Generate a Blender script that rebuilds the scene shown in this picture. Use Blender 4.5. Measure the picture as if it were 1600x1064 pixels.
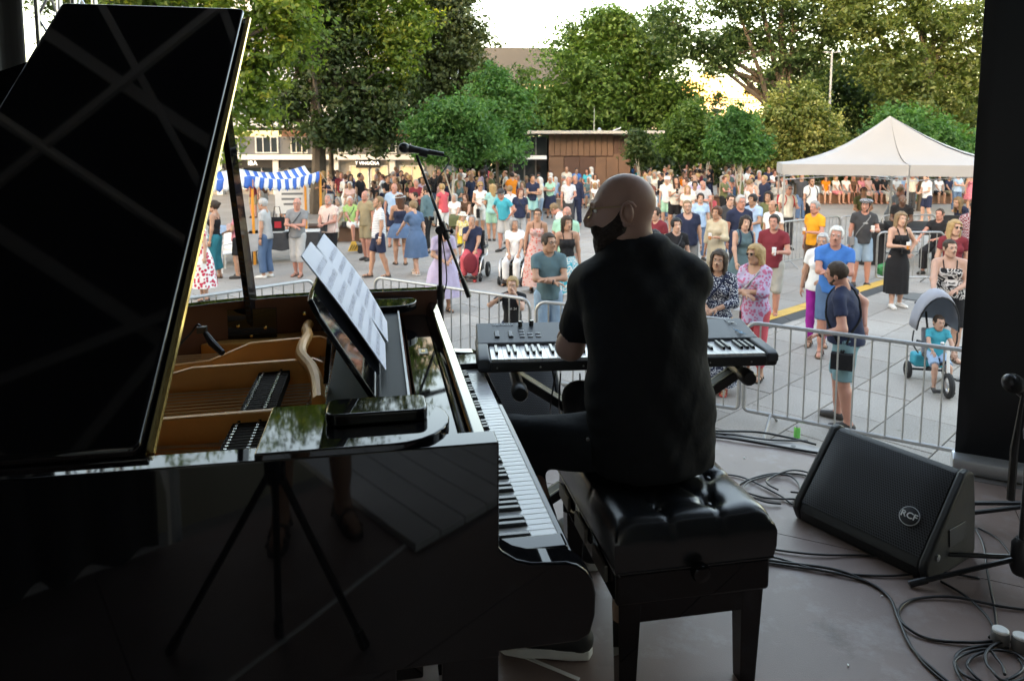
import bpy, bmesh, math, random
import numpy as np
from math import radians, sin, cos, pi, tan, hypot, atan2, degrees, sqrt
from mathutils import Vector, Matrix

random.seed(7); RNG = np.random.default_rng(7)
scene = bpy.context.scene
for o in list(bpy.data.objects):
    bpy.data.objects.remove(o)
COL = scene.collection

# ------------------------------------------------------------------ camera
EYE = 2.95            # camera height over the square
ZS = 1.37             # stage floor over the square
FPX = 1130.0          # focal length in photo pixels (1600 wide)
PITCH = radians(6)
HOR = 222.0
PCY = HOR + FPX * tan(PITCH)
cam = bpy.data.cameras.new("camera")
cam_o = bpy.data.objects.new("camera", cam); COL.objects.link(cam_o)
cam_o.location = (0, 0, EYE); cam_o.rotation_euler = (radians(90) - PITCH, 0, 0)
cam.sensor_width = 36; cam.lens = FPX / 1600 * 36
cam.shift_y = -(532 - PCY) / 1600
cam.clip_start = 0.02; cam.clip_end = 2000
cam.dof.use_dof = True; cam.dof.focus_distance = 2.6; cam.dof.aperture_fstop = 7.0
scene.camera = cam_o

# ------------------------------------------------------------------ sky, sun, exposure
SUN_EL, SUN_AZ = radians(9.0), radians(207)      # azimuth clockwise from +Y
w = bpy.data.worlds.new("World"); scene.world = w; w.use_nodes = True
nt = w.node_tree; nt.nodes.clear()
wo = nt.nodes.new("ShaderNodeOutputWorld"); bg = nt.nodes.new("ShaderNodeBackground")
sky = nt.nodes.new("ShaderNodeTexSky"); sky.sky_type = 'NISHITA'; sky.sun_disc = False
sky.sun_elevation = SUN_EL; sky.sun_rotation = SUN_AZ
sky.air_density = 1.0; sky.dust_density = 2.0; sky.ozone_density = 1.0
bg.inputs[1].default_value = 0.15
nt.links.new(sky.outputs[0], bg.inputs[0]); nt.links.new(bg.outputs[0], wo.inputs[0])
sd = bpy.data.lights.new("sun", 'SUN'); sd.energy = 2.0; sd.angle = radians(0.5); sd.color = (1.0, 0.72, 0.42)
so = bpy.data.objects.new("sun", sd); COL.objects.link(so)
sv = Vector((sin(SUN_AZ) * cos(SUN_EL), cos(SUN_AZ) * cos(SUN_EL), sin(SUN_EL)))
so.rotation_euler = (-sv).to_track_quat('-Z', 'Y').to_euler(); so.location = (0, -20, 60)
scene.view_settings.view_transform = 'Standard'; scene.view_settings.look = 'None'
scene.view_settings.exposure = 3.75; scene.view_settings.gamma = 1.0
scene.view_settings.use_curve_mapping = False
scene.view_settings.use_white_balance = True; scene.view_settings.white_balance_temperature = 8750; scene.view_settings.white_balance_tint = 16
scene.render.engine = 'CYCLES'
scene.cycles.max_bounces = 8; scene.cycles.diffuse_bounces = 4; scene.cycles.glossy_bounces = 4
scene.cycles.transparent_max_bounces = 12; scene.cycles.use_denoising = True
scene.cycles.sample_clamp_indirect = 6

# ------------------------------------------------------------------ small helpers
def ray(px, py):
    a = (px - 800) / FPX; b = (PCY - py) / FPX
    return Vector((a, cos(PITCH) + b * sin(PITCH), -sin(PITCH) + b * cos(PITCH)))
def at(px, py, z=0.0):
    "the point at height z that lies in this direction"
    r = ray(px, py); s = (z - EYE) / r.z
    return Vector((r.x * s, r.y * s, z))
def aty(px, py, y):
    r = ray(px, py); s = y / r.y
    return Vector((r.x * s, y, EYE + r.z * s))

class MB:
    def __init__(s): s.v = []; s.f = []; s.m = []
    def add(s, vs, fs, mi=0, M=None):
        n = len(s.v)
        if M is not None: vs = [M @ Vector(p) for p in vs]
        s.v += [tuple(p) for p in vs]; s.f += [tuple(i + n for i in f) for f in fs]; s.m += [mi] * len(fs); return s
    def box(s, c, d, mi=0, rz=0.0, M=None):
        x, y, z = d[0] / 2, d[1] / 2, d[2] / 2
        vs = [(-x, -y, -z), (x, -y, -z), (x, y, -z), (-x, y, -z), (-x, -y, z), (x, -y, z), (x, y, z), (-x, y, z)]
        R = Matrix.Translation(c) @ Matrix.Rotation(rz, 4, 'Z')
        if M is not None: R = Matrix.Translation(c) @ M.to_4x4()
        return s.add(vs, [(0, 3, 2, 1), (4, 5, 6, 7), (0, 1, 5, 4), (1, 2, 6, 5), (2, 3, 7, 6), (3, 0, 4, 7)], mi, R)
    def tube(s, pts, r, n=8, mi=0, caps=True, closed=False):
        P = [Vector(p) for p in pts]; N = len(P); rr = r if isinstance(r, (list, tuple)) else [r] * N
        vs = []; fs = []; up = None
        for i, p in enumerate(P):
            if closed: t = P[(i + 1) % N] - P[i - 1]
            else: t = P[min(i + 1, N - 1)] - P[max(i - 1, 0)]
            if t.length < 1e-9: t = Vector((0, 0, 1))
            t.normalize()
            if up is None:
                up = Vector((0, 0, 1)) if abs(t.z) < .9 else Vector((1, 0, 0))
            a = t.cross(up)
            if a.length < 1e-6: a = t.orthogonal()
            a.normalize(); b = a.cross(t); b.normalize(); up = b
            for k in range(n):
                q = 2 * pi * k / n
                vs.append(p + a * (cos(q) * rr[i]) + b * (sin(q) * rr[i]))
        for i in range(N if closed else N - 1):
            j = (i + 1) % N
            for k in range(n):
                k2 = (k + 1) % n
                fs.append((i * n + k, i * n + k2, j * n + k2, j * n + k))
        if caps and not closed:
            fs.append(tuple(range(n))[::-1]); fs.append(tuple((N - 1) * n + k for k in range(n)))
        return s.add(vs, fs, mi)
    def lathe(s, prof, n=16, c=(0, 0, 0), mi=0, M=None):
        vs = []; fs = []
        for r, z in prof:
            for k in range(n):
                q = 2 * pi * k / n; vs.append((r * cos(q), r * sin(q), z))
        for i in range(len(prof) - 1):
            for k in range(n):
                k2 = (k + 1) % n; fs.append((i * n + k, i * n + k2, (i + 1) * n + k2, (i + 1) * n + k))
        fs.append(tuple(range(n))[::-1]); fs.append(tuple((len(prof) - 1) * n + k for k in range(n)))
        R = Matrix.Translation(c) @ (M.to_4x4() if M is not None else Matrix())
        return s.add(vs, fs, mi, R)
    def prism(s, poly, ax, a, b, mi=0, M=None):
        def P(p, t): return (p[0], p[1], t) if ax == 'z' else (t, p[0], p[1]) if ax == 'x' else (p[0], t, p[1])
        n = len(poly); vs = [P(p, a) for p in poly] + [P(p, b) for p in poly]
        fs = [tuple(range(n))[::-1], tuple(range(n, 2 * n))] + [(i, (i + 1) % n, n + (i + 1) % n, n + i) for i in range(n)]
        return s.add(vs, fs, mi, M)
    def ball(s, c, r, nu=10, nv=7, mi=0, M=None):
        r = r if isinstance(r, (tuple, list)) else (r, r, r)
        vs = [(0, 0, -r[2])]; fs = []
        for j in range(1, nv):
            t = -pi / 2 + pi * j / nv
            for k in range(nu):
                q = 2 * pi * k / nu; vs.append((r[0] * cos(t) * cos(q), r[1] * cos(t) * sin(q), r[2] * sin(t)))
        vs.append((0, 0, r[2])); T = len(vs) - 1
        for k in range(nu):
            k2 = (k + 1) % nu; fs.append((0, 1 + k2, 1 + k)); b = 1 + (nv - 2) * nu; fs.append((b + k, b + k2, T))
            for j in range(nv - 2):
                a = 1 + j * nu; fs.append((a + k, a + k2, a + nu + k2, a + nu + k))
        R = Matrix.Translation(c) @ (M.to_4x4() if M is not None else Matrix())
        return s.add(vs, fs, mi, R)
    def grid(s, P, nu, nv, mi=0):
        "P is a list of nu*nv points, row by row"
        return s.add(P, [(j * nu + i, j * nu + i + 1, (j + 1) * nu + i + 1, (j + 1) * nu + i) for j in range(nv - 1) for i in range(nu - 1)], mi)
    def mesh(s, name, mats, sharp=35):
        me = bpy.data.meshes.new(name); me.from_pydata(s.v, [], s.f)
        for m in (mats if isinstance(mats, (list, tuple)) else [mats]): me.materials.append(m)
        if len(set(s.m)) > 1: me.polygons.foreach_set('material_index', s.m)
        me.shade_smooth(); me.set_sharp_from_angle(angle=radians(sharp)); me.update(); return me
    def build(s, name, mats, parent=None, bev=0.0, sharp=35, label=None, thick=0.0, seg=2):
        return link(name, s.mesh(name, mats, sharp), parent, bev, label, thick, seg)

def link(name, me, parent=None, bev=0.0, label=None, thick=0.0, seg=2):
    o = bpy.data.objects.new(name, me); COL.objects.link(o); o.parent = parent
    if thick:
        md = o.modifiers.new('solid', 'SOLIDIFY'); md.thickness = thick
    if bev:
        md = o.modifiers.new('bevel', 'BEVEL'); md.width = bev; md.segments = seg; md.limit_method = 'ANGLE'; md.angle_limit = radians(40)
        md.harden_normals = True
    if label: o['label'] = label
    return o
def tag(o, label=None, cat=None, group=None, kind=None):
    if label: o['label'] = label
    if cat: o['category'] = cat
    if group: o['group'] = group
    if kind: o['kind'] = kind
    return o
def thing(name, label, cat, loc=(0, 0, 0), rz=0.0, group=None):
    o = bpy.data.objects.new(name, None); COL.objects.link(o); o.location = loc; o.rotation_euler = (0, 0, rz)
    o.empty_display_size = .1
    return tag(o, label, cat, group)
def copy_tree(o, parent=None):
    c = o.copy(); COL.objects.link(c); c.parent = parent
    for ch in list(o.children): copy_tree(ch, c)
    return c
def arc(c, r, a0, a1, n, ax='xy'):
    out = []
    for i in range(n + 1):
        q = radians(a0 + (a1 - a0) * i / n); out.append((c[0] + r * cos(q), c[1] + r * sin(q)))
    return out
def rrect(x0, y0, x1, y1, r, n=5):
    return arc((x1 - r, y0 + r), r, -90, 0, n) + arc((x1 - r, y1 - r), r, 0, 90, n) + arc((x0 + r, y1 - r), r, 90, 180, n) + arc((x0 + r, y0 + r), r, 180, 270, n)
def spline(pts, n=8):
    P = [Vector(p) for p in pts]; out = []
    for i in range(len(P) - 1):
        p0 = P[max(i - 1, 0)]; p1 = P[i]; p2 = P[i + 1]; p3 = P[min(i + 2, len(P) - 1)]
        for k in range(n):
            t = k / n
            out.append(.5 * ((2 * p1) + (-p0 + p2) * t + (2 * p0 - 5 * p1 + 4 * p2 - p3) * t * t + (-p0 + 3 * p1 - 3 * p2 + p3) * t ** 3))
    out.append(P[-1]); return out

# ------------------------------------------------------------------ materials
MC = {}
def mat(name, col, rough=.6, metal=0.0, var=.12, scale=8.0, bump=0.0, bscale=None, spec=.5, coat=0.0, emit=None, trans=0.0, sheen=0.0):
    key = name
    if key in MC: return MC[key]
    m = bpy.data.materials.new(name); m.use_nodes = True; t = m.node_tree; b = t.nodes['Principled BSDF']
    b.inputs['Roughness'].default_value = rough; b.inputs['Metallic'].default_value = metal
    b.inputs['Specular IOR Level'].default_value = spec; b.inputs['Coat Weight'].default_value = coat
    b.inputs['Coat Roughness'].default_value = .03
    if sheen: b.inputs['Sheen Weight'].default_value = sheen
    b.inputs['Base Color'].default_value = (*col, 1)
    if var:
        tc = t.nodes.new('ShaderNodeTexCoord'); nz = t.nodes.new('ShaderNodeTexNoise'); nz.inputs['Scale'].default_value = scale
        nz.inputs['Detail'].default_value = 5
        mx = t.nodes.new('ShaderNodeMix'); mx.data_type = 'RGBA'
        mx.inputs[6].default_value = (*[c * (1 - var) for c in col], 1); mx.inputs[7].default_value = (*[min(1, c * (1 + var)) for c in col], 1)
        t.links.new(tc.outputs['Object'], nz.inputs['Vector']); t.links.new(nz.outputs['Fac'], mx.inputs[0]); t.links.new(mx.outputs[2], b.inputs['Base Color'])
    if bump:
        tc = t.nodes.new('ShaderNodeTexCoord'); n2 = t.nodes.new('ShaderNodeTexNoise'); n2.inputs['Scale'].default_value = bscale or scale * 6
        n2.inputs['Detail'].default_value = 4
        bp = t.nodes.new('ShaderNodeBump'); bp.inputs['Strength'].default_value = bump; bp.inputs['Distance'].default_value = .02
        t.links.new(tc.outputs['Object'], n2.inputs['Vector']); t.links.new(n2.outputs['Fac'], bp.inputs['Height']); t.links.new(bp.outputs[0], b.inputs['Normal'])
    if emit:
        b.inputs['Emission Color'].default_value = (*emit[0], 1); b.inputs['Emission Strength'].default_value = emit[1]
    if trans: b.inputs['Transmission Weight'].default_value = trans
    MC[key] = m; return m
def nodes_of(m): return m.node_tree, m.node_tree.nodes['Principled BSDF']
def ramp(t, stops):
    r = t.nodes.new('ShaderNodeValToRGB'); e = r.color_ramp.elements
    while len(e) < len(stops): e.new(.5)
    for i, (p, c) in enumerate(stops): e[i].position = p; e[i].color = (*c, 1)
    return r

M_LACQ = mat('black_lacquer', (.004, .004, .005), .035, var=0, spec=.34)
M_BLACK = mat('black_plastic', (.012, .012, .014), .42, var=.3, scale=30)
M_BLKMET = mat('black_metal', (.010, .010, .012), .32, metal=0, var=.2, scale=30, spec=.6)
M_STEEL = mat('galvanised_steel', (.36, .36, .36), .42, metal=.75, var=.25, scale=25)
M_ALU = mat('aluminium', (.62, .62, .63), .3, metal=.9, var=.1, scale=30)
M_GOLD = mat('brass', (.75, .52, .20), .25, metal=1, var=.1, scale=40)
M_PLATE = mat('bronze_plate', (.80, .38, .11), .38, metal=.1, var=.15, scale=9, bump=.05, bscale=120)
M_CABLE = mat('cable_rubber', (.012, .012, .014), .38, var=.2, scale=40)
M_WHITE = mat('white_plastic', (.72, .72, .71), .4, var=.05, scale=10)
M_IVORY = mat('white_key', (.74, .75, .78), .22, var=.03, scale=20)
M_EBONY = mat('black_key', (.012, .012, .013), .25, var=.1, scale=30)
# ================================================================== THE SQUARE
def stone_mat(name, c0, c1, c2, rough=.75):
    m = mat(name, c0, rough, var=0); t, b = nodes_of(m)
    tc = t.nodes.new('ShaderNodeTexCoord'); g = t.nodes.new('ShaderNodeNewGeometry')
    n1 = t.nodes.new('ShaderNodeTexNoise'); n1.inputs['Scale'].default_value = 70; n1.inputs['Detail'].default_value = 6; n1.inputs['Roughness'].default_value = .75
    n2 = t.nodes.new('ShaderNodeTexNoise'); n2.inputs['Scale'].default_value = .55; n2.inputs['Detail'].default_value = 5
    t.links.new(g.outputs['Position'], n1.inputs['Vector']); t.links.new(g.outputs['Position'], n2.inputs['Vector'])
    r = ramp(t, [(.30, c0), (.5, c1), (.68, c2)]); t.links.new(n1.outputs['Fac'], r.inputs[0])
    oi = t.nodes.new('ShaderNodeObjectInfo'); mr = t.nodes.new('ShaderNodeMapRange'); mr.inputs[3].default_value = .86; mr.inputs[4].default_value = 1.1
    t.links.new(oi.outputs['Random'], mr.inputs[0])
    mr2 = t.nodes.new('ShaderNodeMapRange'); mr2.inputs[1].default_value = .3; mr2.inputs[2].default_value = .7; mr2.inputs[3].default_value = .8; mr2.inputs[4].default_value = 1.12
    t.links.new(n2.outputs['Fac'], mr2.inputs[0])
    mu = t.nodes.new('ShaderNodeMath'); mu.operation = 'MULTIPLY'; t.links.new(mr.outputs[0], mu.inputs[0]); t.links.new(mr2.outputs[0], mu.inputs[1])
    vm = t.nodes.new('ShaderNodeVectorMath'); vm.operation = 'SCALE'; t.links.new(r.outputs[0], vm.inputs[0]); t.links.new(mu.outputs[0], vm.inputs['Scale'])
    t.links.new(vm.outputs[0], b.inputs['Base Color'])
    vo = t.nodes.new('ShaderNodeTexVoronoi'); vo.inputs['Scale'].default_value = 2.6; t.links.new(g.outputs['Position'], vo.inputs['Vector'])      # old gum and drips
    gr = t.nodes.new('ShaderNodeMapRange'); gr.inputs[1].default_value = .045; gr.inputs[2].default_value = .075; gr.inputs[3].default_value = .62; gr.inputs[4].default_value = 1; t.links.new(vo.outputs['Distance'], gr.inputs[0])
    n3 = t.nodes.new('ShaderNodeTexNoise'); n3.inputs['Scale'].default_value = 2.3; n3.inputs['Detail'].default_value = 7; n3.inputs['Roughness'].default_value = .7; t.links.new(g.outputs['Position'], n3.inputs['Vector'])
    g3 = t.nodes.new('ShaderNodeMapRange'); g3.inputs[1].default_value = .58; g3.inputs[2].default_value = .72; g3.inputs[3].default_value = 1; g3.inputs[4].default_value = .80; t.links.new(n3.outputs['Fac'], g3.inputs[0])
    m3 = t.nodes.new('ShaderNodeMath'); m3.operation = 'MULTIPLY'; t.links.new(gr.outputs[0], m3.inputs[0]); t.links.new(g3.outputs[0], m3.inputs[1])
    m4 = t.nodes.new('ShaderNodeMath'); m4.operation = 'MULTIPLY'; t.links.new(mu.outputs[0], m4.inputs[0]); t.links.new(m3.outputs[0], m4.inputs[1]); t.links.new(m4.outputs[0], vm.inputs['Scale'])
    bp = t.nodes.new('ShaderNodeBump'); bp.inputs['Strength'].default_value = .25; bp.inputs['Distance'].default_value = .004
    t.links.new(n1.outputs['Fac'], bp.inputs['Height']); t.links.new(bp.outputs[0], b.inputs['Normal'])
    return m
M_SLAB = stone_mat('granite_slab', (.175, .154, .138), (.29, .262, .237), (.41, .378, .345))
M_JOINT = mat('paving_bed', (.10, .095, .09), .9, var=.3, scale=3)
M_FARPAVE = stone_mat('far_paving', (.235, .213, .193), (.298, .271, .246), (.365, .337, .306))

gm = MB(); gm.add([(-400, -300, -.03), (400, -300, -.03), (400, 500, -.03), (-400, 500, -.03)], [(0, 1, 2, 3)])
ground = gm.build('ground', M_JOINT); tag(ground, 'grey granite slab paving of the square', None, None, 'structure')
fm = MB(); fm.add([(-260, 24, -.012), (260, 24, -.012), (260, 320, -.012), (-260, 320, -.012)], [(0, 1, 2, 3)])
tag(fm.build('far_pavement', M_FARPAVE), 'plain grey paving at the far side of the square', None, None, 'structure')
# slabs laid at a slant to the stage
SA = radians(44); SL, SWd = .92, .62
e1 = Vector((cos(SA), sin(SA))); e2 = Vector((-sin(SA), cos(SA)))
cand = []
for i in range(-60, 60):
    for j in range(-75, 75):
        u = (i + (.5 if j % 2 else 0)) * SL; v_ = j * SWd
        p = e1 * u + e2 * v_ + Vector((2, 12))
        if 4.2 < p.y < 24.3 and -.74 * p.y - .8 < p.x < .70 * p.y + .8: cand.append((p.length, p))
cand.sort(key=lambda a: a[0])
sb = MB(); hx, hy_ = SL / 2 - .006, SWd / 2 - .006
def slab_geo(mb, c, rz, tilt=0.0):
    b = .005
    vs = [(-hx, -hy_, -.03), (hx, -hy_, -.03), (hx, hy_, -.03), (-hx, hy_, -.03), (-hx, -hy_, -b), (hx, -hy_, -b), (hx, hy_, -b), (-hx, hy_, -b),
          (-hx + b, -hy_ + b, 0), (hx - b, -hy_ + b, 0), (hx - b, hy_ - b, 0), (-hx + b, hy_ - b, 0)]
    fs = [(0, 1, 5, 4), (1, 2, 6, 5), (2, 3, 7, 6), (3, 0, 4, 7), (4, 5, 9, 8), (5, 6, 10, 9), (6, 7, 11, 10), (7, 4, 8, 11), (8, 9, 10, 11)]
    mb.add(vs, fs, 0, Matrix.Translation(c) @ Matrix.Rotation(rz, 4, 'Z'))
slab_geo(sb, (0, 0, 0), 0); slab_me = sb.mesh('paving_slab', M_SLAB)
rest = MB()
for n, (d, p) in enumerate(cand):
    z = random.uniform(-.0025, .0025)
    if n < 290:
        o = link('paving_slab', slab_me, ground); o.location = (p.x, p.y, z); o.rotation_euler = (random.uniform(-.0015, .0015), random.uniform(-.0015, .0015), SA)
    else: slab_geo(rest, (p.x, p.y, z), SA)
ro = rest.build('paving_slabs', M_SLAB, ground); ro['kind'] = 'stuff'

# ------------------------------------------------------------------ buildings
M_RENDER = mat('white_render', (.78, .78, .77), .8, var=.05, scale=.6, bump=.1, bscale=20)
M_GREYWALL = mat('grey_cladding', (.16, .17, .18), .6, var=.12, scale=1.5)
M_GLASS = mat('window_glass', (.03, .04, .045), .06, var=0, spec=.7)
M_FRAME = mat('window_frame', (.66, .68, .67), .45, var=.05)
M_SIGN = mat('sign_black', (.02, .02, .022), .4, var=.1)
M_LETTER = mat('sign_white_letters', (.85, .85, .85), .5, var=0, emit=((1, 1, 1), .25))
M_FASCIA = mat('brown_fascia', (.17, .08, .045), .6, var=.2, scale=2)
M_BEIGE = mat('beige_wall', (.33, .31, .28), .75, var=.08, scale=1)
M_SHOP = mat('shop_interior_light', (.5, .42, .28), .6, var=.3, scale=1.2, emit=((1, .8, .5), .05))

def text_mesh(name, body, size, M, parent, loc, rot, extrude=.004, sx=1.0, shear=0.0, bold=0.0):
    cu = bpy.data.curves.new('lettering', 'FONT'); cu.body = body; cu.size = size; cu.extrude = extrude; cu.align_x = 'CENTER'; cu.align_y = 'CENTER'; cu.shear = shear
    cu.offset = bold; cu.resolution_u = 3
    ob = bpy.data.objects.new('lettering', cu); COL.objects.link(ob)
    me = bpy.data.meshes.new_from_object(ob.evaluated_get(bpy.context.evaluated_depsgraph_get()))
    bpy.data.objects.remove(ob); bpy.data.curves.remove(cu)
    me.materials.clear(); me.materials.append(M)
    o = link(name, me, parent); o.location = loc; o.rotation_euler = rot; o.scale = (sx, 1, 1); return o

def window(parent, x, y, z, wd, ht, nx=2, nz=1, fw=.07, gm=None, fmt=None, recess=.08, name='window'):
    "a framed window looking towards -y, its outer face at y"
    f = MB()
    f.box((x - wd / 2 + fw / 2, y, z), (fw, .12, ht)); f.box((x + wd / 2 - fw / 2, y, z), (fw, .12, ht))
    f.box((x, y, z - ht / 2 + fw / 2), (wd - 2 * fw, .118, fw)); f.box((x, y, z + ht / 2 - fw / 2), (wd - 2 * fw, .118, fw))
    for i in range(1, nx): f.box((x - wd / 2 + wd * i / nx, y + .004, z), (fw * .7, .10, ht - 2 * fw))
    for i in range(1, nz): f.box((x, y + .008, z - ht / 2 + ht * i / nz), (wd - 2 * fw, .09, fw * .6))
    fr = f.build(name, fmt or M_FRAME, parent)
    p = MB(); p.box((x, y + .03, z), (wd - 2 * fw, .02, ht - 2 * fw)); p.build('pane', gm or M_GLASS, fr)
    return fr

D0 = 40.0
def X0(px, d=D0): return (px - 800) / FPX * d
bl = thing('office_building', 'long white modern building with shops on its ground floor behind the left trees', 'building', (0, D0, 0))
m = MB(); m.box((X0(420), 6.6, 9.2), (X0(700) - X0(140), 12, 10.9)); m.build('wall', M_RENDER, bl)
m = MB(); m.box((X0(430), 6.8, 2.75), (X0(690) - X0(170), 12, 1.0)); m.build('grey_wall', M_GREYWALL, bl)
m = MB(); m.box((X0(430), 6.4, 2.1), (X0(690) - X0(170) + .3, 12, .28)); m.build('white_band', M_RENDER, bl)
m = MB(); m.box((X0(430), 7.0, .95), (X0(690) - X0(170), 12, 2.0)); m.build('ground_floor', M_BEIGE, bl)
m = MB(); m.box((X0(560), 6.2, 3.45), (X0(690) - X0(455), 12.6, .42)); m.build('fascia', M_FASCIA, bl)
for px, wd in ((300, 1.3), (350, 1.3), (412, 1.3), (463, .95), (530, 1.2), (600, 1.2), (655, 1.2)): window(bl, X0(px), .74, 2.78, wd, .95, 3, 1)
for fz in (5.6, 8.6, 11.4):
    for k in range(10): window(bl, X0(190 + 52 * k), .58, fz, 1.25, 1.5, 2, 2)
for x0, x1, tx, tp in ((340, 500, 'IBA', 388), (552, 590, 'T VINOČKA', 570)):
    m = MB(); m.box(((X0(x0) + X0(x1)) / 2, .86, 1.75), (X0(x1) - X0(x0), .2, .52)); s = m.build('shop_sign', M_SIGN, bl)
    text_mesh('lettering', tx, .36 if len(tx) < 5 else .25, M_LETTER, s, (X0(tp), .745, 1.75), (pi / 2, 0, 0))
for px, wd in ((400, 2.2), (470, 2.0), (556, 1.1), (588, 1.0), (640, 1.4)):
    window(bl, X0(px), .96, .95, wd, 1.35, 2, 1, .06, M_SHOP if px > 500 else M_GLASS)
for k, px in enumerate((335, 425, 520, 610)):
    m = MB(); m.box((X0(px), .82, .95), (.32, .3, 1.95)); m.build('pillar', M_RENDER, bl)

# weathered-steel pavilion
M_CORTEN = mat('weathered_steel', (.165, .090, .055), .62, var=.45, scale=1.3, bump=.06, bscale=30)
M_CORTEN2 = mat('brown_shutter', (.09, .042, .028), .55, var=.2, scale=3)
M_ROOF = mat('roof_zinc', (.40, .38, .35), .5, var=.15, scale=2)
PD = 37.0
def PX(px): return (px - 800) / FPX * PD
def PZ(py): return EYE + (HOR - py) / FPX * PD
pv = thing('pavilion', 'low pavilion clad in rust brown steel panels under a thin flat roof', 'pavilion', (0, PD, 0))
m = MB(); m.box((PX(921), 3.1, 1.55), (PX(985) - PX(857) - .1, 5.9, 3.1)); m.build('core', M_CORTEN2, pv)
m = MB(); m.box(((PX(816) + PX(1031)) / 2, 3.0, 3.42), (PX(1031) - PX(816), 8.0, .15)); m.build('roof', M_ROOF, pv, bev=.02)
zz = PZ(244)
n = 14
for k in range(n):
    x0 = PX(857) + (PX(985) - PX(857)) * k / n; x1 = PX(857) + (PX(985) - PX(857)) * (k + 1) / n
    if k in (11, 12):
        if k == 12: continue
        x1 = PX(857) + (PX(985) - PX(857)) * 13 / n
        fr = MB(); fr.box(((x0 + x1) / 2, .10, 2.78), (x1 - x0 - .02, .06, .98)); f0 = fr.build('shutter_frame', M_CORTEN, pv)
        for i in range(2):
            p = MB()
            for q in range(9): p.box((x0 + (x1 - x0) * (i * .5 + .25), .055, 2.38 + q * .1), ((x1 - x0) * .42, .03, .07))
            p.build('louvre', M_CORTEN2, f0)
        p = MB(); p.box(((x0 + x1) / 2, .06, zz + .04), (x1 - x0 - .02, .05, .14)); p.build('panel', M_CORTEN, pv)
    else:
        p = MB(); p.box(((x0 + x1) / 2, .06, (3.34 + zz) / 2), (x1 - x0 - .025, .06 + .01 * (k % 2), 3.34 - zz - .02)); p.build('panel', M_CORTEN, pv, bev=.006)
for a, b, s in ((857, 881, 0), (881, 905, 1), (905, 930, 1), (930, 947, 0), (947, 966, 0), (966, 985, 0)):
    p = MB(); p.box(((PX(a) + PX(b)) / 2, .06 - .01 * s, zz / 2 - .02), (PX(b) - PX(a) - .025, .07, zz - .03)); p.build('door' if s else 'panel', M_CORTEN2 if s else M_CORTEN, pv, bev=.006)
m = MB(); m.box((PX(828), 3.4, 1.6), (PX(857) - PX(800) - .05, 5, 3.2)); m.build('glazed_side', M_GLASS, pv)
for k in range(3):
    m = MB(); m.box((PX(802 + 18 * k), .86, 1.6), (.07, .08, 3.2)); m.build('mullion', M_GREYWALL, pv)
m = MB(); m.box((PX(815), .1, PZ(246)), (PX(857) - PX(780), 1.4, .17)); m.build('canopy', M_RENDER, pv)
m = MB(); m.tube([(PX(934), 2, 3.5), (PX(934), 2, 4.8)], [.035, .012], 6); m.build('aerial', M_ALU, pv)
m = MB(); m.lathe([(.11, 0), (.11, .12), (.04, .2)], 8, (PX(943), 2, 3.5)); m.build('roof_vent', M_ALU, pv)
m = MB(); m.tube([(PX(965), 2, 3.55), (PX(976), 2, 3.66), (PX(978), 2, 3.72)], .03, 6); m.build('roof_pipe', M_ALU, pv)

# ornate house glowing in the evening sun, far behind
M_OCHRE = mat('ochre_stucco', (.62, .44, .22), .8, var=.1, scale=.5)
M_STUCCO2 = mat('pale_stucco', (.72, .62, .46), .8, var=.06, scale=.5)
M_SLATE = mat('slate_roof', (.035, .038, .045), .6, var=.2, scale=.6, bump=.1, bscale=3)
gb = thing('town_house', 'ornate pale house with a bracketed cornice seen through the gap right of the pavilion', 'building', (29.5, 112, 0), radians(-8))
m = MB(); m.box((0, 6, 4.6), (16, 12, 9.2)); m.build('wall', M_STUCCO2, gb)
m = MB(); m.box((0, 5.9, 9.35), (17, 13, .3)); m.box((0, 5.9, 9.66), (17.6, 13.6, .3)); m.build('cornice', M_OCHRE, gb)
m = MB()
for k in range(34): m.box((-8.2 + k * .5, -.55, 9.0), (.2, .5, .4))
m.build('bracket_row', M_OCHRE, gb)['kind'] = 'stuff'
m = MB(); m.prism([(-8.4, 9.82), (8.4, 9.82), (0, 13.4)], 'y', -.4, 12); m.build('gable_roof', M_OCHRE, gb)
for k in range(6):
    for z in (3.2, 6.6): window(gb, -6.5 + 2.6 * k, -.02, z, 1.1, 1.9, 2, 2)
sh = thing('slate_roofed_building', 'grey building with a steep slate mansard roof behind the tall trees', 'building', (-1, 84, 0), radians(6))
m = MB(); m.box((0, 8, 4.8), (26, 16, 9.6)); m.build('wall', M_STUCCO2, sh)
m = MB(); m.prism([(-13.4, 9.6), (13.4, 9.6), (11.5, 11.6), (5, 13.6), (-5, 13.6), (-11.5, 12.4)], 'y', -.4, 16.4); m.build('roof', M_SLATE, sh)
for k in range(8): window(sh, -10.5 + 3 * k, -.02, 6.6, 1.2, 2, 2, 2)
for k in range(4):
    m = MB(); m.box((-7.5 + 5 * k, .2, 10.9), (1.3, 1.4, 1.6)); m.build('dormer', M_SLATE, sh)
ph = thing('pink_gabled_house', 'pinkish house end catching the last sun beside the slate roof', 'building', (5.3, 98, 0), radians(-4))
m = MB(); m.box((0, 5, 6.4), (5, 10, 12.8)); m.build('wall', mat('pink_stucco', (.60, .38, .28), .8, var=.06), ph)
m = MB(); m.prism([(-2.8, 12.8), (2.8, 12.8), (0, 14.6)], 'y', -.3, 10); m.build('roof', mat('clay_tiles', (.34, .15, .09), .8, var=.2), ph)
for k in range(2): window(ph, -1.2 + 2.4 * k, -.02, 10.6, 1.0, 1.6, 2, 2)
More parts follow.
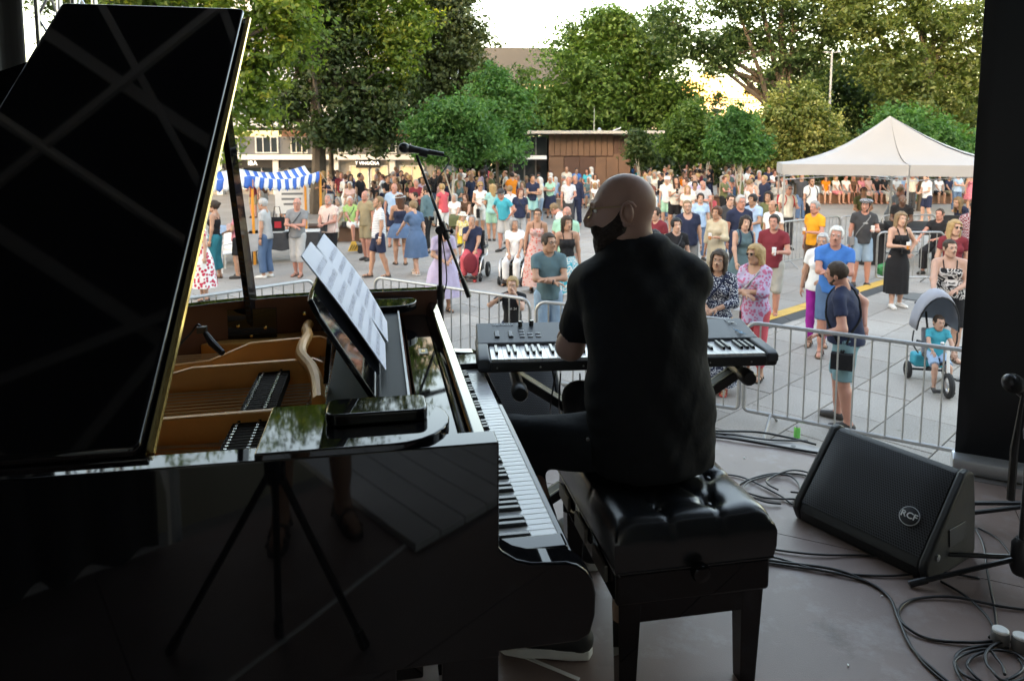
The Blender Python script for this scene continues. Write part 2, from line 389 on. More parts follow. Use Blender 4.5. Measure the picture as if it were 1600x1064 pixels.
# unseen house row added behind the stage, heights shaped to shade the square
for x, hgt, wd, lab in ((-62, 37, 24, 'tallest unseen house added behind the stage for shade, at the left end'), (-40, 28.5, 19, 'tall unseen house next to the tallest, added behind the stage for shade'), (-6, 22.6, 48, 'broad plain unseen house row added behind the stage for shade'), (40, 15.5, 36, 'lower unseen house added behind the stage for shade on the right'), (80, 17, 36, 'last unseen house added behind the stage for shade far to the right')):
    hb = thing('town_house', lab, 'building', (x, -26, 0), pi)
    m = MB(); m.box((0, 7, hgt / 2), (wd, 14, hgt)); m.build('wall', M_BEIGE, hb)
    for k in range(int(wd / 3.4)):
        for z in (4, 7.6, 11.2): window(hb, -wd / 2 + 2.2 + 3.4 * k, -.02, z, 1.2, 2, 2, 2)

# ------------------------------------------------------------------ trees
def leaf_mat(name, cols, tr=.35):
    m = bpy.data.materials.new(name); m.use_nodes = True; t = m.node_tree; t.nodes.clear()
    out = t.nodes.new('ShaderNodeOutputMaterial'); g = t.nodes.new('ShaderNodeNewGeometry')
    nz = t.nodes.new('ShaderNodeTexNoise'); nz.inputs['Scale'].default_value = .9; nz.inputs['Detail'].default_value = 3
    t.links.new(g.outputs['Position'], nz.inputs['Vector'])
    ad = t.nodes.new('ShaderNodeMath'); ad.operation = 'MULTIPLY_ADD'; ad.inputs[1].default_value = .45
    t.links.new(g.outputs['Random Per Island'], ad.inputs[0])
    mr = t.nodes.new('ShaderNodeMapRange'); mr.inputs[1].default_value = .3; mr.inputs[2].default_value = .7; mr.inputs[3].default_value = 0; mr.inputs[4].default_value = .55
    t.links.new(nz.outputs['Fac'], mr.inputs[0]); t.links.new(mr.outputs[0], ad.inputs[2])
    r = ramp(t, cols); t.links.new(ad.outputs[0], r.inputs[0])
    d = t.nodes.new('ShaderNodeBsdfPrincipled'); d.inputs['Roughness'].default_value = .5; d.inputs['Specular IOR Level'].default_value = .35
    tl = t.nodes.new('ShaderNodeBsdfTranslucent'); mx = t.nodes.new('ShaderNodeMixShader'); mx.inputs[0].default_value = tr
    vm = t.nodes.new('ShaderNodeVectorMath'); vm.operation = 'MULTIPLY'; vm.inputs[1].default_value = (1.5, 1.5, .6)
    t.links.new(r.outputs[0], vm.inputs[0]); t.links.new(r.outputs[0], d.inputs['Base Color']); t.links.new(vm.outputs[0], tl.inputs[0])
    t.links.new(d.outputs[0], mx.inputs[1]); t.links.new(tl.outputs[0], mx.inputs[2]); t.links.new(mx.outputs[0], out.inputs[0])
    return m
LF = dict(
    yellow=leaf_mat('leaves_yellow_green', [(0, (.050, .100, .022)), (.4, (.100, .175, .036)), (.72, (.18, .24, .045)), (.95, (.40, .36, .06))], .45),
    dark=leaf_mat('leaves_dark', [(0, (0.020, 0.038, 0.014)), (.5, (0.043, 0.072, 0.023)), (1, (0.087, 0.123, 0.038))], .25),
    olive=leaf_mat('leaves_olive', [(0, (0.038, 0.055, 0.023)), (.5, (0.072, 0.099, 0.038)), (1, (0.145, 0.167, 0.065))], .25),
    fresh=leaf_mat('leaves_fresh', [(0, (0.029, 0.090, 0.032)), (.5, (0.058, 0.167, 0.051)), (1, (0.123, 0.261, 0.080))], .4),
    mid=leaf_mat('leaves_mid_green', [(0, (0.032, 0.075, 0.017)), (.5, (0.072, 0.145, 0.032)), (1, (0.152, 0.239, 0.061))], .35),
    oak=leaf_mat('leaves_oak', [(0, (0.026, 0.052, 0.020)), (.5, (0.052, 0.099, 0.035)), (1, (0.123, 0.174, 0.061))], .35),
    bloom=leaf_mat('leaves_with_pale_bloom', [(0, (0.052, 0.087, 0.026)), (.45, (0.123, 0.167, 0.043)), (1, (0.464, 0.450, 0.174))], .3),
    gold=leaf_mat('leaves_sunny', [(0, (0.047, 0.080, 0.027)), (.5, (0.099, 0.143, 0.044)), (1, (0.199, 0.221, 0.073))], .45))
M_BARK = mat('bark', (.085, .068, .052), .9, var=.4, scale=5, bump=.6, bscale=18)
M_PALEBARK = mat('pale_bark', (.42, .40, .35), .8, var=.2, scale=9, bump=.2)

def leaves_mesh(name, blobs, n, size, M, seed, clump=.45, per=26, droop=.25):
    "leaf-sized faces gathered in clumps near the surface of a few uneven lobes; blobs: (x,y,z,rx,ry,rz)"
    g = np.random.default_rng(seed); B = np.array(blobs, float)
    vol = (B[:, 3] * B[:, 4] * B[:, 5]) ** .72; nc = max(4, n // per)
    bi = g.choice(len(B), nc, p=vol / vol.sum())
    d = g.normal(size=(nc, 3)); d /= np.linalg.norm(d, axis=1)[:, None]
    rad = g.random(nc) ** .45 * g.uniform(.68, 1.2, nc)
    lump = 1 + .27 * np.sin(d[:, 0] * 5 + bi * 1.7) * np.cos(d[:, 2] * 6 + bi)
    cc = B[bi, :3] + d * B[bi, 3:] * (rad * lump)[:, None]
    csz = clump * g.uniform(.35, 1.6, nc)
    li = np.repeat(np.arange(nc), per); N = len(li)
    off = g.normal(size=(N, 3)) * np.array([1, 1, .55]) * csz[li][:, None] * .62
    c = cc[li] + off
    nrm = g.normal(size=(N, 3)) * .75 + np.array([0, 0, .7]) + .5 * d[li]; nrm /= np.linalg.norm(nrm, axis=1)[:, None]
    t = np.cross(nrm, g.normal(size=(N, 3))); t /= np.linalg.norm(t, axis=1)[:, None]; b = np.cross(nrm, t)
    s = size * g.uniform(.6, 1.35, N)[:, None]
    fold = nrm * s * .18
    V = np.stack([c - t * s * .55, c + b * s * .30 + fold, c + t * s * .6 - np.array([0, 0, droop]) * s * .3, c - b * s * .30 + fold], 1).reshape(-1, 3)
    me = bpy.data.meshes.new(name); me.vertices.add(len(V)); me.vertices.foreach_set('co', V.astype(np.float32).ravel())
    me.loops.add(len(V)); me.loops.foreach_set('vertex_index', np.arange(len(V), dtype=np.int32))
    me.polygons.add(N); me.polygons.foreach_set('loop_start', np.arange(0, 4 * N, 4, dtype=np.int32)); me.polygons.foreach_set('loop_total', np.full(N, 4, np.int32))
    me.materials.append(M); me.update(); me.validate(); return me

def tree(name, label, base_px, d, blobs_px, leaf, n, size, trunk=.22, seed=1, limbs=True, bark=None, cat='tree', group=None, depth=.8, clump=.45, top=None):
    "a tree standing at distance d; its crown lobes are given where they show in the photo and get a real depth"
    bx = (base_px - 800) / FPX * d
    root = thing(name, label, cat, (bx, d, 0), 0, group)
    R = random.Random(seed); B = []
    for i, (px, py, rx, rz) in enumerate(blobs_px):
        yy = d + (R.uniform(-.5, .5) * rx / FPX * d if len(blobs_px) > 1 else 0)
        p = aty(px, py, yy); s = yy / FPX
        B.append((p.x - bx, p.y - d, p.z, rx * s, rx * s * depth, rz * s))
    me = leaves_mesh('crown', B, n, size, LF[leaf], seed, clump)
    link('crown', me, root)
    zt = max(b[2] for b in B); zt = top or zt * .8
    tm = MB(); pts = []
    for k in range(8):
        q = k / 7; pts.append((R.uniform(-.08, .08) * (1 + q * 2) * trunk * 3, R.uniform(-.06, .06) * trunk * 3, zt * q))
    tm.tube(pts, [trunk * (1.35 if k == 0 else 1) * (1 - .75 * k / 7) for k in range(8)], 9)
    root_t = tm.build('trunk', bark or M_BARK, root)
    if limbs:
        for b in B:
            k = R.randint(2, 5); p0 = Vector(pts[k]); p1 = Vector(b[:3]) + Vector((0, 0, -b[5] * .1)); mid = (p0 + p1) / 2 + Vector((R.uniform(-.3, .3), R.uniform(-.3, .3), R.uniform(0, .5)))
            lm = MB(); r0 = trunk * .42
            sp = spline([p0, mid, p1], 4)
            lm.tube(sp, [r0 * (1 - .7 * i / (len(sp) - 1)) for i in range(len(sp))], 6)
            for _ in range(3):
                q0 = sp[R.randint(4, len(sp) - 1)]; q1 = q0 + Vector((R.uniform(-1, 1) * b[3], R.uniform(-1, 1) * b[4], R.uniform(-.2, .9) * b[5])) * .7
                lm.tube([q0, (q0 + q1) / 2 + Vector((0, 0, .15)), q1], [r0 * .35, r0 * .25, r0 * .1], 5)
            lm.build('limb', bark or M_BARK, root_t)
    return root

TR = [
('flowering_tree', 'big yellow-green flowering tree nearest on the left above the piano lid', 262, 21, [(215, -30, 95, 65), (300, 25, 85, 60), (400, 10, 85, 60), (445, 75, 55, 48), (395, 105, 58, 55), (365, 180, 40, 44), (455, 20, 55, 50), (352, 232, 30, 26), (150, -60, 90, 70), (330, 120, 60, 60), (400, 165, 40, 40), (260, -150, 150, 90), (400, -140, 110, 90)], 'yellow', 26000, .17, .26, 3, .36),
('plane_tree', 'tall dark tree with a thick black trunk behind the striped stall', 500, 30, [(500, -20, 95, 85), (490, 95, 75, 65), (545, 150, 80, 58), (455, 165, 60, 34), (570, 212, 66, 30), (610, 170, 52, 50), (505, 205, 50, 26), (420, 178, 36, 26), (530, 60, 70, 60), (560, 195, 60, 40), (520, -150, 120, 90)], 'dark', 34000, .2, .34, 5, .5),
('lime_tree', 'yellow-green tree hanging over the dark trunk left of the microphone', 520, 31.5, [(570, 10, 65, 55), (612, 70, 50, 55), (588, 120, 45, 42), (640, 30, 46, 50), (540, 60, 38, 38), (590, -90, 90, 70)], 'yellow', 18000, .19, .13, 7, .4),
('hornbeam_tree', 'olive green pointed tree behind the fresh green saplings', 690, 35, [(700, 20, 55, 58), (690, 95, 70, 65), (733, 60, 36, 38), (690, 165, 70, 52), (745, 130, 42, 48), (650, 140, 46, 56), (700, -50, 40, 55), (660, 60, 40, 50)], 'olive', 24000, .2, .25, 11, .45),
('honey_locust_tree', 'fresh green feathery tree on a white stem behind the microphone stand', 708, 25, [(715, 175, 55, 28), (690, 205, 55, 30), (740, 215, 55, 28), (715, 235, 64, 18), (662, 200, 30, 24), (690, 242, 44, 15)], 'fresh', 17000, .13, .07, 13, .3),
('honey_locust_tree', 'fresh green feathery tree left of the pavilion glass', 778, 29, [(790, 165, 44, 42), (770, 205, 46, 32), (795, 215, 30, 28), (785, 240, 40, 15), (770, 130, 32, 32)], 'fresh', 14000, .14, .09, 17, .32),
('ash_tree', 'pale green airy tree in front of the slate roof', 800, 44, [(795, 150, 44, 30), (842, 155, 36, 30), (765, 135, 28, 36), (825, 118, 16, 14), (850, 180, 46, 34), (800, 180, 50, 36)], 'mid', 15000, .21, .18, 19, .45),
('chestnut_tree', 'large rounded bright green chestnut behind the pavilion', 960, 47, [(905, 75, 50, 50), (965, 65, 60, 52), (1010, 105, 64, 64), (930, 130, 70, 60), (1000, 170, 80, 54), (888, 165, 58, 48), (950, 42, 40, 32), (1050, 165, 50, 50), (1035, 60, 38, 44), (930, 195, 74, 30)], 'mid', 42000, .26, .4, 23, .7),
('oak_tree', 'wide old oak with bare dark limbs over the right of the pavilion', 1215, 42, [(1050, 30, 52, 44), (1110, 70, 62, 32), (1180, 60, 72, 48), (1150, 5, 62, 32), (1250, 95, 68, 48), (1065, 85, 40, 24), (1300, 40, 64, 54), (1220, 130, 58, 32), (1120, 100, 40, 18), (1240, 0, 64, 44), (1180, -70, 110, 60)], 'oak', 32000, .21, .45, 29, .5),
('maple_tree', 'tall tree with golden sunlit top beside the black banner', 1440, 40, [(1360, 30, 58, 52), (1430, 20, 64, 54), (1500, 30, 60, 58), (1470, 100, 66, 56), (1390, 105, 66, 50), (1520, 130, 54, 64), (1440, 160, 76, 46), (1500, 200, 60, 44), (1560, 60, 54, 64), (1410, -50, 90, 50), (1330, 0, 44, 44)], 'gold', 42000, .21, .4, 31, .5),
('maple_tree', 'dark green tree filling the space behind the lamp post', 1345, 47, [(1340, 120, 54, 54), (1380, 170, 60, 50), (1310, 190, 66, 50), (1420, 205, 66, 44), (1350, 220, 76, 34), (1288, 135, 42, 40)], 'oak', 24000, .25, .35, 37, .6),
('pagoda_tree', 'round tree covered with pale yellow blossom right of the saplings', 1245, 35, [(1245, 165, 46, 36), (1210, 200, 40, 42), (1275, 200, 44, 42), (1240, 235, 68, 32), (1298, 235, 36, 26), (1225, 255, 54, 22)], 'bloom', 24000, .16, .16, 41, .36),
('young_tree', 'slim sapling with a brown stem just right of the pavilion', 1074, 31, [(1075, 195, 32, 30), (1060, 225, 30, 20), (1092, 222, 30, 22), (1075, 240, 38, 13), (1078, 172, 19, 20)], 'mid', 11000, .15, .06, 43, .28),
('young_tree', 'slim sapling with a white stem left of the blossoming round tree', 1156, 29, [(1150, 205, 34, 32), (1135, 230, 34, 17), (1175, 228, 34, 19), (1155, 185, 23, 19), (1155, 243, 44, 11)], 'fresh', 11000, .14, .065, 47, .28),
('young_tree', 'thin sapling at the right corner of the pavilion', 998, 33, [(1000, 225, 18, 18), (1004, 245, 20, 12), (995, 212, 11, 12)], 'oak', 4500, .15, .05, 53, .25),
('young_tree', 'sapling with a pale stem between the two brighter saplings', 1104, 36, [(1115, 215, 28, 26), (1105, 240, 32, 15), (1120, 200, 17, 15)], 'mid', 7000, .16, .06, 59, .28),
('robinia_tree', 'light green tree showing behind the peak of the white tent', 1440, 31, [(1420, 200, 52, 28), (1460, 215, 58, 26), (1490, 230, 54, 22), (1400, 185, 32, 19), (1440, 240, 84, 16)], 'fresh', 17000, .15, .12, 61, .35),
('elm_tree', 'dark elm standing at the far left behind the office building corner', 170, 36, [(160, 20, 80, 80), (230, 100, 70, 70), (110, -40, 70, 70)], 'dark', 12000, .24, .3, 67, .6)]
for nm, lb, px, d, bl_, lf, n, sz, tk, sd, cl in TR:
    tree(nm, lb, px, d, bl_, lf, n, sz, tk, sd, clump=cl, bark=M_PALEBARK if ('white stem' in lb or 'pale stem' in lb or 'thin sapling' in lb) else None)
# the wood behind everything reads as one mass
bb = []
R = random.Random(5)
for k in range(46):
    px = 620 + k * 21.5; d = R.uniform(54, 64); py = R.uniform(165, 245) if px < 1180 else R.uniform(110, 240)
    p = aty(px, py, d); bb.append((p.x, p.y, p.z, R.uniform(1.8, 3.4), 2.4, R.uniform(1.8, 3.2)))
for k in range(150):
    px = 560 + k * 7; d = R.uniform(50, 56); p = aty(px, R.uniform(225, 290), d); bb.append((p.x, p.y, p.z, 1.7, 1.4, 1.3))
tag(link('far_wood', leaves_mesh('far_wood', bb, 60000, .36, LF['dark'], 71, .9)), 'dark green wood closing the far side of the square', None, None, 'stuff')

# ------------------------------------------------------------------ lamp post
M_POST = mat('grey_post', (.30, .31, .32), .5, metal=.3, var=.1)
lp = thing('street_lamp', 'tall slim grey lamp post with small heads left of the tent peak', 'street lamp', ((1291 - 800) / FPX * 38, 38, 0))
m = MB(); m.tube([(0, 0, 0), (0, 0, 1.2), (0, 0, 7.6)], [.09, .08, .05], 10); m.build('pole', M_POST, lp)
for s in (-1, 1):
    m = MB(); m.tube([(0, 0, 7.5), (.2 * s, 0, 7.55)], .022, 6); a = m.build('arm', M_POST, lp)
    m = MB(); m.box((.32 * s, 0, 7.55), (.26, .16, .06)); m.build('lamp_head', M_POST, a, bev=.02)

# ------------------------------------------------------------------ steel benches and planters
def long_bench(label, x0, x1, y, h=.45, dp=.6, rz=0.0, M=None, group=None, n=None):
    L = x1 - x0; b = thing('bench', label, 'bench', ((x0 + x1) / 2, y, 0), rz, group)
    k = n or max(2, int(L / 1.2)); M = M or M_CORTEN
    for i in range(k):
        q = MB(); q.box((-L / 2 + L * (i + .5) / k, 0, h / 2 - .02), (L / k - .015, dp, h - .04)); q.build('side_panel', M, b, bev=.008)
    s = MB(); s.box((0, 0, h), (L + .04, dp + .06, .05)); s.build('seat', M_CORTEN2 if M is M_CORTEN else M, b, bev=.01)
    return b
M_WOODB = mat('greyed_wood', (.30, .21, .14), .75, var=.25, scale=4)
long_bench('long rust coloured steel bench with people sitting in a row behind the tent', 14.0, 25.5, 35, .46, .7, 0)
long_bench('short wooden bench left of the seated group in front of the pavilion', .6, 2.2, 31.5, .45, .6, .05, M_WOODB)
long_bench('rust steel bench holding the man in the lime green shirt', -6.3, -4.1, 21.6, .46, .6, .12)
long_bench('rust steel bench in the crowd right of the bald man', 8.4, 10.2, 31, .6, .6, 0)
long_bench('rust steel bench along the foot of the pavilion wall', 2.3, 5.6, 35.2, .46, .6, 0)
# ================================================================== THE STAGE
STA = radians(-25.6)
S0 = Vector((1.13, 3.85, ZS))
M_PLY = mat('stage_plywood', (.215, .152, .135), .40, var=.22, scale=2.2, bump=.12, bscale=260, spec=.35)
def wear(m, col, sc, lo, hi):
    "scuffs and dirt on a surface: spots of another colour"
    t, b = nodes_of(m); src = b.inputs['Base Color'].links[0].from_socket
    tc = t.nodes.new('ShaderNodeTexCoord'); n = t.nodes.new('ShaderNodeTexNoise'); n.inputs['Scale'].default_value = sc; n.inputs['Detail'].default_value = 8; n.inputs['Roughness'].default_value = .7
    t.links.new(tc.outputs['Object'], n.inputs['Vector'])
    mr = t.nodes.new('ShaderNodeMapRange'); mr.inputs[1].default_value = lo; mr.inputs[2].default_value = hi; t.links.new(n.outputs['Fac'], mr.inputs[0])
    mx = t.nodes.new('ShaderNodeMix'); mx.data_type = 'RGBA'; t.links.new(mr.outputs[0], mx.inputs[0]); t.links.new(src, mx.inputs[6]); mx.inputs[7].default_value = (*col, 1)
    t.links.new(mx.outputs[2], b.inputs['Base Color'])
    r0 = b.inputs['Roughness'].default_value
    m2 = t.nodes.new('ShaderNodeMapRange'); m2.inputs[3].default_value = r0; m2.inputs[4].default_value = min(1, r0 + .25); t.links.new(mr.outputs[0], m2.inputs[0]); t.links.new(m2.outputs[0], b.inputs['Roughness'])
wear(M_PLY, (.33, .29, .28), 4.3, .52, .80); wear(M_PLY, (.05, .04, .038), 1.7, .60, .85)
M_DRAPE = mat('black_drape', (.016, .016, .017), .95, var=.3, scale=3, sheen=.1)
M_CANVAS = mat('white_canvas', (.62, .62, .60), .8, var=.04, scale=2)

fl = thing('stage_floor', 'brown plywood stage floor in large panels', None, S0, STA); fl['kind'] = 'structure'
xs = [-5.4, -3.72, -2.04, -.36, 1.32, 3.0]; ys = [-4.7, -3.45, -2.2, -.98, -.10]
for i in range(5):
    for j in range(4):
        m = MB(); m.box(((xs[i] + xs[i + 1]) / 2, (ys[j] + ys[j + 1]) / 2, -.02), (xs[i + 1] - xs[i] - .004, ys[j + 1] - ys[j] - .004, .04))
        o = m.build('floor_panel', M_PLY, fl)
m = MB(); m.box((-1.2, -2.4, -.09), (8.4, 4.7, .09)); m.build('underframe', M_BLACK, fl)
M_EDGE = mat('worn_edge_strip', (.22, .20, .195), .5, metal=.3, var=.3, scale=6)
m = MB(); m.box((-1.2, -.052, -.018), (8.4, .092, .04))
m.build('edge_strip', M_EDGE, fl, bev=.004)
for k in range(24):
    m = MB(); m.lathe([(.013, 0), (.013, .0015)], 10, (-5.2 + .35 * k, -.05, .0021)); m.build('bolt_hole', M_BLACK, fl)
m = MB(); m.box((-1.2, -.03, -.75), (8.4, .03, 1.2)); m.build('skirt', M_DRAPE, fl)

def drape(name, label, p0, p1, z0, z1, folds, parent=None, M=None, cat='curtain', amp=.045):
    n = folds * 8; P = []
    a = Vector(p0); b = Vector(p1); d = (b - a); L = d.length; d.normalize(); nn = Vector((-d.y, d.x))
    R = random.Random(int(L * 100)); ph = [R.uniform(-.5, .5) for _ in range(folds + 2)]
    for k in range(6):
        z = z0 + (z1 - z0) * k / 5
        for i in range(n + 1):
            q = i / n * folds; f = sin(2 * pi * q + ph[int(q)] + .12 * k) * amp * (1 + .5 * ph[int(q) + 1])
            p = a + d * (L * i / n) + nn * f; P.append((p.x, p.y, z))
    m = MB(); m.grid(P, n + 1, 6)
    o = m.build(name, M or M_DRAPE, parent, thick=.006, sharp=180); return tag(o, label, cat)
def sl(x, y):
    v = Matrix.Rotation(STA, 2) @ Vector((x, y)); return (S0.x + v.x, S0.y + v.y)
drape('curtain', 'black curtain along the left side of the stage', sl(-5.42, -.35), sl(-5.42, -4.7), ZS, ZS + 4.5, 22)
drape('curtain', 'black curtain along the back of the stage on the left', sl(-5.4, -4.72), sl(-.1, -4.72), ZS, ZS + 4.5, 26)
drape('curtain', 'black curtain at the back corner of the stage on the right', sl(2.0, -4.72), sl(3.0, -4.72), ZS, ZS + 4.5, 6)
drape('curtain', 'black curtain along the right side of the stage', sl(3.0, -4.7), sl(3.0, -.6), ZS, ZS + 4.5, 20)
drape('curtain', 'short black curtain over the back door of the stage', sl(-.1, -4.72), sl(2.0, -4.72), ZS + 2.3, ZS + 4.5, 11)

def truss(label, a, b, w_=.29, r=.024, step=.5, name='truss'):
    "a square lattice truss from a to b"
    A = Vector(a); Bv = Vector(b); d = Bv - A; L = d.length; d.normalize()
    u = d.cross(Vector((0, 0, 1))); u = Vector((1, 0, 0)) if u.length < .1 else u.normalized(); v = d.cross(u).normalized()
    root = thing(name, label, 'truss', A)
    cs = [u * (w_ / 2 * i) + v * (w_ / 2 * j) for i, j in ((-1, -1), (1, -1), (1, 1), (-1, 1))]
    for c in cs:
        m = MB(); m.tube([c, c + d * L], r, 10); m.build('chord', M_ALU, root)
    n = max(1, int(L / step))
    for f in range(4):
        c0, c1 = cs[f], cs[(f + 1) % 4]
        for k in range(n):
            m = MB(); q0 = d * (L * k / n); q1 = d * (L * (k + 1) / n)
            m.tube([(c0 if k % 2 else c1) + q0, (c1 if k % 2 else c0) + q1], r * .4, 6, caps=False); m.build('brace', M_ALU, root)
    return root
tl = sl(-5.18, -.12)
truss('silver lattice truss post at the front left corner of the stage behind the piano lid', (tl[0], tl[1], ZS), (tl[0], tl[1], ZS + 4.6))
tr = sl(3.2, -.2)
truss('silver lattice truss post at the front right corner of the stage', (tr[0], tr[1], ZS), (tr[0], tr[1], ZS + 4.6))
# roof: dark sheet on steel frames, whose bars mirror in the piano lid
M_ROOFIN = mat('dark_roof_sheet', (.012, .012, .013), .8, var=.2, scale=1)
M_BAR = mat('roof_bar_grey', (.78, .76, .73), .6, var=.15, scale=4)
rf = thing('stage_roof', 'dark stage roof on grey beams over the piano', 'roof', (S0.x, S0.y, ZS + 4.62), STA)
m = MB(); m.box((-1.2, -2.2, .22), (8.6, 5.4, .03)); m.build('sheet', M_ROOFIN, rf)
m = MB(); m.box((-1.2, .42, -.05), (8.6, .05, .34)); m.build('front_fascia', M_ROOFIN, rf)
for k, y in enumerate((.1, -1.15, -2.4, -3.6, -4.7)):
    m = MB(); m.box((-1.2, y, .06), (8.6, .08, .12)); m.build('beam', M_BAR, rf)
for k, (x0, y0, x1, y1, wd) in enumerate(((-5.2, 0, -2, -4.6, .06), (-2, 0, -5.2, -4.6, .06), (-2.2, -.1, .8, -4.6, .06), (.9, 0, -2.2, -4.7, .06), (-4.3, -.2, -4.0, -4.6, .06), (-1.1, 0, -1.3, -4.6, .06), (1, -.2, 2.8, -4.5, .07), (-3.2, -1, 0, -3.2, .05), (-5.2, -2.0, -.5, -.6, .05), (-4.8, -3.4, -1.2, .2, .035), (-3.6, .2, -3.0, -2.6, .06), (-4.4, .2, -1.6, -1.4, .035), (-5.0, -1.0, -1.0, -3.0, .04), (-4.9, -.3, -2.4, -3.9, .03), (-2.7, .3, -4.6, -2.2, .03), (-3.9, -.6, -.8, -.9, .05), (-1.9, .2, -2.6, -3.4, .04))):
    a = Vector((x0, y0, -.06 - .012 * k)); b = Vector((x1, y1, -.06 - .012 * k)); d = b - a
    m = MB(); m.box((a + b) / 2, (d.length, wd, .01 + .05), rz=atan2(d.y, d.x)); m.build('brace', M_BAR, rf)
for k, y in enumerate((-.6, -3.0)):
    for q in range(14):
        for z0, z1 in ((-.08, -.42),):
            a = Vector((-5.3 + .45 * q, y, z0)); b = Vector((-5.3 + .45 * (q + 1), y, z1)); c = Vector((-5.3 + .45 * (q + 2), y, z0)); m = MB(); m.tube([a, b, c], .014, 5); m.build('lattice_bar', M_BAR, rf)
    for z in (-.08, -.42):
        m = MB(); m.tube([(-5.3, y, z), (1.4, y, z)], .024, 7); m.build('chord', M_BAR, rf)
# back door: white planks of the stair landing and a canvas shelter outside
ld = thing('stair_landing', 'white plank landing at the back edge of the stage', 'stairs', (S0.x, S0.y, ZS), STA)
M_PLANK = mat('white_planks', (.66, .66, .66), .7, var=.2, scale=5)
for k in range(9):
    m = MB(); m.box((.78 + .148 * k, -4.78, .019), (.138, 1.72, .03)); m.build('plank', M_PLANK, ld)
for x in (0.0, 1.9):
    for y in (-4.85, -6.0):
        m = MB(); m.tube([(x, y, -1.37), (x, y, 1.0)], .03, 8); m.build('post', M_PLANK, ld)
for x in (0.0, 1.9):
    m = MB(); m.tube([(x, -4.85, 1.0), (x, -6.0, 1.0)], .028, 8); m.build('rail', M_PLANK, ld)
    m = MB(); m.tube([(x, -4.85, .1), (x, -6.0, .95)], .022, 8); m.build('brace', M_PLANK, ld)
m = MB(); m.grid([(-1.6 + .4 * i, -7.3 + .05 * sin(i * 2.1), -1.3 + 3.8 * j / 3) for j in range(4) for i in range(13)], 13, 4)
cv = m.build('canvas_wall', M_CANVAS, None, thick=.004); cv.location = S0; cv.rotation_euler = (0, 0, STA); tag(cv, 'white canvas wall hanging behind the stage stairs', 'canvas')
# floor tape
M_TAPE = mat('white_tape', (.7, .7, .68), .6, var=.1)
def tape(label, a, b, wd=.018):
    a, b = Vector(a).to_2d(), Vector(b).to_2d(); d = (b - a); n = Vector((-d.y, d.x)).normalized() * wd / 2
    z0, z1 = ZS + .001, ZS + .004
    q = [a - n, b - n, b + n, a + n]
    m = MB(); m.prism([(p.x, p.y) for p in q], 'z', z0, z1); tag(m.build('floor_tape', M_TAPE), label, 'tape')
tape('long white line of tape on the stage floor below the piano', (-.80, .626), (.10, -.10))
tape('short white line of tape on the floor left of the tripod stand', (-1.285, -.49), (-1.157, -.80))
p0, p1 = at(775, 1008, ZS), at(905, 1062, ZS); tape('thin grey tape line by the white shoe sole', p0, p1, .012)

# ================================================================== GRAND PIANO
PO = Vector((-.025, 1.352, ZS)); PA = atan2(.9832, -.1826); PW = 1.545
pn = thing('grand_piano', 'black glossy grand piano with its lid propped open', 'piano', PO, PA)
M_WOODIN = mat('mahogany_veneer', (.115, .042, .022), .35, var=.35, scale=3, spec=.4)
M_FELT = mat('red_brown_felt', (.17, .06, .035), .9, var=.2, scale=30)
M_BOARD = mat('soundboard', (.36, .19, .075), .4, var=.2, scale=4)
M_STRING = mat('string_steel', (.62, .56, .48), .45, metal=.45, var=.1)
M_PIN = mat('nickel_pin', (.75, .74, .72), .18, metal=1, var=0)
M_ACTION = mat('action_wood', (.42, .24, .11), .6, var=.2, scale=20)
outer = [(0, .0), (0, 2.05)] + [(.06, 2.2), (.18, 2.3), (.36, 2.33), (.55, 2.28), (.72, 2.14), (.86, 1.9), (.97, 1.66), (1.10, 1.42), (1.25, 1.2), (1.37, 1.0), (1.45, .82), (1.51, .62), (1.54, .4), (PW, .2), (PW, 0)]
def offset_in(pts, d):
    out = []
    for i, p in enumerate(pts):
        a = Vector(pts[max(i - 1, 0)]); b = Vector(pts[min(i + 1, len(pts) - 1)]); t = (b - a).normalized(); out.append((p[0] + t.y * d, p[1] - t.x * d))
    return out
inner = offset_in(outer, .062); inner[0] = (.062, 0); inner[-1] = (PW - .062, 0); inner[1] = (.062, 2.03)
def rim(z0, z1):
    m = MB(); n = len(outer); vs = []
    for z in (z0, z1):
        vs += [(x, y, z) for x, y in outer] + [(x, y, z) for x, y in inner]
    fs = []; mi = []
    for i in range(n - 1):
        fs += [(i, 2 * n + i, 2 * n + i + 1, i + 1), (n + i, n + i + 1, 3 * n + i + 1, 3 * n + i), (2 * n + i, 3 * n + i, 3 * n + i + 1, 2 * n + i + 1), (i, i + 1, n + i + 1, n + i)]; mi += [0, 1, 0, 0]
    for i in (0, n - 1): fs.append((i, n + i, 3 * n + i, 2 * n + i)); mi.append(0)
    m.add(vs, fs); m.m = mi; return m
rim(.552, 1.0).build('rim', [M_LACQ, M_WOODIN], pn, bev=.004)
m = MB(); m.box((.055, 1.08, .53), (.09, 1.75, .046)); m.build('bottom_beam', M_LACQ, pn, bev=.004)
m = MB(); m.prism(inner, 'z', .66, .70); m.build('soundboard', M_BOARD, pn)
m = MB(); m.prism([(.063, .36)] + [(x, y) for x, y in inner if y > .36] + [(PW - .064, .36)], 'z', .785, .80); m.build('plate', M_PLATE, pn)
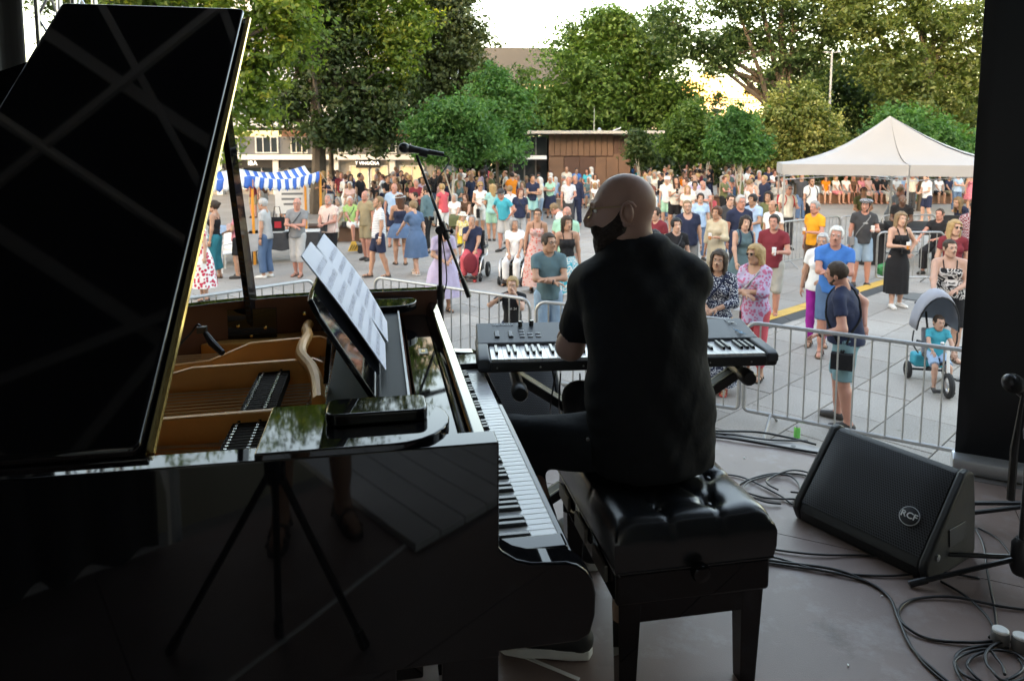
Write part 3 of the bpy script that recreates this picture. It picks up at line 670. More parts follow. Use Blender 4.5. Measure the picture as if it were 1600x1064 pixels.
# iron struts, from the pin block to the tail
def strut(u0, u1, z0=.80, z1=.905, v0=.40, v1=1.75, th=.022):
    m = MB(); d = Vector((u1 - u0, v1 - v0)); nrm = Vector((-d.y, d.x)).normalized() * th / 2
    prof = [(v0, z0), (v0, z1 - .015), (v0 + .03, z1), (v0 + (v1 - v0) * .28, z1), (v0 + (v1 - v0) * .42, z1 - .045), (v1, z1 - .06), (v1, z0)]
    vs = []
    for s in (-1, 1):
        for v, z in prof:
            k = (v - v0) / (v1 - v0); vs.append((u0 + (u1 - u0) * k + nrm.x * s, v + nrm.y * s, z))
    n = len(prof); m.add(vs, [tuple(range(n)), tuple(range(n, 2 * n))[::-1]] + [(i, n + i, n + (i + 1) % n, (i + 1) % n) for i in range(n)])
    m.build('strut', M_PLATE, pn, bev=.005)
strut(.30, .22, z1=.90); strut(.53, .46, z1=.905); strut(.945, .83, z1=.91); strut(1.215, 1.02, z1=.91, v1=1.3)
m = MB(); m.tube(spline([(1.40, .485, .905), (1.30, .485, .91), (1.20, .47, .915), (1.08, .475, .915), (.96, .468, .915), (.82, .425, .915), (.70, .40, .91), (.56, .385, .905)], 5), .018, 10)
m.build('plate_bar', M_PLATE, pn)
m = MB(); m.prism([(.065, .30), (PW - .065, .30), (PW - .065, .36), (.065, .36)], 'z', .80, .865); m.build('pin_block', M_PLATE, pn, bev=.006)
m = MB(); m.box((.80, .335, .885), (1.2, .022, .05)); m.build('capo_bar', mat('plate_edge', (.45, .32, .15), .3, metal=.6, var=.1), pn, bev=.006)
m = MB(); m.prism([(1.30, .40), (1.47, .40), (1.475, .60), (1.42, .78), (1.36, .86), (1.34, .74), (1.32, .55)], 'z', .80, .86); m.build('plate_wing', M_PLATE, pn, bev=.006)
m = MB()
for k in range(46):
    u = .10 + 1.22 * k / 45; v1 = min(1.9, 2.15 - .95 * (u / 1.4) ** 1.3)
    u1 = u + (.12 if u < .5 else -.05) * (v1 - .4); m.tube([(u, .37, .838), (u1, v1, .838)], 0.0034 if u > .5 else .004, 3, caps=False)
m.build('strings', M_STRING, pn)['kind'] = 'stuff'
m = MB()
for k in range(74):
    for j in range(3): m.lathe([(.0034, 0), (.0034, .03)], 5, (.12 + 1.2 * (k + .33 * j) / 74, .385 + .022 * j, .815))
m.build('tuning_pins', M_PIN, pn)['kind'] = 'stuff'
damper_me = None
for k in range(44):
    if damper_me is None:
        m = MB(); m.box((0, 0, .02), (.011, .09, .03)); m.box((0, .03, .038), (.004, .007, .008), 1); m.box((0, -.02, .038), (.004, .007, .008), 1); damper_me = m.mesh('damper', [mat('damper_felt', (.030, .020, .016), .9, var=.3, scale=40), M_PIN])
    o = link('damper', damper_me, pn); o.location = (.20 + .0172 * k, .545, .845)
# action and felt behind the fallboard
m = MB(); m.box((.77, .185, .80), (1.4, .05, .12)); m.build('action_rail', M_ACTION, pn)
m = MB(); m.box((.77, .150, .855), (1.40, .02, .07)); m.build('felt_strip', M_FELT, pn)
m = MB(); m.box((.77, .167, .90), (1.06, .006, .012)); m.build('trim', M_PLATE, pn)
m = MB(); m.prism([(.048, .80), (.048, .905), (.135, .905), (.135, .88), (.06, .80)], 'x', .065, PW - .065); m.build('fallboard', M_LACQ, pn, bev=.003)
m = MB(); m.prism([(.0, .815), (.0, .948), (.03, .955), (.046, .925), (.046, .815)], 'x', .065, PW - .065); m.build('name_rail', M_LACQ, pn, bev=.004)
m = MB(); m.prism([(.02, .728), (.03, .815), (.046, .815), (.05, .728)], 'x', .065, PW - .065); m.build('fallboard_back', M_LACQ, pn)
m = MB(); m.box((.96, .088, .9065), (.055, .028, .003)); dec = m.build('maker_plate', mat('cream_plate', (.62, .54, .38), .5, var=.05), pn)
m = MB(); m.box((.96, .088, .9083), (.018, .012, .002)); m.build('plate_mark', M_GOLD, dec)
# keybed, key slip, arms and blocks
m = MB(); m.box((PW / 2, -.055, .61), (PW - .13, .27, .09)); m.build('keybed', M_LACQ, pn, bev=.006)
m = MB(); m.box((PW / 2, -.170, .655), (PW - .13, .018, .09)); m.build('key_slip', M_LACQ, pn, bev=.004)
armp = [(.05, .9), (.001, .93), (.002, .897), (.012, .882), (.022, .862), (.025, .845), (.022, .822), (.010, .797), (-.008, .774), (-.036, .754), (-.065, .744), (-.10, .740), (-.137, .738), (-.160, .730), (-.180, .715), (-.194, .694), (-.201, .66), (-.200, .615), (-.190, .575), (-.165, .562), (.05, .562)]
for u0, u1 in ((0, .06), (PW - .06, PW)):
    m = MB(); m.prism(armp, 'x', u0 + .0005, u1 + .0005); m.build('arm', M_LACQ, pn, bev=.006)
KU0, KU1 = .125, 1.345; KP = (KU1 - KU0) / 52
for u0, u1 in ((.062, KU0 - .003), (KU1 + .003, PW - .062)):
    m = MB(); m.box(((u0 + u1) / 2, -.070, .69), (u1 - u0, .18, .09)); m.build('key_block', M_LACQ, pn, bev=.008)
wk = MB(); wk.box((0, 0, 0), (KP - .0012, .212, .018)); wk_me = wk.mesh('white_key', M_IVORY)
bk = MB(); bk.prism([(-.052, 0), (-.046, .011), (.045, .012), (.045, 0)], 'x', -.0052, .0052); bk_me = bk.mesh('black_key', M_EBONY)
for k in range(52):
    o = link('white_key', wk_me, pn); o.location = (KU0 + KP * (k + .5), -.050, .706 + random.uniform(-.0003, .0003))
    md = o.modifiers.new('bevel', 'BEVEL'); md.width = .0012; md.segments = 1
    if k < 51 and (k % 7) in (0, 2, 3, 5, 6):
        o = link('black_key', bk_me, pn); o.location = (KU0 + KP * (k + 1), -.046, .7145)
m = MB(); m.box((.735, -.0, .680), (1.30, .30, .03)); m.build('key_frame', M_ACTION, pn)
# music desk on its two end shelves
def shelf_poly(u0, u1, v0, v1):
    r = (u1 - u0) / 2; return [(u1, v1), (u0, v1)] + [(u0 + r - r * cos(q), v0 + r - r * sin(q)) for q in [radians(a) for a in range(0, 181, 15)]]
for u0, u1 in ((.002, .245), (1.285, 1.478)):
    zt = 1.012 if u0 < .1 else .985
    m = MB(); m.prism(shelf_poly(u0, u1, .085, .455), 'z', zt - .028, zt); s = m.build('desk_shelf', M_LACQ, pn, bev=.004)
    if u0 < .1:
        m = MB(); m.prism(rrect(u0 + .10, .13, u1 - .048, .335, .022), 'z', zt + .0005, zt + .026); m.build('sliding_plate', M_LACQ, s, bev=.005)
m = MB(); m.box((.765, .255, .955), (1.03, .20, .016)); m.build('desk_tray', mat('dull_black_wood', (.010, .013, .018), .55, var=.3, scale=14, spec=.2), pn, bev=.003)
m = MB(); m.box((.765, .158, .965), (1.03, .006, .012)); m.build('tray_edge', M_STEEL, pn)
DV0, DZ0, DV1, DZ1 = .222, .985, .379, 1.245
dl = Vector((0, DV1 - DV0, DZ1 - DZ0)).normalized(); dn = Vector((0, -dl.z, dl.y))
poly = [(.275, 0), (1.235, 0), (1.255, .05), (1.20, .25), (1.15, .295), (.40, .295), (.31, .29), (.28, .25)]
m = MB(); vs = []
for s in (0, .014):
    for u, l in poly: vs.append(tuple(Vector((u, DV0, DZ0)) + dl * l - dn * s))
n = len(poly); m.add(vs, [tuple(range(n)), tuple(range(n, 2 * n))[::-1]] + [(i, n + i, n + (i + 1) % n, (i + 1) % n) for i in range(n)])
m.build('music_desk', M_LACQ, pn, bev=.004)
for u in (.5, 1.0):
    m = MB(); m.box((u, .352, 1.06), (.03, .012, .17), M=Matrix.Rotation(radians(6), 3, 'X')); m.build('desk_prop', M_LACQ, pn)
# lid with the front flap folded back on it
LA = radians(38.07); LM = Matrix.Translation((0, 0, 1.006)) @ Matrix.Rotation(-LA, 4, 'Y')
lidp = [(0, .632), (1.56, .632), (1.53, .80), (1.46, .96), (1.37, 1.10), (1.22, 1.264), (1.10, 1.46), (.98, 1.70), (.87, 1.94), (.73, 2.18), (.55, 2.32), (.36, 2.37), (.16, 2.33), (.04, 2.22), (0, 2.07)]
m = MB(); m.prism(lidp, 'z', 0, .021, M=LM); lid = m.build('lid', M_LACQ, pn, bev=.003)
m = MB(); m.prism(rrect(.004, .640, 1.572, 1.185, .02), 'z', .024, .050, M=LM); fp = m.build('lid_flap', M_LACQ, lid, bev=.009, seg=3)
m = MB(); m.tube([LM @ Vector((.01, .628, .023)), LM @ Vector((1.55, .628, .023))], .0085, 8); m.build('hinge', M_GOLD, lid)
m = MB(); m.box((.78, .6300, .0070), (1.54, .004, .0135), M=None); m.v = [tuple(LM @ Vector(p)) for p in m.v]; m.build('lid_edge_glint', mat('lit_lid_bevel', (.66, .60, .48), .35, var=.1), lid)  # cream strip paints the light caught by the bevel of the lid's underside
P0, P1 = Vector((1.445, .685, .87)), Vector((1.205, .735, 1.935))
d = (P1 - P0); Lp = d.length; q = d.to_track_quat('Z', 'Y').to_matrix()
m = MB(); m.prism([(-.036, 0), (.036, 0), (.032, .5), (.022, Lp), (-.022, Lp), (-.032, .5)], 'x', -.011, .011)
m.v = [tuple(P0 + q @ Vector((p[0], p[1], p[2]))) for p in m.v]; st = m.build('prop_stick', M_LACQ, pn, bev=.003)
for a, b in ((.14, .24), (.34, .52)):
    m = MB(); m.box((0, 0, 0), (.003, .004, b - a)); m.v = [tuple(P0 + q @ (Vector(p) + Vector((-.0125, .004, (a + b) / 2)))) for p in m.v]; m.build('slot', M_STEEL, st)
m = MB(); m.prism([(.60, .80), (.60, .97), (.78, .97), (.78, .86), (.70, .80)], 'x', 1.40, 1.415); pb = m.build('prop_plate', M_LACQ, pn)
for v, z in ((.64, .90), (.69, .87), (.735, .91), (.50, .945)):
    m = MB(); m.ball((1.398, v, z), (.004, .007, .007), 8, 5); m.build('screw', M_GOLD, pb)
# legs and pedals
legp = [(.052, .55), (.05, .42), (.036, .14), (.05, .11), (.05, .095), (.03, .09)]
for u, v in ((.13, .05), (PW - .13, .05), (.38, 2.02)):
    m = MB(); m.prism([(-.06, -.06), (.06, -.06), (.06, .06), (-.06, .06)], 'z', .40, .60)
    vs = []
    for hw, z in ((.058, .40), (.032, .09)): vs += [(-hw, -hw, z), (hw, -hw, z), (hw, hw, z), (-hw, hw, z)]
    m.add(vs, [(4, 5, 1, 0), (5, 6, 2, 1), (6, 7, 3, 2), (7, 4, 0, 3)]); m.v = [(p[0] + u, p[1] + v, p[2]) for p in m.v]
    lg = m.build('leg', M_LACQ, pn, bev=.004)
    m = MB(); m.lathe([(.02, 0), (.034, .01), (.034, .05), (.02, .06)], 14, (u, v, .0)); m.lathe([(.014, .06), (.014, .092)], 8, (u, v, 0)); m.build('caster', M_GOLD, lg)
ly = MB(); ly.box((.77, .20, .09), (.34, .16, .07)); lyr = ly.build('pedal_lyre', M_LACQ, pn, bev=.006)
for s in (-.09, .09):
    m = MB(); m.box((.77 + s, .22, .36), (.035, .035, .48)); m.build('lyre_post', M_LACQ, lyr)
for s in (-.075, 0, .075):
    m = MB(); m.box((.77 + s, .06, .075), (.03, .16, .012)); m.build('pedal', M_GOLD, lyr, bev=.004)
# sheets of music on the desk
M_PAPER = mat('sheet_paper', (.62, .66, .80), .75, var=.03, scale=6)
M_INK = mat('sheet_ink', (.33, .35, .45), .8, var=.2)
def sheet(label, u0a, u1a, u0b, u1b, l0, l1, off, seed):
    "bottom from u0a to u1a, top from u0b to u1b; a slightly curled sheet leaning on the desk"
    root = thing('sheet_music', label, 'sheet music', PO, PA); P = []
    def pt(s, t, o=0.0):
        u = (u0a + (u0b - u0a) * t) * (1 - s) + (u1a + (u1b - u1a) * t) * s; l = l0 + (l1 - l0) * t
        return Vector((u, DV0, DZ0)) + dl * l + dn * (off + o + .010 * sin(t * pi) * (.4 + s))
    for j in range(9):
        for i in range(7): P.append(pt(i / 6, j / 8))
    m = MB(); m.grid(P, 7, 9); pg = m.build('page', M_PAPER, root, sharp=180)
    m = MB(); m.grid([pt(i / 6, j / 8, -.003) for j in range(9) for i in range(7)], 7, 9); m.build('back_page', M_PAPER, root, sharp=180)
    R = random.Random(seed); ink = MB()
    for r in range(7):
        t0 = .10 + .12 * r
        for k in range(5):
            t = t0 + .010 * k; s0, s1 = .08, .93
            q = [pt(s0, t, .0012), pt(s1, t, .0012), pt(s1, t + .0022, .0012), pt(s0, t + .0022, .0012)]; ink.add(q, [(0, 1, 2, 3)])
        for _ in range(16):
            s = R.uniform(.1, .9); t = t0 + R.uniform(-.004, .044); w_ = .016
            ink.add([pt(s, t, .0014), pt(s + w_, t, .0014), pt(s + w_, t + .009, .0014), pt(s, t + .009, .0014)], [(0, 1, 2, 3)])
            ink.add([pt(s + w_, t, .0014), pt(s + w_ + .003, t, .0014), pt(s + w_ + .003, t + .03, .0014), pt(s + w_, t + .03, .0014)], [(0, 1, 2, 3)])
    ink.build('printed_notes', M_INK, pg)['kind'] = 'stuff'
sheet('sheet of printed music on the piano desk, the one nearer the lid', .53, .79, .436, .686, -.004, .372, .012, 1)
sheet('sheet of printed music on the piano desk, the one nearer the audience', .825, 1.08, .70, .985, -.015, .352, .016, 2)
# small clip microphone inside the piano
cm = thing('clip_microphone', 'small black microphone clipped to the frame inside the piano', 'microphone', PO, PA)
m = MB(); m.tube([(1.19, .80, .94), (1.16, .775, .915), (1.12, .735, .89)], [.009, .013, .010], 10); m.build('capsule', M_BLACK, cm)
m = MB(); m.tube(spline([(1.19, .80, .94), (1.22, .83, .965), (1.24, .86, .93), (1.22, .90, .89)], 5), .0035, 6); m.build('gooseneck', M_BLACK, cm)
m = MB(); m.box((1.205, .815, .95), (.022, .03, .022)); m.build('clip', M_BLKMET, cm)
# ================================================================== BENCH
BR = radians(10.5)
bn = thing('piano_bench', 'black tufted leather piano bench under the seated man', 'bench', (.455, 2.235, ZS), BR)
M_LEATHER = mat('black_leather', (.010, .011, .013), .27, var=.25, scale=25, bump=.05, bscale=320, spec=.6)
BW, BL, CZ = .47, .66, .155       # width, length, cushion height
NX, NY = 45, 61; BTN = []
for r, y in enumerate((-.235, -.08, .08, .235)):
    for x in ((-.15, 0, .15) if r % 2 else (-.078, .078)): BTN.append((x, y))
def cushz(x, y):
    ex = 1 - abs(x) / (BW / 2); ey = 1 - abs(y) / (BL / 2)
    edge = (1 - (1 - min(1, ex / .30)) ** 2.4) ** .5 * (1 - (1 - min(1, ey / .20)) ** 2.4) ** .5
    z = .70 + .30 * edge
    d = 0
    for bx, by in BTN:
        q = hypot(x - bx, y - by); d += .30 * math.exp(-(q / .030) ** 2) + .12 * math.exp(-(q / .075) ** 2)
    for bx, by in BTN:                       # creases run from button to button and out to the edge
        for cx, cy in BTN:
            L = hypot(cx - bx, cy - by)
            if .02 < L < .19 and (bx, by) < (cx, cy):
                t = ((x - bx) * (cx - bx) + (y - by) * (cy - by)) / L / L
                if 0 < t < 1:
                    q = abs((x - bx) * (cy - by) - (y - by) * (cx - bx)) / L; d += .13 * math.exp(-(q / .010) ** 2)
        if abs(by) > .2 and by * y > by * by: d += .13 * math.exp(-((x - bx) / .007) ** 2)
        if abs(bx) > .1 and bx * x > bx * bx: d += .10 * math.exp(-((y - by) / .007) ** 2)
    return .395 + CZ * (z - d * .40)
P = []
for j in range(NY):
    for i in range(NX):
        sx = sin((i / (NX - 1) - .5) * pi) if False else 2 * i / (NX - 1) - 1; sy = 2 * j / (NY - 1) - 1
        x = BW / 2 * sx; y = BL / 2 * sy; P.append((x, y, cushz(x, y)))
m = MB(); m.grid(P, NX, NY)
ring = [j for j in range(NX)] + [j * NX + NX - 1 for j in range(1, NY)] + [(NY - 1) * NX + i for i in range(NX - 2, -1, -1)] + [j * NX for j in range(NY - 2, 0, -1)]
n0 = len(m.v); K = len(ring)
for lev, (o, z) in enumerate(((.006, .485), (.006, .44), (.0, .402))):
    for k in ring:
        x, y, _ = m.v[k]; L = max(abs(x) / (BW / 2), abs(y) / (BL / 2)); m.v.append((x + o * (1 if x > BW / 2 - .001 else -1 if x < -BW / 2 + .001 else 0), y + o * (1 if y > BL / 2 - .001 else -1 if y < -BL / 2 + .001 else 0), z))
lv = [ring] + [list(range(n0 + K * l, n0 + K * (l + 1))) for l in range(3)]
for a, b in zip(lv[:-1], lv[1:]):
    for k in range(K): m.f.append((a[k], b[k], b[(k + 1) % K], a[(k + 1) % K])); m.m.append(0)
cu = m.build('cushion', M_LEATHER, bn, sharp=75)
for bx, by in BTN:
    m = MB(); m.ball((bx, by, cushz(bx, by) + .002), (.011, .011, .006), 10, 6); m.build('button', M_LEATHER, cu)
m = MB(); m.tube([(-BW / 2, -BL / 2, .402), (BW / 2, -BL / 2, .402), (BW / 2, BL / 2, .402), (-BW / 2, BL / 2, .402)], .004, 6, closed=True); m.build('piping', M_LEATHER, cu)
m = MB(); m.box((0, 0, .35), (BW - .008, BL - .008, .10)); fr = m.build('frame', M_LACQ, bn, bev=.012)
for s in (-1, 1):
    m = MB(); m.lathe([(.010, 0), (.010, .02), (.026, .024), (.028, .034), (.024, .046), (.012, .050)], 16, (0, s * (BL / 2 - .006), .40), M=Matrix.Rotation(s * -pi / 2, 3, 'X')); m.build('knob', M_LACQ, fr)
M_OLDWOOD = mat('worn_bench_wood', (.10, .085, .075), .55, var=.4, scale=7)
for k in range(3):
    m = MB(); m.box((-BW / 2 - .004, -.2 + .2 * k, .36), (.012, .12, .05)); m.build('side_plate', M_OLDWOOD, fr, bev=.004)
for sx in (-1, 1):
    for sy in (-1, 1):
        vs = []
        for hw, z in ((.034, .31), (.024, 0)): vs += [(-hw, -hw, z), (hw, -hw, z), (hw, hw, z), (-hw, hw, z)]
        m = MB(); m.add(vs, [(4, 5, 1, 0), (5, 6, 2, 1), (6, 7, 3, 2), (7, 4, 0, 3), (0, 1, 2, 3), (7, 6, 5, 4)]); m.v = [(p[0] + sx * (BW / 2 - .05), p[1] + sy * (BL / 2 - .05), p[2]) for p in m.v]
        m.build('leg', M_LACQ, bn, bev=.004)
m = MB(); m.box((0, -BL / 2 + .03, .275), (BW - .10, .022, .07)); m.build('apron', M_LACQ, bn)
m = MB(); m.box((0, BL / 2 - .03, .275), (BW - .10, .022, .07)); m.build('apron', M_LACQ, bn)

# ================================================================== SYNTHESIZER AND ITS STAND
sy = thing('synthesizer', 'black stage keyboard in front of the seated man', 'keyboard', (.430, 2.785, ZS), radians(4.6))
M_SYN = mat('synth_shell', (.055, .060, .068), .48, var=.1, scale=40)
M_SYND = mat('synth_dark', (.014, .014, .016), .5, var=.2, scale=30)
M_LABEL = mat('panel_print', (.55, .57, .6), .6, var=0)
SW = 1.14; hw = SW / 2; SZ = .732
m = MB(); m.box((0, .02, SZ + .022), (SW, .36, .042)); m.build('bottom_case', M_SYND, sy, bev=.014)
# sloped control panel with chamfered ends
prof = [(.015, SZ + .035), (.015, SZ + .066), (.195, SZ + .100), (.212, SZ + .092), (.212, SZ + .03)]
m = MB(); m.prism(prof, 'x', -hw + .004, hw - .004); m.build('control_panel', M_SYN, sy, bev=.006)
for s in (-1, 1):
    m = MB(); m.prism([(-.165, SZ + .02), (-.165, SZ + .052), (-.14, SZ + .062), (.014, SZ + .068), (.014, SZ + .02)], 'x', s * hw - (.046 if s > 0 else -.0), s * hw + (.0 if s > 0 else .046)); m.build('end_block', M_SYN, sy, bev=.008)
m = MB(); m.box((0, -.163, SZ + .028), (SW - .10, .012, .034)); m.build('key_slip', M_SYND, sy, bev=.003)
kx0 = -hw + .05; kp = (SW - .10) / 44
wkb = MB(); wkb.box((0, 0, 0), (kp - .0014, .172, .016)); wkm = wkb.mesh('white_key', M_IVORY)
bkb = MB(); bkb.prism([(-.045, 0), (-.038, .012), (.05, .013), (.05, 0)], 'x', -.005, .005); bkm = bkb.mesh('black_key', M_EBONY)
for k in range(44):
    o = link('white_key', wkm, sy); o.location = (kx0 + kp * (k + .5), -.07, SZ + .046)
    if k < 43 and (k % 7) in (0, 2, 3, 5, 6): o = link('black_key', bkm, sy); o.location = (kx0 + kp * (k + 1), -.060, SZ + .053)
SL_ = atan2(.034, .18)
def panel_pt(x, t): return (x, .015 + .18 * t, SZ + .0665 + .034 * t)
for k, x in enumerate((-hw + .085, -hw + .14)):
    m = MB(); m.box(panel_pt(x, .40), (.019, .055, .012), M=Matrix.Rotation(SL_, 3, 'X')); m.build('wheel', M_EBONY, sy, bev=.004)
for x, t in ((-hw + .185, .80), (-hw + .232, .84), (-.06, .88), (-.02, .88), (-.06, .72), (-.02, .60), (.03, .7), (.07, .7)):
    m = MB(); m.lathe([(.0095, 0), (.0088, .02), (.007, .022)], 10, panel_pt(x, t)); m.build('knob', M_EBONY, sy)
for x, ts in ((-hw + .185, (.56, .42, .28)), (-hw + .218, (.42, .28)), (-hw + .250, (.42, .28)), (-.115, (.86, .74, .56, .42, .28)), (-.058, (.30,)), (-.02, (.30,)), (.03, (.3, .45)), (.30, (.3, .5))):
    for t in ts:
        m = MB(); m.box(panel_pt(x, t), (.021, .010, .007), M=Matrix.Rotation(SL_, 3, 'X')); m.build('push_button', M_LABEL, sy, bev=.002)
M_SCREEN = mat('synth_screen', (.02, .03, .05), .1, var=0, emit=((.35, .5, .8), .25))
m = MB(); m.box(panel_pt(.16, .52), (.16, .10, .004), M=Matrix.Rotation(SL_, 3, 'X')); m.build('screen', M_SCREEN, sy)
text_mesh('lettering', 'YAMAHA', .017, M_LABEL, sy, tuple(Vector(panel_pt(-hw + .115, .88)) + Vector((0, 0, .0015))), (SL_, 0, 0), .0006, 1.3)
M_BLUEPR = mat('blue_print', (.10, .32, .55), .5, var=0)
text_mesh('lettering', 'MOD', .040, M_BLUEPR, sy, tuple(Vector(panel_pt(hw - .062, .30)) + Vector((0, 0, .0022))), (SL_, 0, pi / 2), .0006, .95, .25)
text_mesh('lettering', 'X7', .050, M_LABEL, sy, tuple(Vector(panel_pt(hw - .064, .80)) + Vector((0, 0, .0022))), (SL_, 0, pi / 2), .0006, .9, .25)
for k in range(7):
    m = MB(); m.ball((-.5 + .16 * k, -.1705, SZ + .025), (.004, .002, .004), 6, 4); m.build('case_screw', M_STEEL, sy)
ks = thing('keyboard_stand', 'black folding X stand carrying the stage keyboard', 'keyboard stand', (.447, 2.785, ZS), radians(4.6))
for s, yy in ((1, .03), (-1, -.02)):
    m = MB(); a = Vector((-.44 * s, yy, .67)); b = Vector((.50 * s, yy, .05)); d = (b - a); q = d.to_track_quat('Z', 'X').to_matrix()
    m.box((0, 0, 0), (.034, .078, d.length)); m.v = [tuple((a + b) / 2 + q @ Vector(p)) for p in m.v]; lg = m.build('cross_tube', M_BLKMET, ks, bev=.004)
    for e in (-.026, .026):
        m = MB(); m.box((0, 0, 0), (.0365, .004, d.length - .02)); m.v = [tuple((a + b) / 2 + q @ (Vector(p) + Vector((0, e, 0)))) for p in m.v]; m.build('edge_line', mat('gold_edge', (.45, .40, .30), .35, metal=.6, var=.1), lg)
    m = MB(); m.tube([(a.x, -.20 if s > 0 else -.10, .69), (a.x, .20, .69)], .022, 10); lt = m.build('support_arm', M_BLKMET, ks)
    m = MB(); m.lathe([(.026, 0), (.030, .01), (.030, .06), (.024, .07)], 14, (a.x, -.20 if s > 0 else -.10, .69), M=Matrix.Rotation(pi / 2, 3, 'X')); m.build('end_cap', M_BLACK, lt)
    m = MB(); m.tube([(b.x, -.22, .03), (b.x, .22, .03)], .022, 10); m.build('foot', M_BLKMET, ks)
m = MB(); m.lathe([(.03, -.06), (.03, .06)], 12, (0, 0, .36), M=Matrix.Rotation(pi / 2, 3, 'X')); m.build('pivot', M_BLKMET, ks)

# ================================================================== FLOOR MONITORS
def grille_mat():
    m = mat('speaker_grille', (.035, .036, .040), .45, metal=.3, var=0); t, b = nodes_of(m)
    tc = t.nodes.new('ShaderNodeTexCoord'); mp = t.nodes.new('ShaderNodeMapping'); mp.inputs['Scale'].default_value = (1, 1, 1)
    vo = t.nodes.new('ShaderNodeTexVoronoi'); vo.voronoi_dimensions = '2D'; vo.inputs['Scale'].default_value = 105; vo.inputs['Randomness'].default_value = .0
    sx = t.nodes.new('ShaderNodeSeparateXYZ'); cx = t.nodes.new('ShaderNodeCombineXYZ')
    t.links.new(tc.outputs['UV'], mp.inputs[0]); t.links.new(mp.outputs[0], sx.inputs[0])
    ad = t.nodes.new('ShaderNodeMath'); ad.operation = 'MULTIPLY_ADD'; ad.inputs[1].default_value = .5       # skewed lattice: holes in staggered rows
    t.links.new(sx.outputs[1], ad.inputs[0]); t.links.new(sx.outputs[0], ad.inputs[2]); t.links.new(ad.outputs[0], cx.inputs[0]); t.links.new(sx.outputs[1], cx.inputs[1])
    t.links.new(cx.outputs[0], vo.inputs['Vector'])
    r = ramp(t, [(.30, (.0025, .0025, .003)), (.40, (.055, .057, .064))]); t.links.new(vo.outputs['Distance'], r.inputs[0]); t.links.new(r.outputs[0], b.inputs['Base Color'])
    bp = t.nodes.new('ShaderNodeBump'); bp.inputs['Strength'].default_value = .6; bp.inputs['Distance'].default_value = .002
    t.links.new(vo.outputs['Distance'], bp.inputs['Height']); bp.invert = True
    return m
M_GRILLE = grille_mat()
M_CAB = mat('cabinet_black', (.009, .0093, .011), .5, var=.25, scale=60, bump=.25, bscale=500)
def wedge(name, label, loc, rz, W=.55, logo=True, group=None):
    "local x along the front edge, y towards the back, the grille slopes up towards the back"
    t = thing(name, label, 'loudspeaker', loc, rz, group)
    prof = [(.012, 0), (-.004, .05), (.004, .075), (.235, .345), (.262, .352), (.300, .335), (.325, .20), (.345, .03), (.335, 0)]
    m = MB(); m.prism(prof, 'x', .03, W - .03); m.build('cabinet', M_CAB, t, bev=.010)
    for x0, x1 in ((0, .034), (W - .034, W)):
        pr = [(.016, -.002), (-.010, .05), (-.002, .082), (.232, .354), (.262, .361), (.304, .343), (.331, .20), (.351, .03), (.340, -.002)]
        m = MB(); m.prism(pr, 'x', x0, x1); c = m.build('end_cheek', M_CAB, t, bev=.012)
        xo = W + .001 if x0 > 0 else -.001
        m = MB(); m.lathe([(.013, 0), (.013, .004), (.006, .006)], 12, (xo, .06, .085), M=Matrix.Rotation(pi / 2 if x0 > 0 else -pi / 2, 3, 'Y')); m.build('corner_screw', M_STEEL, c)
        if x0 > 0:
            m = MB(); m.prism([(.14, .10), (.24, .10), (.25, .17), (.13, .17)], 'x', W - .001, W + .004); m.build('handle_recess', M_BLACK, c, bev=.002)
    # perforated steel grille, slightly proud and bowed
    a = Vector((.0, .008, .083)); b = Vector((.0, .232, .343)); dd = (b - a); L = dd.length; dd.normalize(); nn = Vector((0, -dd.z, dd.y))
    P = []; uv = []
    for j in range(9):
        for i in range(13):
            s = i / 12; r = j / 8; bow = .010 * (1 - (2 * r - 1) ** 4) * (1 - (2 * s - 1) ** 8)
            P.append(Vector((.036 + (W - .072) * s, 0, 0)) + a + dd * (L * r) + nn * (.003 + bow)); uv.append(((W - .072) * s, L * r))
    m = MB(); m.grid(P, 13, 9); me = m.mesh('grille', M_GRILLE, 180); ul = me.uv_layers.new(name='UVMap')
    for lp in me.loops: ul.data[lp.index].uv = uv[lp.vertex_index]
    g = link('grille', me, t)
    if logo:
        c = Vector((W - .115, 0, 0)) + a + dd * (L * .36) + nn * .0145; R = Matrix((Vector((1, 0, 0)), dd, nn)).transposed()
        m = MB(); m.lathe([(.034, 0), (.034, .004), (.031, .005)], 24, c, M=R); lg = m.build('badge', M_BLACK, g)
        e = R.to_euler(); text_mesh('lettering', 'RCF', .033, M_WHITE, lg, tuple(c + nn * .006), e, .0008, 1.05, 0, .0006)
        m = MB(); m.lathe([(.037, -.001), (.037, .002), (.035, .002)], 24, c, M=R); m.build('badge_ring', M_LABEL, g)
    return t
fl_, fr_ = Vector((1.185, 2.905)), Vector((1.475, 2.455)); dv = fr_ - fl_
wedge('floor_monitor', 'black floor monitor speaker with a round badge on its grille', (fl_.x, fl_.y, ZS + .002), atan2(dv.y, dv.x), dv.length + .02)
wedge('floor_monitor', 'black floor monitor speaker standing behind the keyboard stand', (-.27, 3.72, ZS + .002), radians(12), .58, False)

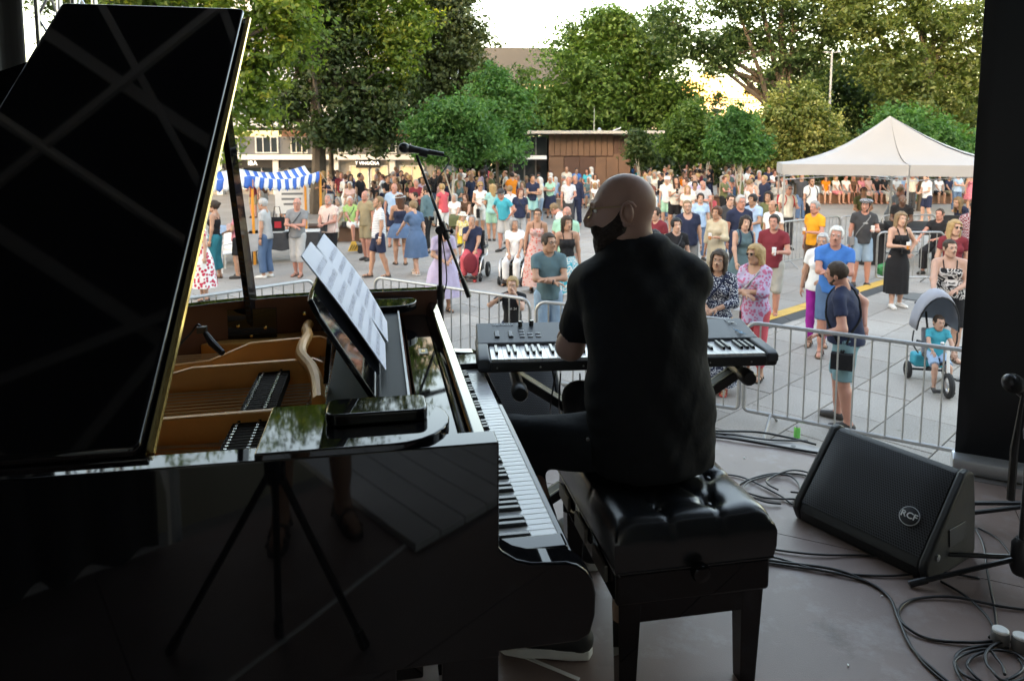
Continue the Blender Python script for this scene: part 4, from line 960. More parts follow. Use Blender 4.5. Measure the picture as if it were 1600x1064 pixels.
# ================================================================== MICROPHONE STANDS
def mic(parent, p, d, ball=True):
    d = Vector(d).normalized(); q = d.to_track_quat('Z', 'Y').to_matrix(); mics = MB()
    mics.lathe([(.010, -.17), (.012, -.165), (.0125, -.12), (.017, -.02), (.021, 0), (.021, .008)], 16, p, M=q); h = mics.build('handle', M_BLACK, parent)
    m = MB(); m.ball(Vector(p) + d * .030, (.0265, .0265, .029), 16, 12, M=q); m.build('grille', mat('mic_grille', (.05, .05, .055), .35, metal=.7, var=.5, scale=300), h)
ms = thing('microphone_stand', 'black boom microphone stand behind the far corner of the piano', 'microphone stand', (-.362, 3.60, ZS))
m = MB(); m.tube([(0, 0, .05), (0, 0, .82)], .016, 12); m.build('lower_pole', M_BLKMET, ms)
m = MB(); m.tube([(0, 0, .80), (0, 0, 1.14)], .010, 12); m.build('upper_pole', M_BLKMET, ms)
m = MB(); m.lathe([(.022, 0), (.022, .05), (.017, .07)], 14, (0, 0, .79)); m.build('clutch', M_BLACK, ms)
for k in range(3):
    q = 2 * pi * k / 3 + .4; m = MB(); m.tube([(0, 0, .10), (.30 * cos(q), .30 * sin(q), .012)], .009, 8); m.build('leg', M_BLKMET, ms)
bA = aty(733, 464, 3.58) - Vector((-.362, 3.60, ZS)); bB = aty(651, 243, 3.62) - Vector((-.362, 3.60, ZS)); bd = (bA - bB)
m = MB(); m.tube([bA, bB], .0075, 10); bm = m.build('boom', M_BLKMET, ms)
m = MB(); m.tube([bA + bd * .002, bA - bd * .13], .013, 12); m.build('counterweight', M_BLACK, bm)
mid = bA - bd * .46
m = MB(); m.tube([mid + bd * .05, mid - bd * .07], .017, 12); m.build('boom_clutch', M_BLACK, bm)
m = MB(); m.lathe([(.021, -.022), (.023, 0), (.021, .022)], 14, (0, 0, 1.14), M=Matrix.Rotation(pi / 2, 3, 'X')); hd = m.build('swivel', M_BLACK, ms)
m = MB(); m.tube([(0, 0, 1.14), (.055, -.02, 1.138)], .006, 8); m.ball((.062, -.02, 1.138), (.010, .008, .014), 8, 6); m.build('wing_nut', M_BLACK, hd)
m = MB(); m.tube([(-.03, -.01, 1.2), (-.05, -.02, 1.203)], .012, 8); m.build('wing_nut', M_BLACK, hd)
mh = thing('vocal_microphone', 'handheld microphone with grey round grille clipped on the boom stand', 'microphone', (-.362, 3.60, ZS))
mp = aty(641, 234, 3.62) - Vector((-.362, 3.60, ZS)); mic(mh, tuple(mp + Vector((0, 0, .003))), (-.92, -.25, .16))
m = MB(); m.tube([mp + Vector((.045, .01, -.012)), mp + Vector((.085, .015, -.022))], .020, 12); m.build('clip', M_BLACK, mh)
me_ = mp + Vector((.155, .042, -.03))
cb = MB(); cb.tube(spline([me_, me_ + Vector((.035, 0, -.03)), aty(674, 300, 3.6) - ms.location, aty(686, 345, 3.6) - ms.location, aty(698, 430, 3.58) - ms.location, aty(692, 480, 3.6) - ms.location, Vector((.02, 0, .3)), Vector((.1, .1, .01))], 6), .0032, 6)
cc = cb.build('microphone_cable', M_CABLE, None); cc.location = ms.location; tag(cc, 'thin black cable hanging from the microphone along its stand', 'cable')

# right-hand stand with tripod, at the picture's edge
def tripod_stand(label, hub, legs, pole_to, name='microphone_stand', cat='microphone stand', r=.012, hubz=.16):
    t = thing(name, label, cat, (hub[0], hub[1], ZS))
    for a in legs:
        m = MB(); m.tube([(0, 0, hubz), (a[0], a[1], a[2] if len(a) > 2 else .014)], r * .85, 10); l = m.build('leg', M_BLKMET, t)
        d = Vector((a[0], a[1], (a[2] if len(a) > 2 else .014) - hubz)).normalized(); e = Vector((a[0], a[1], a[2] if len(a) > 2 else .014))
        m = MB(); m.tube([e - d * .05, e + d * .012], r * 1.15, 10); m.build('rubber_foot', M_BLACK, l)
    m = MB(); m.lathe([(.026, hubz - .06), (.034, hubz - .04), (.034, hubz + .05), (.022, hubz + .07)], 14); m.build('hub', M_BLACK, t)
    m = MB(); m.tube([(0, 0, hubz - .05), (pole_to[0] * .6, pole_to[1] * .6, pole_to[2] * .6)], r * 1.3, 12); m.build('lower_pole', M_BLKMET, t)
    m = MB(); m.tube([(pole_to[0] * .58, pole_to[1] * .58, pole_to[2] * .58), pole_to], r * .85, 12); m.build('upper_pole', M_BLKMET, t)
    m = MB(); m.lathe([(.021, -.03), (.024, 0), (.02, .03)], 12, (pole_to[0] * .6, pole_to[1] * .6, pole_to[2] * .6)); m.build('clutch', M_BLACK, t)
    return t
hb = at(1592, 925, ZS)
rs = tripod_stand('black microphone stand with tripod legs at the right edge beside the floor monitor', (hb.x, hb.y), [(-.36, .03), (-.30, .20, .03), (.2, -.25)], (0, 0, .98), r=.0105, hubz=.13)
h2 = at(1640, 850, ZS)
tripod_stand('second black microphone stand behind it whose capped legs reach out by the banner foot', (h2.x, h2.y), [(-.27, .30), (-.25, .20), (.3, -.1)], (.05, .02, 1.25), r=.0105, hubz=.17)
mp2 = aty(1587, 604, hb.y) - Vector((hb.x, hb.y, ZS))
mh2 = thing('vocal_microphone', 'black microphone with foam ball hanging at the right edge of the stage', 'microphone', (hb.x, hb.y, ZS))
mic(mh2, tuple(mp2), (-.4, -.1, .35))
m = MB(); m.ball(mp2 + Vector((-.012, -.003, .012)), .034, 14, 10); m.build('foam_cover', mat('foam_black', (.012, .012, .013), .95, var=.4, scale=90, bump=.5, bscale=400), mh2)
m = MB(); m.tube([(0, 0, .96), mp2 + Vector((.05, 0, -.06)), mp2 + Vector((.02, 0, -.02))], .008, 8); m.build('holder', M_BLKMET, mh2)
m = MB(); m.tube([mp2 + Vector((.02, -.01, -.02)), mp2 + Vector((.004, -.01, -.22)), mp2 + Vector((.005, -.01, -.40))], [.006, .013, .013], 10); m.build('transmitter', M_BLACK, mh2)

# tripod stand in the shade beside the camera place, mirrored in the piano's side
tripod_stand('dark tripod stand in the shade below the piano side on the left', (-.47, .42), [(-.01, -.10), (.27, .05), (-.36, -.12)], (0, 0, 1.0), 'tripod', 'tripod', r=.014, hubz=.62)

# ================================================================== ROLL-UP BANNER
b0 = at(1491, 738, ZS); bs = thing('roll_up_banner', 'tall black roll up banner in a silver base at the stage edge', 'banner', (b0.x, b0.y, ZS), radians(-27))
M_BANNER = mat('banner_black', (.013, .015, .018), .55, var=.1, scale=2, bump=.02, bscale=3)
m = MB(); P = [(.85 * i / 12, .035 + .004 * sin(i * .9), .085 + 2.45 * j / 8) for j in range(9) for i in range(13)]; m.grid(P, 13, 9); m.build('banner_sheet', M_BANNER, bs, sharp=180, thick=.002)
prof = [(-.01, .004), (-.02, .03), (-.012, .07), (.02, .09), (.055, .09), (.085, .06), (.09, .02), (.08, .004)]
m = MB(); m.prism(prof, 'x', -.012, .862); m.build('base', mat('brushed_silver', (.55, .56, .58), .32, metal=.55, var=.1), bs, bev=.006, sharp=50)
m = MB(); m.tube([(.42, .075, .05), (.42, .075, 2.5)], .010, 8); m.build('rear_pole', M_ALU, bs)
m = MB(); m.box((.425, .035, 2.545), (.87, .022, .03)); m.build('top_bar', M_ALU, bs)

# ================================================================== CABLES
def cable(label, px, r=.0042, z=.0, name='cable', n=8, lift=None):
    pts = []
    for i, p in enumerate(px):
        q = at(p[0], p[1], ZS); pts.append((q.x, q.y, ZS + r + .001 + z + (p[2] if len(p) > 2 else .0025 * (i % 3))))
    m = MB(); m.tube(spline(pts, n), r, 7); return tag(m.build(name, M_CABLE, None, sharp=180), label, 'cable')
cable('black cable running from the bench to the monitor, farthest of the bundle', [(1160, 850), (1215, 862), (1280, 870), (1340, 869), (1405, 872), (1450, 866)])
cable('thick black cable leaving the bench and bending down to the picture bottom', [(1150, 868), (1212, 880), (1300, 893), (1352, 910), (1388, 935), (1405, 975), (1425, 1015), (1465, 1055), (1500, 1085)], .0052)
cable('black cable beside the thick one that ends under the monitor', [(1150, 862), (1212, 874), (1270, 892), (1330, 899), (1400, 902), (1460, 897), (1530, 905)])
cable('thin black cable running just above the thick one', [(1155, 875), (1230, 886), (1310, 900), (1370, 918), (1397, 950), (1409, 985), (1440, 1035), (1490, 1080)], .004)
cable('black cable lying in a wide open loop on the floor at right', [(1620, 957), (1560, 950), (1490, 937), (1430, 938), (1405, 955), (1412, 980), (1450, 1000), (1510, 1007), (1555, 1006)], .0048)
cable('black cable coming down from the tripod to the white capped plugs', [(1470, 910), (1510, 935), (1540, 965), (1556, 990), (1560, 1003)], .0045)
cable('black cable running behind the monitor to the tripod', [(1515, 815), (1535, 850), (1543, 900), (1553, 950), (1556, 985), (1545, 1000)], .0042)
cable('thin black cable curving down at the right edge', [(1528, 826), (1560, 845), (1585, 880), (1600, 905)], .0035)
for k, (cx, cy, rx, ry, lab) in enumerate(((1545, 1040, 52, 30, 'outermost turn of the black cable coil at the lower right corner'), (1560, 1048, 48, 27, 'middle turn of the black cable coil at the lower right corner'), (1530, 1052, 38, 30, 'left hanging turn of the black cable coil at the lower right corner'), (1580, 1042, 40, 32, 'right hand turn of the black cable coil at the lower right corner'))):
    cable(lab, [(cx + rx * cos(q) + 4 * sin(3 * q), cy + ry * sin(q)) for q in [radians(a) for a in range(-20 + 35 * k, 330 + 35 * k, 30)]], .0045, .004 * k)
for k, (cx, cy, rx, ry, lab) in enumerate(((1215, 762, 62, 20, 'widest turn of the loose cable coil left of the monitor'), (1205, 768, 45, 22, 'inner turn of the loose cable coil left of the monitor'), (1235, 758, 38, 17, 'right hand turn of the loose cable coil left of the monitor'))):
    cable(lab, [(cx + rx * cos(q), cy + ry * sin(q) + 3 * sin(2 * q)) for q in [radians(a) for a in range(20 + 50 * k, 365 + 50 * k, 30)]], .0042, .005 * k)
cable('black cable from the bench passing behind the loose coil', [(1120, 742), (1160, 748), (1215, 775), (1240, 790), (1262, 789)], .004)
cable('black cable along the stage front edge', [(1060, 672), (1120, 676), (1180, 678), (1225, 684), (1275, 697)], .006)
cable('double black cable a step behind the front edge', [(1050, 680), (1115, 685), (1165, 692), (1230, 702), (1285, 712)], .007)
cable('thin black cable between the two at the front edge', [(1060, 677), (1130, 680), (1200, 690), (1262, 690)], .005)
for k, (px, py, lab) in enumerate(((1562, 1006, 'grey cable plug with white cap, the left of the pair'), (1594, 1016, 'grey cable plug with white cap at the picture edge'))):
    p = at(px, py, ZS); t = thing('cable_plug', lab, 'plug', (p.x, p.y, ZS), .2, None)
    m = MB(); m.lathe([(.022, .0), (.026, .006), (.026, .038), (.022, .044)], 20); m.build('body', mat('plug_grey', (.12, .12, .125), .5, var=.2), t)
    m = MB(); m.lathe([(.023, .0442), (.023, .050), (.019, .053)], 20); m.build('cap', M_WHITE, t)
# cables down from the keyboard
for k, (a, lab) in enumerate((((868, 583), 'left of the three thin cables hanging from the keyboard'), ((876, 583), 'middle of the three thin cables hanging from the keyboard'), ((906, 583), 'thin cable hanging from the keyboard next to the sitting man'))):
    p = aty(a[0], a[1], 2.72); q = aty(a[0] - 8 + 6 * k, a[1] + 55, 2.75); e = at(a[0] - 10 + 20 * k, 690, ZS + .005)
    m = MB(); m.tube(spline([p, q, (q + e) / 2 + Vector((.01, 0, 0)), e], 6), .0035, 6); tag(m.build('cable', M_CABLE, None, sharp=180), lab, 'cable')
# green can on the paving before the stage and litter on the boards
p = at(1245, 684, 0); t = thing('drink_can', 'bright green drink can standing on the paving below the stage edge', 'can', (p.x, p.y, .003))
m = MB(); m.lathe([(.024, 0), (.031, .008), (.031, .10), (.026, .112)], 18); m.build('body', mat('green_can', (.10, .48, .10), .3, metal=.2, var=.2, scale=20), t)
m = MB(); m.lathe([(.026, .1125), (.025, .115), (.022, .113)], 18); m.build('rim', M_ALU, t)
for k, (px, py) in enumerate(((1378, 932), (1325, 1040), (1163, 716))):
    p = at(px, py, ZS); m = MB(); m.box((p.x, p.y, ZS + .003), (.007 + .002 * k, .005, .003), rz=k * 1.1)
    tag(m.build('paper_scrap', M_WHITE), 'tiny white paper scrap on the stage boards ' + ('before the monitor', 'at the lower middle', 'by the loose cable coil', 'under the piano keys', 'behind the bench leg', 'right of the bench leg')[k], 'litter')
# ================================================================== PEOPLE
# Bodies are grown as one smooth surface: rounded cones and ellipsoids blended into a distance field, then meshed.
def rotx(a): return np.array([[1, 0, 0], [0, cos(a), -sin(a)], [0, sin(a), cos(a)]])
def roty(a): return np.array([[cos(a), 0, sin(a)], [0, 1, 0], [-sin(a), 0, cos(a)]])
def rotz(a): return np.array([[cos(a), -sin(a), 0], [sin(a), cos(a), 0], [0, 0, 1]])
A3 = lambda *p: np.array(p, float)
def C(a, b, ra, rb, cap0=False, cap1=False): return ('c', np.asarray(a, float), np.asarray(b, float), ra, rb, cap0, cap1)
def EL(c, r, R=None): return ('e', np.asarray(c, float), np.asarray(r, float), R)
def field(prims, h, k, lo=None, hi=None):
    bb = []
    for p in prims:
        if p[0] == 'c': m_ = max(p[3], p[4]); bb.append((np.minimum(p[1], p[2]) - m_, np.maximum(p[1], p[2]) + m_))
        else: m_ = p[2].max() if p[3] is not None else p[2]; bb.append((p[1] - m_, p[1] + m_))
    lo = np.min([b[0] for b in bb], 0) - 2.5 * h; hi = np.max([b[1] for b in bb], 0) + 2.5 * h
    n = np.ceil((hi - lo) / h).astype(int) + 1
    ax = [lo[i] + h * np.arange(n[i]) for i in range(3)]
    D = np.full(n, 1.0, np.float32); pad = k + 2 * h
    for p, b in zip(prims, bb):
        i0 = np.maximum(((b[0] - pad - lo) / h).astype(int), 0); i1 = np.minimum(((b[1] + pad - lo) / h).astype(int) + 2, n)
        X = ax[0][i0[0]:i1[0], None, None]; Y = ax[1][None, i0[1]:i1[1], None]; Z = ax[2][None, None, i0[2]:i1[2]]
        if p[0] == 'c':
            a, bb_, ra, rb = p[1:5]; ba = bb_ - a; l2 = ba @ ba + 1e-12
            px, py, pz = X - a[0], Y - a[1], Z - a[2]
            t = (px * ba[0] + py * ba[1] + pz * ba[2]) / l2; tc = np.clip(t, 0, 1)
            d = np.sqrt((px - ba[0] * tc) ** 2 + (py - ba[1] * tc) ** 2 + (pz - ba[2] * tc) ** 2) - (ra + (rb - ra) * tc)
            L = sqrt(l2)
            if p[6]: d = np.maximum(d, (t - 1) * L)
            if p[5]: d = np.maximum(d, -t * L)
        else:
            c, r, R = p[1:4]; q = [X - c[0], Y - c[1], Z - c[2]]
            if R is not None: q = [R[0, i] * q[0] + R[1, i] * q[1] + R[2, i] * q[2] for i in range(3)]
            k0 = np.sqrt((q[0] / r[0]) ** 2 + (q[1] / r[1]) ** 2 + (q[2] / r[2]) ** 2)
            k1 = np.sqrt((q[0] / r[0] ** 2) ** 2 + (q[1] / r[1] ** 2) ** 2 + (q[2] / r[2] ** 2) ** 2) + 1e-9
            d = k0 * (k0 - 1) / k1
        S = D[i0[0]:i1[0], i0[1]:i1[1], i0[2]:i1[2]]
        hh = np.clip(.5 + .5 * (S - d) / k, 0, 1); S[...] = S + (d - S) * hh - k * hh * (1 - hh)
    return D, ax, lo
def nets(D, lo, h):
    "surface nets: one vertex per crossed cell, one quad per crossed edge"
    s = D < 0; n = D.shape
    corner = [(i, j, k) for i in (0, 1) for j in (0, 1) for k in (0, 1)]
    def sub(A, c): return A[c[0]:n[0] - 1 + c[0], c[1]:n[1] - 1 + c[1], c[2]:n[2] - 1 + c[2]]
    cnt = sum(sub(s, c).astype(np.int8) for c in corner); act = (cnt > 0) & (cnt < 8)
    idx = np.argwhere(act)
    if len(idx) == 0: return np.zeros((0, 3)), np.zeros((0, 4), int)
    acc = np.zeros((len(idx), 3)); w_ = np.zeros(len(idx))
    val = {c: sub(D, c)[act] for c in corner}
    for c in corner:
        for a in range(3):
            if c[a] == 0:
                e = list(c); e[a] = 1; e = tuple(e); v0, v1 = val[c], val[e]; m = (v0 < 0) != (v1 < 0)
                t = np.where(m, v0 / np.where(m, v0 - v1, 1), 0); p = np.zeros((len(idx), 3)); p += c; p[:, a] += t
                acc[m] += p[m]; w_ += m
    V = lo + (idx + acc / w_[:, None]) * h
    ID = np.full(act.shape, -1, np.int32); ID[act] = np.arange(len(idx)); F = []
    for a in range(3):
        b, c = (a + 1) % 3, (a + 2) % 3
        sl0 = [slice(None)] * 3; sl1 = [slice(None)] * 3; sl0[a] = slice(0, -1); sl1[a] = slice(1, None)
        s0, s1 = s[tuple(sl0)], s[tuple(sl1)]; m = s0 != s1
        q = np.argwhere(m); ok = (q[:, b] > 0) & (q[:, c] > 0) & (q[:, b] < n[b] - 1) & (q[:, c] < n[c] - 1); q = q[ok]
        inside = s0[tuple(q.T)]
        def g(db, dc): r = q.copy(); r[:, b] -= db; r[:, c] -= dc; return ID[tuple(r.T)]
        f = np.stack([g(1, 1), g(0, 1), g(0, 0), g(1, 0)], 1); f[~inside] = f[~inside][:, ::-1]; F.append(f)
    F = np.concatenate(F); return V, F[(F >= 0).all(1)]
def mb_part(mb, m=0):
    "an MB as triangles/quads for np_mesh"
    F = []
    for f in mb.f:
        if len(f) <= 4: F.append(list(f) + [-1] * (4 - len(f)))
        else:
            for i in range(1, len(f) - 1): F.append([f[0], f[i], f[i + 1], -1])
    F = np.array(F); V = np.array(mb.v); return V, F, m
def np_mesh2(name, parts, mats):
    ps = []
    for V, F, m in parts:
        F = np.asarray(F)
        ps.append((V, F, m))
    vs = []; fs = []; mi = []; n = 0
    for V, F, m in ps:
        if len(V) == 0: continue
        F = np.where(F >= 0, F + n, -1)
        vs.append(np.asarray(V, float)); fs.append(F); mi.append(np.full(len(F), m)); n += len(V)
    V = np.concatenate(vs); F = np.concatenate(fs); mi = np.concatenate(mi)
    me = bpy.data.meshes.new(name); me.vertices.add(len(V)); me.vertices.foreach_set('co', V.astype(np.float32).ravel())
    tot = (F >= 0).sum(1).astype(np.int32); st = np.concatenate([[0], np.cumsum(tot)[:-1]]).astype(np.int32); fl = F.ravel(); fl = fl[fl >= 0].astype(np.int32)
    me.loops.add(len(fl)); me.loops.foreach_set('vertex_index', fl); me.polygons.add(len(F)); me.polygons.foreach_set('loop_start', st); me.polygons.foreach_set('loop_total', tot)
    for m in mats: me.materials.append(m)
    me.polygons.foreach_set('material_index', mi.astype(np.int32)); me.update(calc_edges=True); me.validate(); me.shade_smooth(); return me

# ------------------------------------------------------------------ cloth, skin and hair
def srgb(r, g, b): return tuple((c / 255) ** 2.2 for c in (r, g, b))
CLOTH = dict(white=(.70, .70, .69), offwhite=(.60, .57, .50), black=(.014, .014, .016), charcoal=(.045, .047, .052), grey=(.20, .21, .22), lightgrey=(.40, .40, .40), navy=(.018, .025, .055), blue=(.03, .16, .46),
             denim=(.075, .135, .235), lightdenim=(.22, .32, .42), darkdenim=(.035, .055, .10), teal=(.01, .16, .20), red=(.38, .025, .035), wine=(.17, .022, .032), coral=(.56, .09, .11), pink=(.62, .22, .26), rose=(.55, .36, .33),
             orange=(.72, .21, .02), amber=(.75, .32, .03), yellow=(.70, .52, .06), green=(.04, .22, .08), lime=(.34, .52, .17), mint=(.30, .56, .43), olive=(.11, .12, .055), khaki=(.26, .22, .14), beige=(.46, .39, .28), sand=(.36, .31, .22),
             brown=(.10, .055, .035), purple=(.32, .02, .26), lilac=(.42, .36, .50), skyblue=(.30, .44, .62), turquoise=(.02, .34, .44), petrol=(.085, .15, .17), teal2=(.15, .27, .30), stone=(.33, .32, .29), camel=(.30, .18, .09), aqua=(.25, .50, .50))
def cloth(c, pat=None):
    key = 'cloth_%s_%s' % (c, pat)
    if key in MC: return MC[key]
    col = CLOTH[c]; m = mat(key, col, .85, var=.20, scale=7, bump=.6, bscale=11, spec=.25)
    t, b = nodes_of(m)
    if pat:
        tc = t.nodes.new('ShaderNodeTexCoord'); src = b.inputs['Base Color'].links[0].from_socket
        mx = t.nodes.new('ShaderNodeMix'); mx.data_type = 'RGBA'; t.links.new(src, mx.inputs[6])
        def thr(sock, a, bb_):
            r = t.nodes.new('ShaderNodeMapRange'); r.inputs[1].default_value = a; r.inputs[2].default_value = bb_; t.links.new(sock, r.inputs[0]); return r.outputs[0]
        if pat in ('hstripe', 'vstripe'):
            wv = t.nodes.new('ShaderNodeTexWave'); wv.bands_direction = 'Z' if pat == 'hstripe' else 'X'; wv.inputs['Scale'].default_value = 9 if pat == 'hstripe' else 13
            t.links.new(tc.outputs['Object'], wv.inputs['Vector']); t.links.new(thr(wv.outputs['Fac'], .55, .7), mx.inputs[0]); mx.inputs[7].default_value = (*((.30, .34, .42) if pat == 'hstripe' else (.62, .54, .48)), 1)
        elif pat in ('floral', 'rosefloral', 'dots', 'swirl', 'paisley'):
            if pat == 'swirl':
                n_ = t.nodes.new('ShaderNodeTexNoise'); n_.inputs['Scale'].default_value = 6; n_.inputs['Detail'].default_value = 1; n_.inputs['Distortion'].default_value = 1.5
                wv = t.nodes.new('ShaderNodeMath'); wv.operation = 'PINGPONG'; wv.inputs[1].default_value = .09; t.links.new(tc.outputs['Object'], n_.inputs['Vector']); t.links.new(n_.outputs['Fac'], wv.inputs[0]); f = thr(wv.outputs[0], .036, .048)
            else:
                v = t.nodes.new('ShaderNodeTexVoronoi'); v.inputs['Scale'].default_value = dict(floral=19, rosefloral=15, dots=55, paisley=26)[pat]; t.links.new(tc.outputs['Object'], v.inputs['Vector'])
                f = thr(v.outputs['Distance'], *dict(floral=(.40, .32), rosefloral=(.5, .40), dots=(.42, .36), paisley=(.52, .40))[pat])
            t.links.new(f, mx.inputs[0]); mx.inputs[7].default_value = (*dict(floral=(.55, .12, .10), rosefloral=(.50, .03, .07), dots=(.55, .57, .62), swirl=(.62, .58, .55), paisley=(.45, .12, .22))[pat], 1)
        elif pat == 'check':
            ck = t.nodes.new('ShaderNodeTexChecker'); ck.inputs['Scale'].default_value = 34; t.links.new(tc.outputs['Object'], ck.inputs['Vector']); mx.inputs[7].default_value = (.46, .48, .52, 1); mx.inputs[0].default_value = 0
            m2 = t.nodes.new('ShaderNodeMath'); m2.operation = 'MULTIPLY'; m2.inputs[1].default_value = .6; t.links.new(ck.outputs['Fac'], m2.inputs[0]); t.links.new(m2.outputs[0], mx.inputs[0])
        t.links.new(mx.outputs[2], b.inputs['Base Color'])
    return m
SKINC = dict(pale=(.36, .205, .160), fair=(.50, .29, .215), tan=(.42, .225, .150), ruddy=(.46, .215, .160), olive=(.34, .19, .125), dark=(.12, .06, .04))
def skin(k):
    m = mat('skin_' + k, SKINC[k], .5, var=.10, scale=14, bump=.04, spec=.4); b = nodes_of(m)[1]
    b.inputs['Subsurface Weight'].default_value = .10; b.inputs['Subsurface Radius'].default_value = (.012, .005, .003); b.inputs['Subsurface Scale'].default_value = .6; return m
HAIRC = dict(black=(.010, .009, .009), brown=(.035, .020, .012), dark=(.020, .013, .010), chestnut=(.075, .028, .014), blond=(.34, .22, .10), sandy=(.20, .13, .07), grey=(.26, .255, .25), white=(.55, .54, .52), silver=(.38, .375, .37), red=(.14, .035, .018))
def hairm(k): return mat('hair_' + k, HAIRC[k], .6, var=.45, scale=45, bump=.5, bscale=90, spec=.35)
M_EYE = mat('eye_dark', (.03, .02, .015), .25, var=0); M_EYEW = mat('eye_white', (.62, .60, .57), .3, var=0); M_LIP = mat('lips', (.30, .105, .085), .5, var=.1)
M_SOLE = mat('shoe_dark', (.03, .026, .024), .6, var=.3, scale=30); M_SHOEW = mat('shoe_white', (.62, .61, .59), .6, var=.1, scale=20); M_SHOEB = mat('shoe_brown', (.10, .06, .04), .6, var=.2, scale=30); M_SHOER = mat('shoe_red', (.45, .04, .04), .5, var=.1)
SHOES = dict(dark=M_SOLE, white=M_SHOEW, brown=M_SHOEB, red=M_SHOER)
M_LENS = mat('sunglass_lens', (.012, .010, .010), .12, var=0); M_GFRAME = mat('spectacle_frame', (.05, .04, .035), .3, var=0)

# ------------------------------------------------------------------ skeleton
def two_bone(S, W, l1, l2, pole):
    d = W - S; L = np.linalg.norm(d); Lm = (l1 + l2) * .995
    if L > Lm: W = S + d / L * Lm; d = W - S; L = Lm
    u = d / L; a = (l1 * l1 - l2 * l2 + L * L) / (2 * L); hgt = sqrt(max(l1 * l1 - a * a, 0))
    p = pole - u * (pole @ u); p = p / (np.linalg.norm(p) + 1e-9); return S + u * a + p * hgt, W
HANDS = dict(down=((.235, .03, .86), (.5, -1, .1)), behind=((.06, -.17, .93), (1, -.4, 0)), hip=((.19, .04, 1.00), (1, -.25, 0)), front=((.06, .27, 1.08), (.7, -.3, -1)), cup=((.13, .29, 1.17), (.5, -.2, -1)),
             phone=((.05, .31, 1.27), (.4, -.2, -1)), face=((.05, .19, 1.50), (.5, .2, -1)), chin=((.03, .17, 1.44), (.5, .2, -1)), up=((.09, .26, 1.60), (.6, 0, -1)), folded_a=((-.055, .205, 1.17), (1, .1, -.7)), folded_b=((-.03, .245, 1.135), (1, .1, -.7)),
             pocket=((.20, .05, .92), (.7, -1, 0)), back=((.12, -.16, 1.0), (1, -.5, 0)), reach=((.22, .42, 1.05), (.5, -.4, -1)), rail=((.23, .38, 1.02), (.6, -.5, -.5)), lap=((.10, .30, .98), (.6, -.4, -.6)), low=((.20, .25, .80), (.6, -.6, 0)), wide=((.50, .12, 1.10), (.1, -.6, -1)), clap=((.01, .28, 1.22), (.6, -.1, -1)))
def skeleton(P):
    "P: pose settings -> joints for a figure of 1.75 m facing +y, right hand at +x"
    J = {}; fem = P.get('sex') == 'f'; fat = P.get('fat', 1.0); lean = radians(P.get('lean', 0)); side = radians(P.get('roll', 0)); tw = radians(P.get('twist', 0))
    seat = P.get('seat'); pz = .93 if seat is None else seat + .10
    J['pel'] = A3(0, 0, pz); R = rotx(-lean) @ roty(side) @ rotz(tw); J['R'] = R
    def T(x, y, z): return J['pel'] + R @ A3(x, y, z - .93)
    J['T'] = T; sw = (.165 if fem else .185) * (1 + .25 * (fat - 1))
    J['chest'] = T(0, .0, 1.26); J['belly'] = T(0, .012, 1.07); J['neck'] = T(0, -.012, 1.475); J['head'] = T(0, .018 + P.get('headfwd', 0), 1.618)
    J['hr'] = R @ rotz(radians(P.get('hyaw', 0))) @ rotx(radians(-P.get('hpitch', 0))) @ roty(radians(P.get('htilt', 0)))
    for n, s in (('L', -1), ('R', 1)):
        S = T(s * sw, -.005, 1.408); J['sh' + n] = S; hd = P.get('hands', ('down', 'down'))[0 if s < 0 else 1]
        if isinstance(hd, str): w_, pole = HANDS[hd]
        else: w_, pole = hd, (.6, -.6, -.6)
        if isinstance(hd, str) and hd == 'down' and fat > 1: w_ = (w_[0] + .06 * (fat - 1), w_[1], w_[2])
        W = J['pel'] + R @ A3(s * w_[0], w_[1], w_[2] - .93); J['el' + n], J['wr' + n] = two_bone(S, W, .285, .25, R @ A3(s * pole[0], pole[1], pole[2]))
        J['hd' + n] = hd if isinstance(hd, str) else 'free'
        hip = J['pel'] + A3(s * (.088 if not fem else .09), 0, -.02); J['hip' + n] = hip
        if seat is None:
            st = P.get('step', 0); gap = P.get('gap', .095); turn = P.get('toe', 12)
            ank = A3(s * gap, st * s * .5, .085); kn, ank = two_bone(hip, ank, .418, .412, A3(s * .15, 1, 0)); toe = ank + A3(s * sin(radians(turn)) * .15, .15, -.055)
        else:
            sp = P.get('spread', .12); kn = hip + A3(s * (sp - .09), .42, -.005 + P.get('kneeup', 0)); ank = A3(s * (sp + P.get('footout', 0)), .40 + P.get('footfwd', .02), max(.085, seat - .40 + P.get('footz', 0)) if P.get('footz') is not None else .085)
            kn, ank = two_bone(hip, ank, .435, .425, A3(s * .1, 1, .6)); toe = ank + A3(s * .03, .15, -.05)
        J['kn' + n], J['an' + n], J['to' + n] = kn, ank, toe
    return J
def torso(P, J, g=0.0):
    fem = P.get('sex') == 'f'; fat = P.get('fat', 1.0); T = J['T']; R = J['R']; f1 = 1 + 1.0 * (fat - 1); f2 = 1 + 1.5 * (fat - 1)
    hipw = .168 if fem else .155
    pr = [EL(T(0, -.005, .93), A3(hipw * f1 + g, .112 * f1 + g, .125 + g), R), EL(T(0, .008 + .03 * (fat - 1), 1.07), A3((.122 if fem else .138) * f2 + g, .100 * f2 + g, .15 + g), R),
          EL(T(0, -.004, 1.27), A3((.142 if fem else .165) * f1 + g, .108 * f1 + g, .175 + g), R), C(T(-.115, -.01, 1.395), T(.115, -.01, 1.395), .062 + g, .062 + g)] + [C(T(s * .045, -.015, 1.462), T(s * .150, -.008, 1.415), .044 + g * .8, .048 + g * .6) for s in (-1, 1)]
    if fem: pr += [EL(T(s * .07, .075, 1.265), A3(.062 + g, .06 + g, .062 + g), R) for s in (-1, 1)]
    return pr
def seg(a, b, t): return a + (b - a) * t
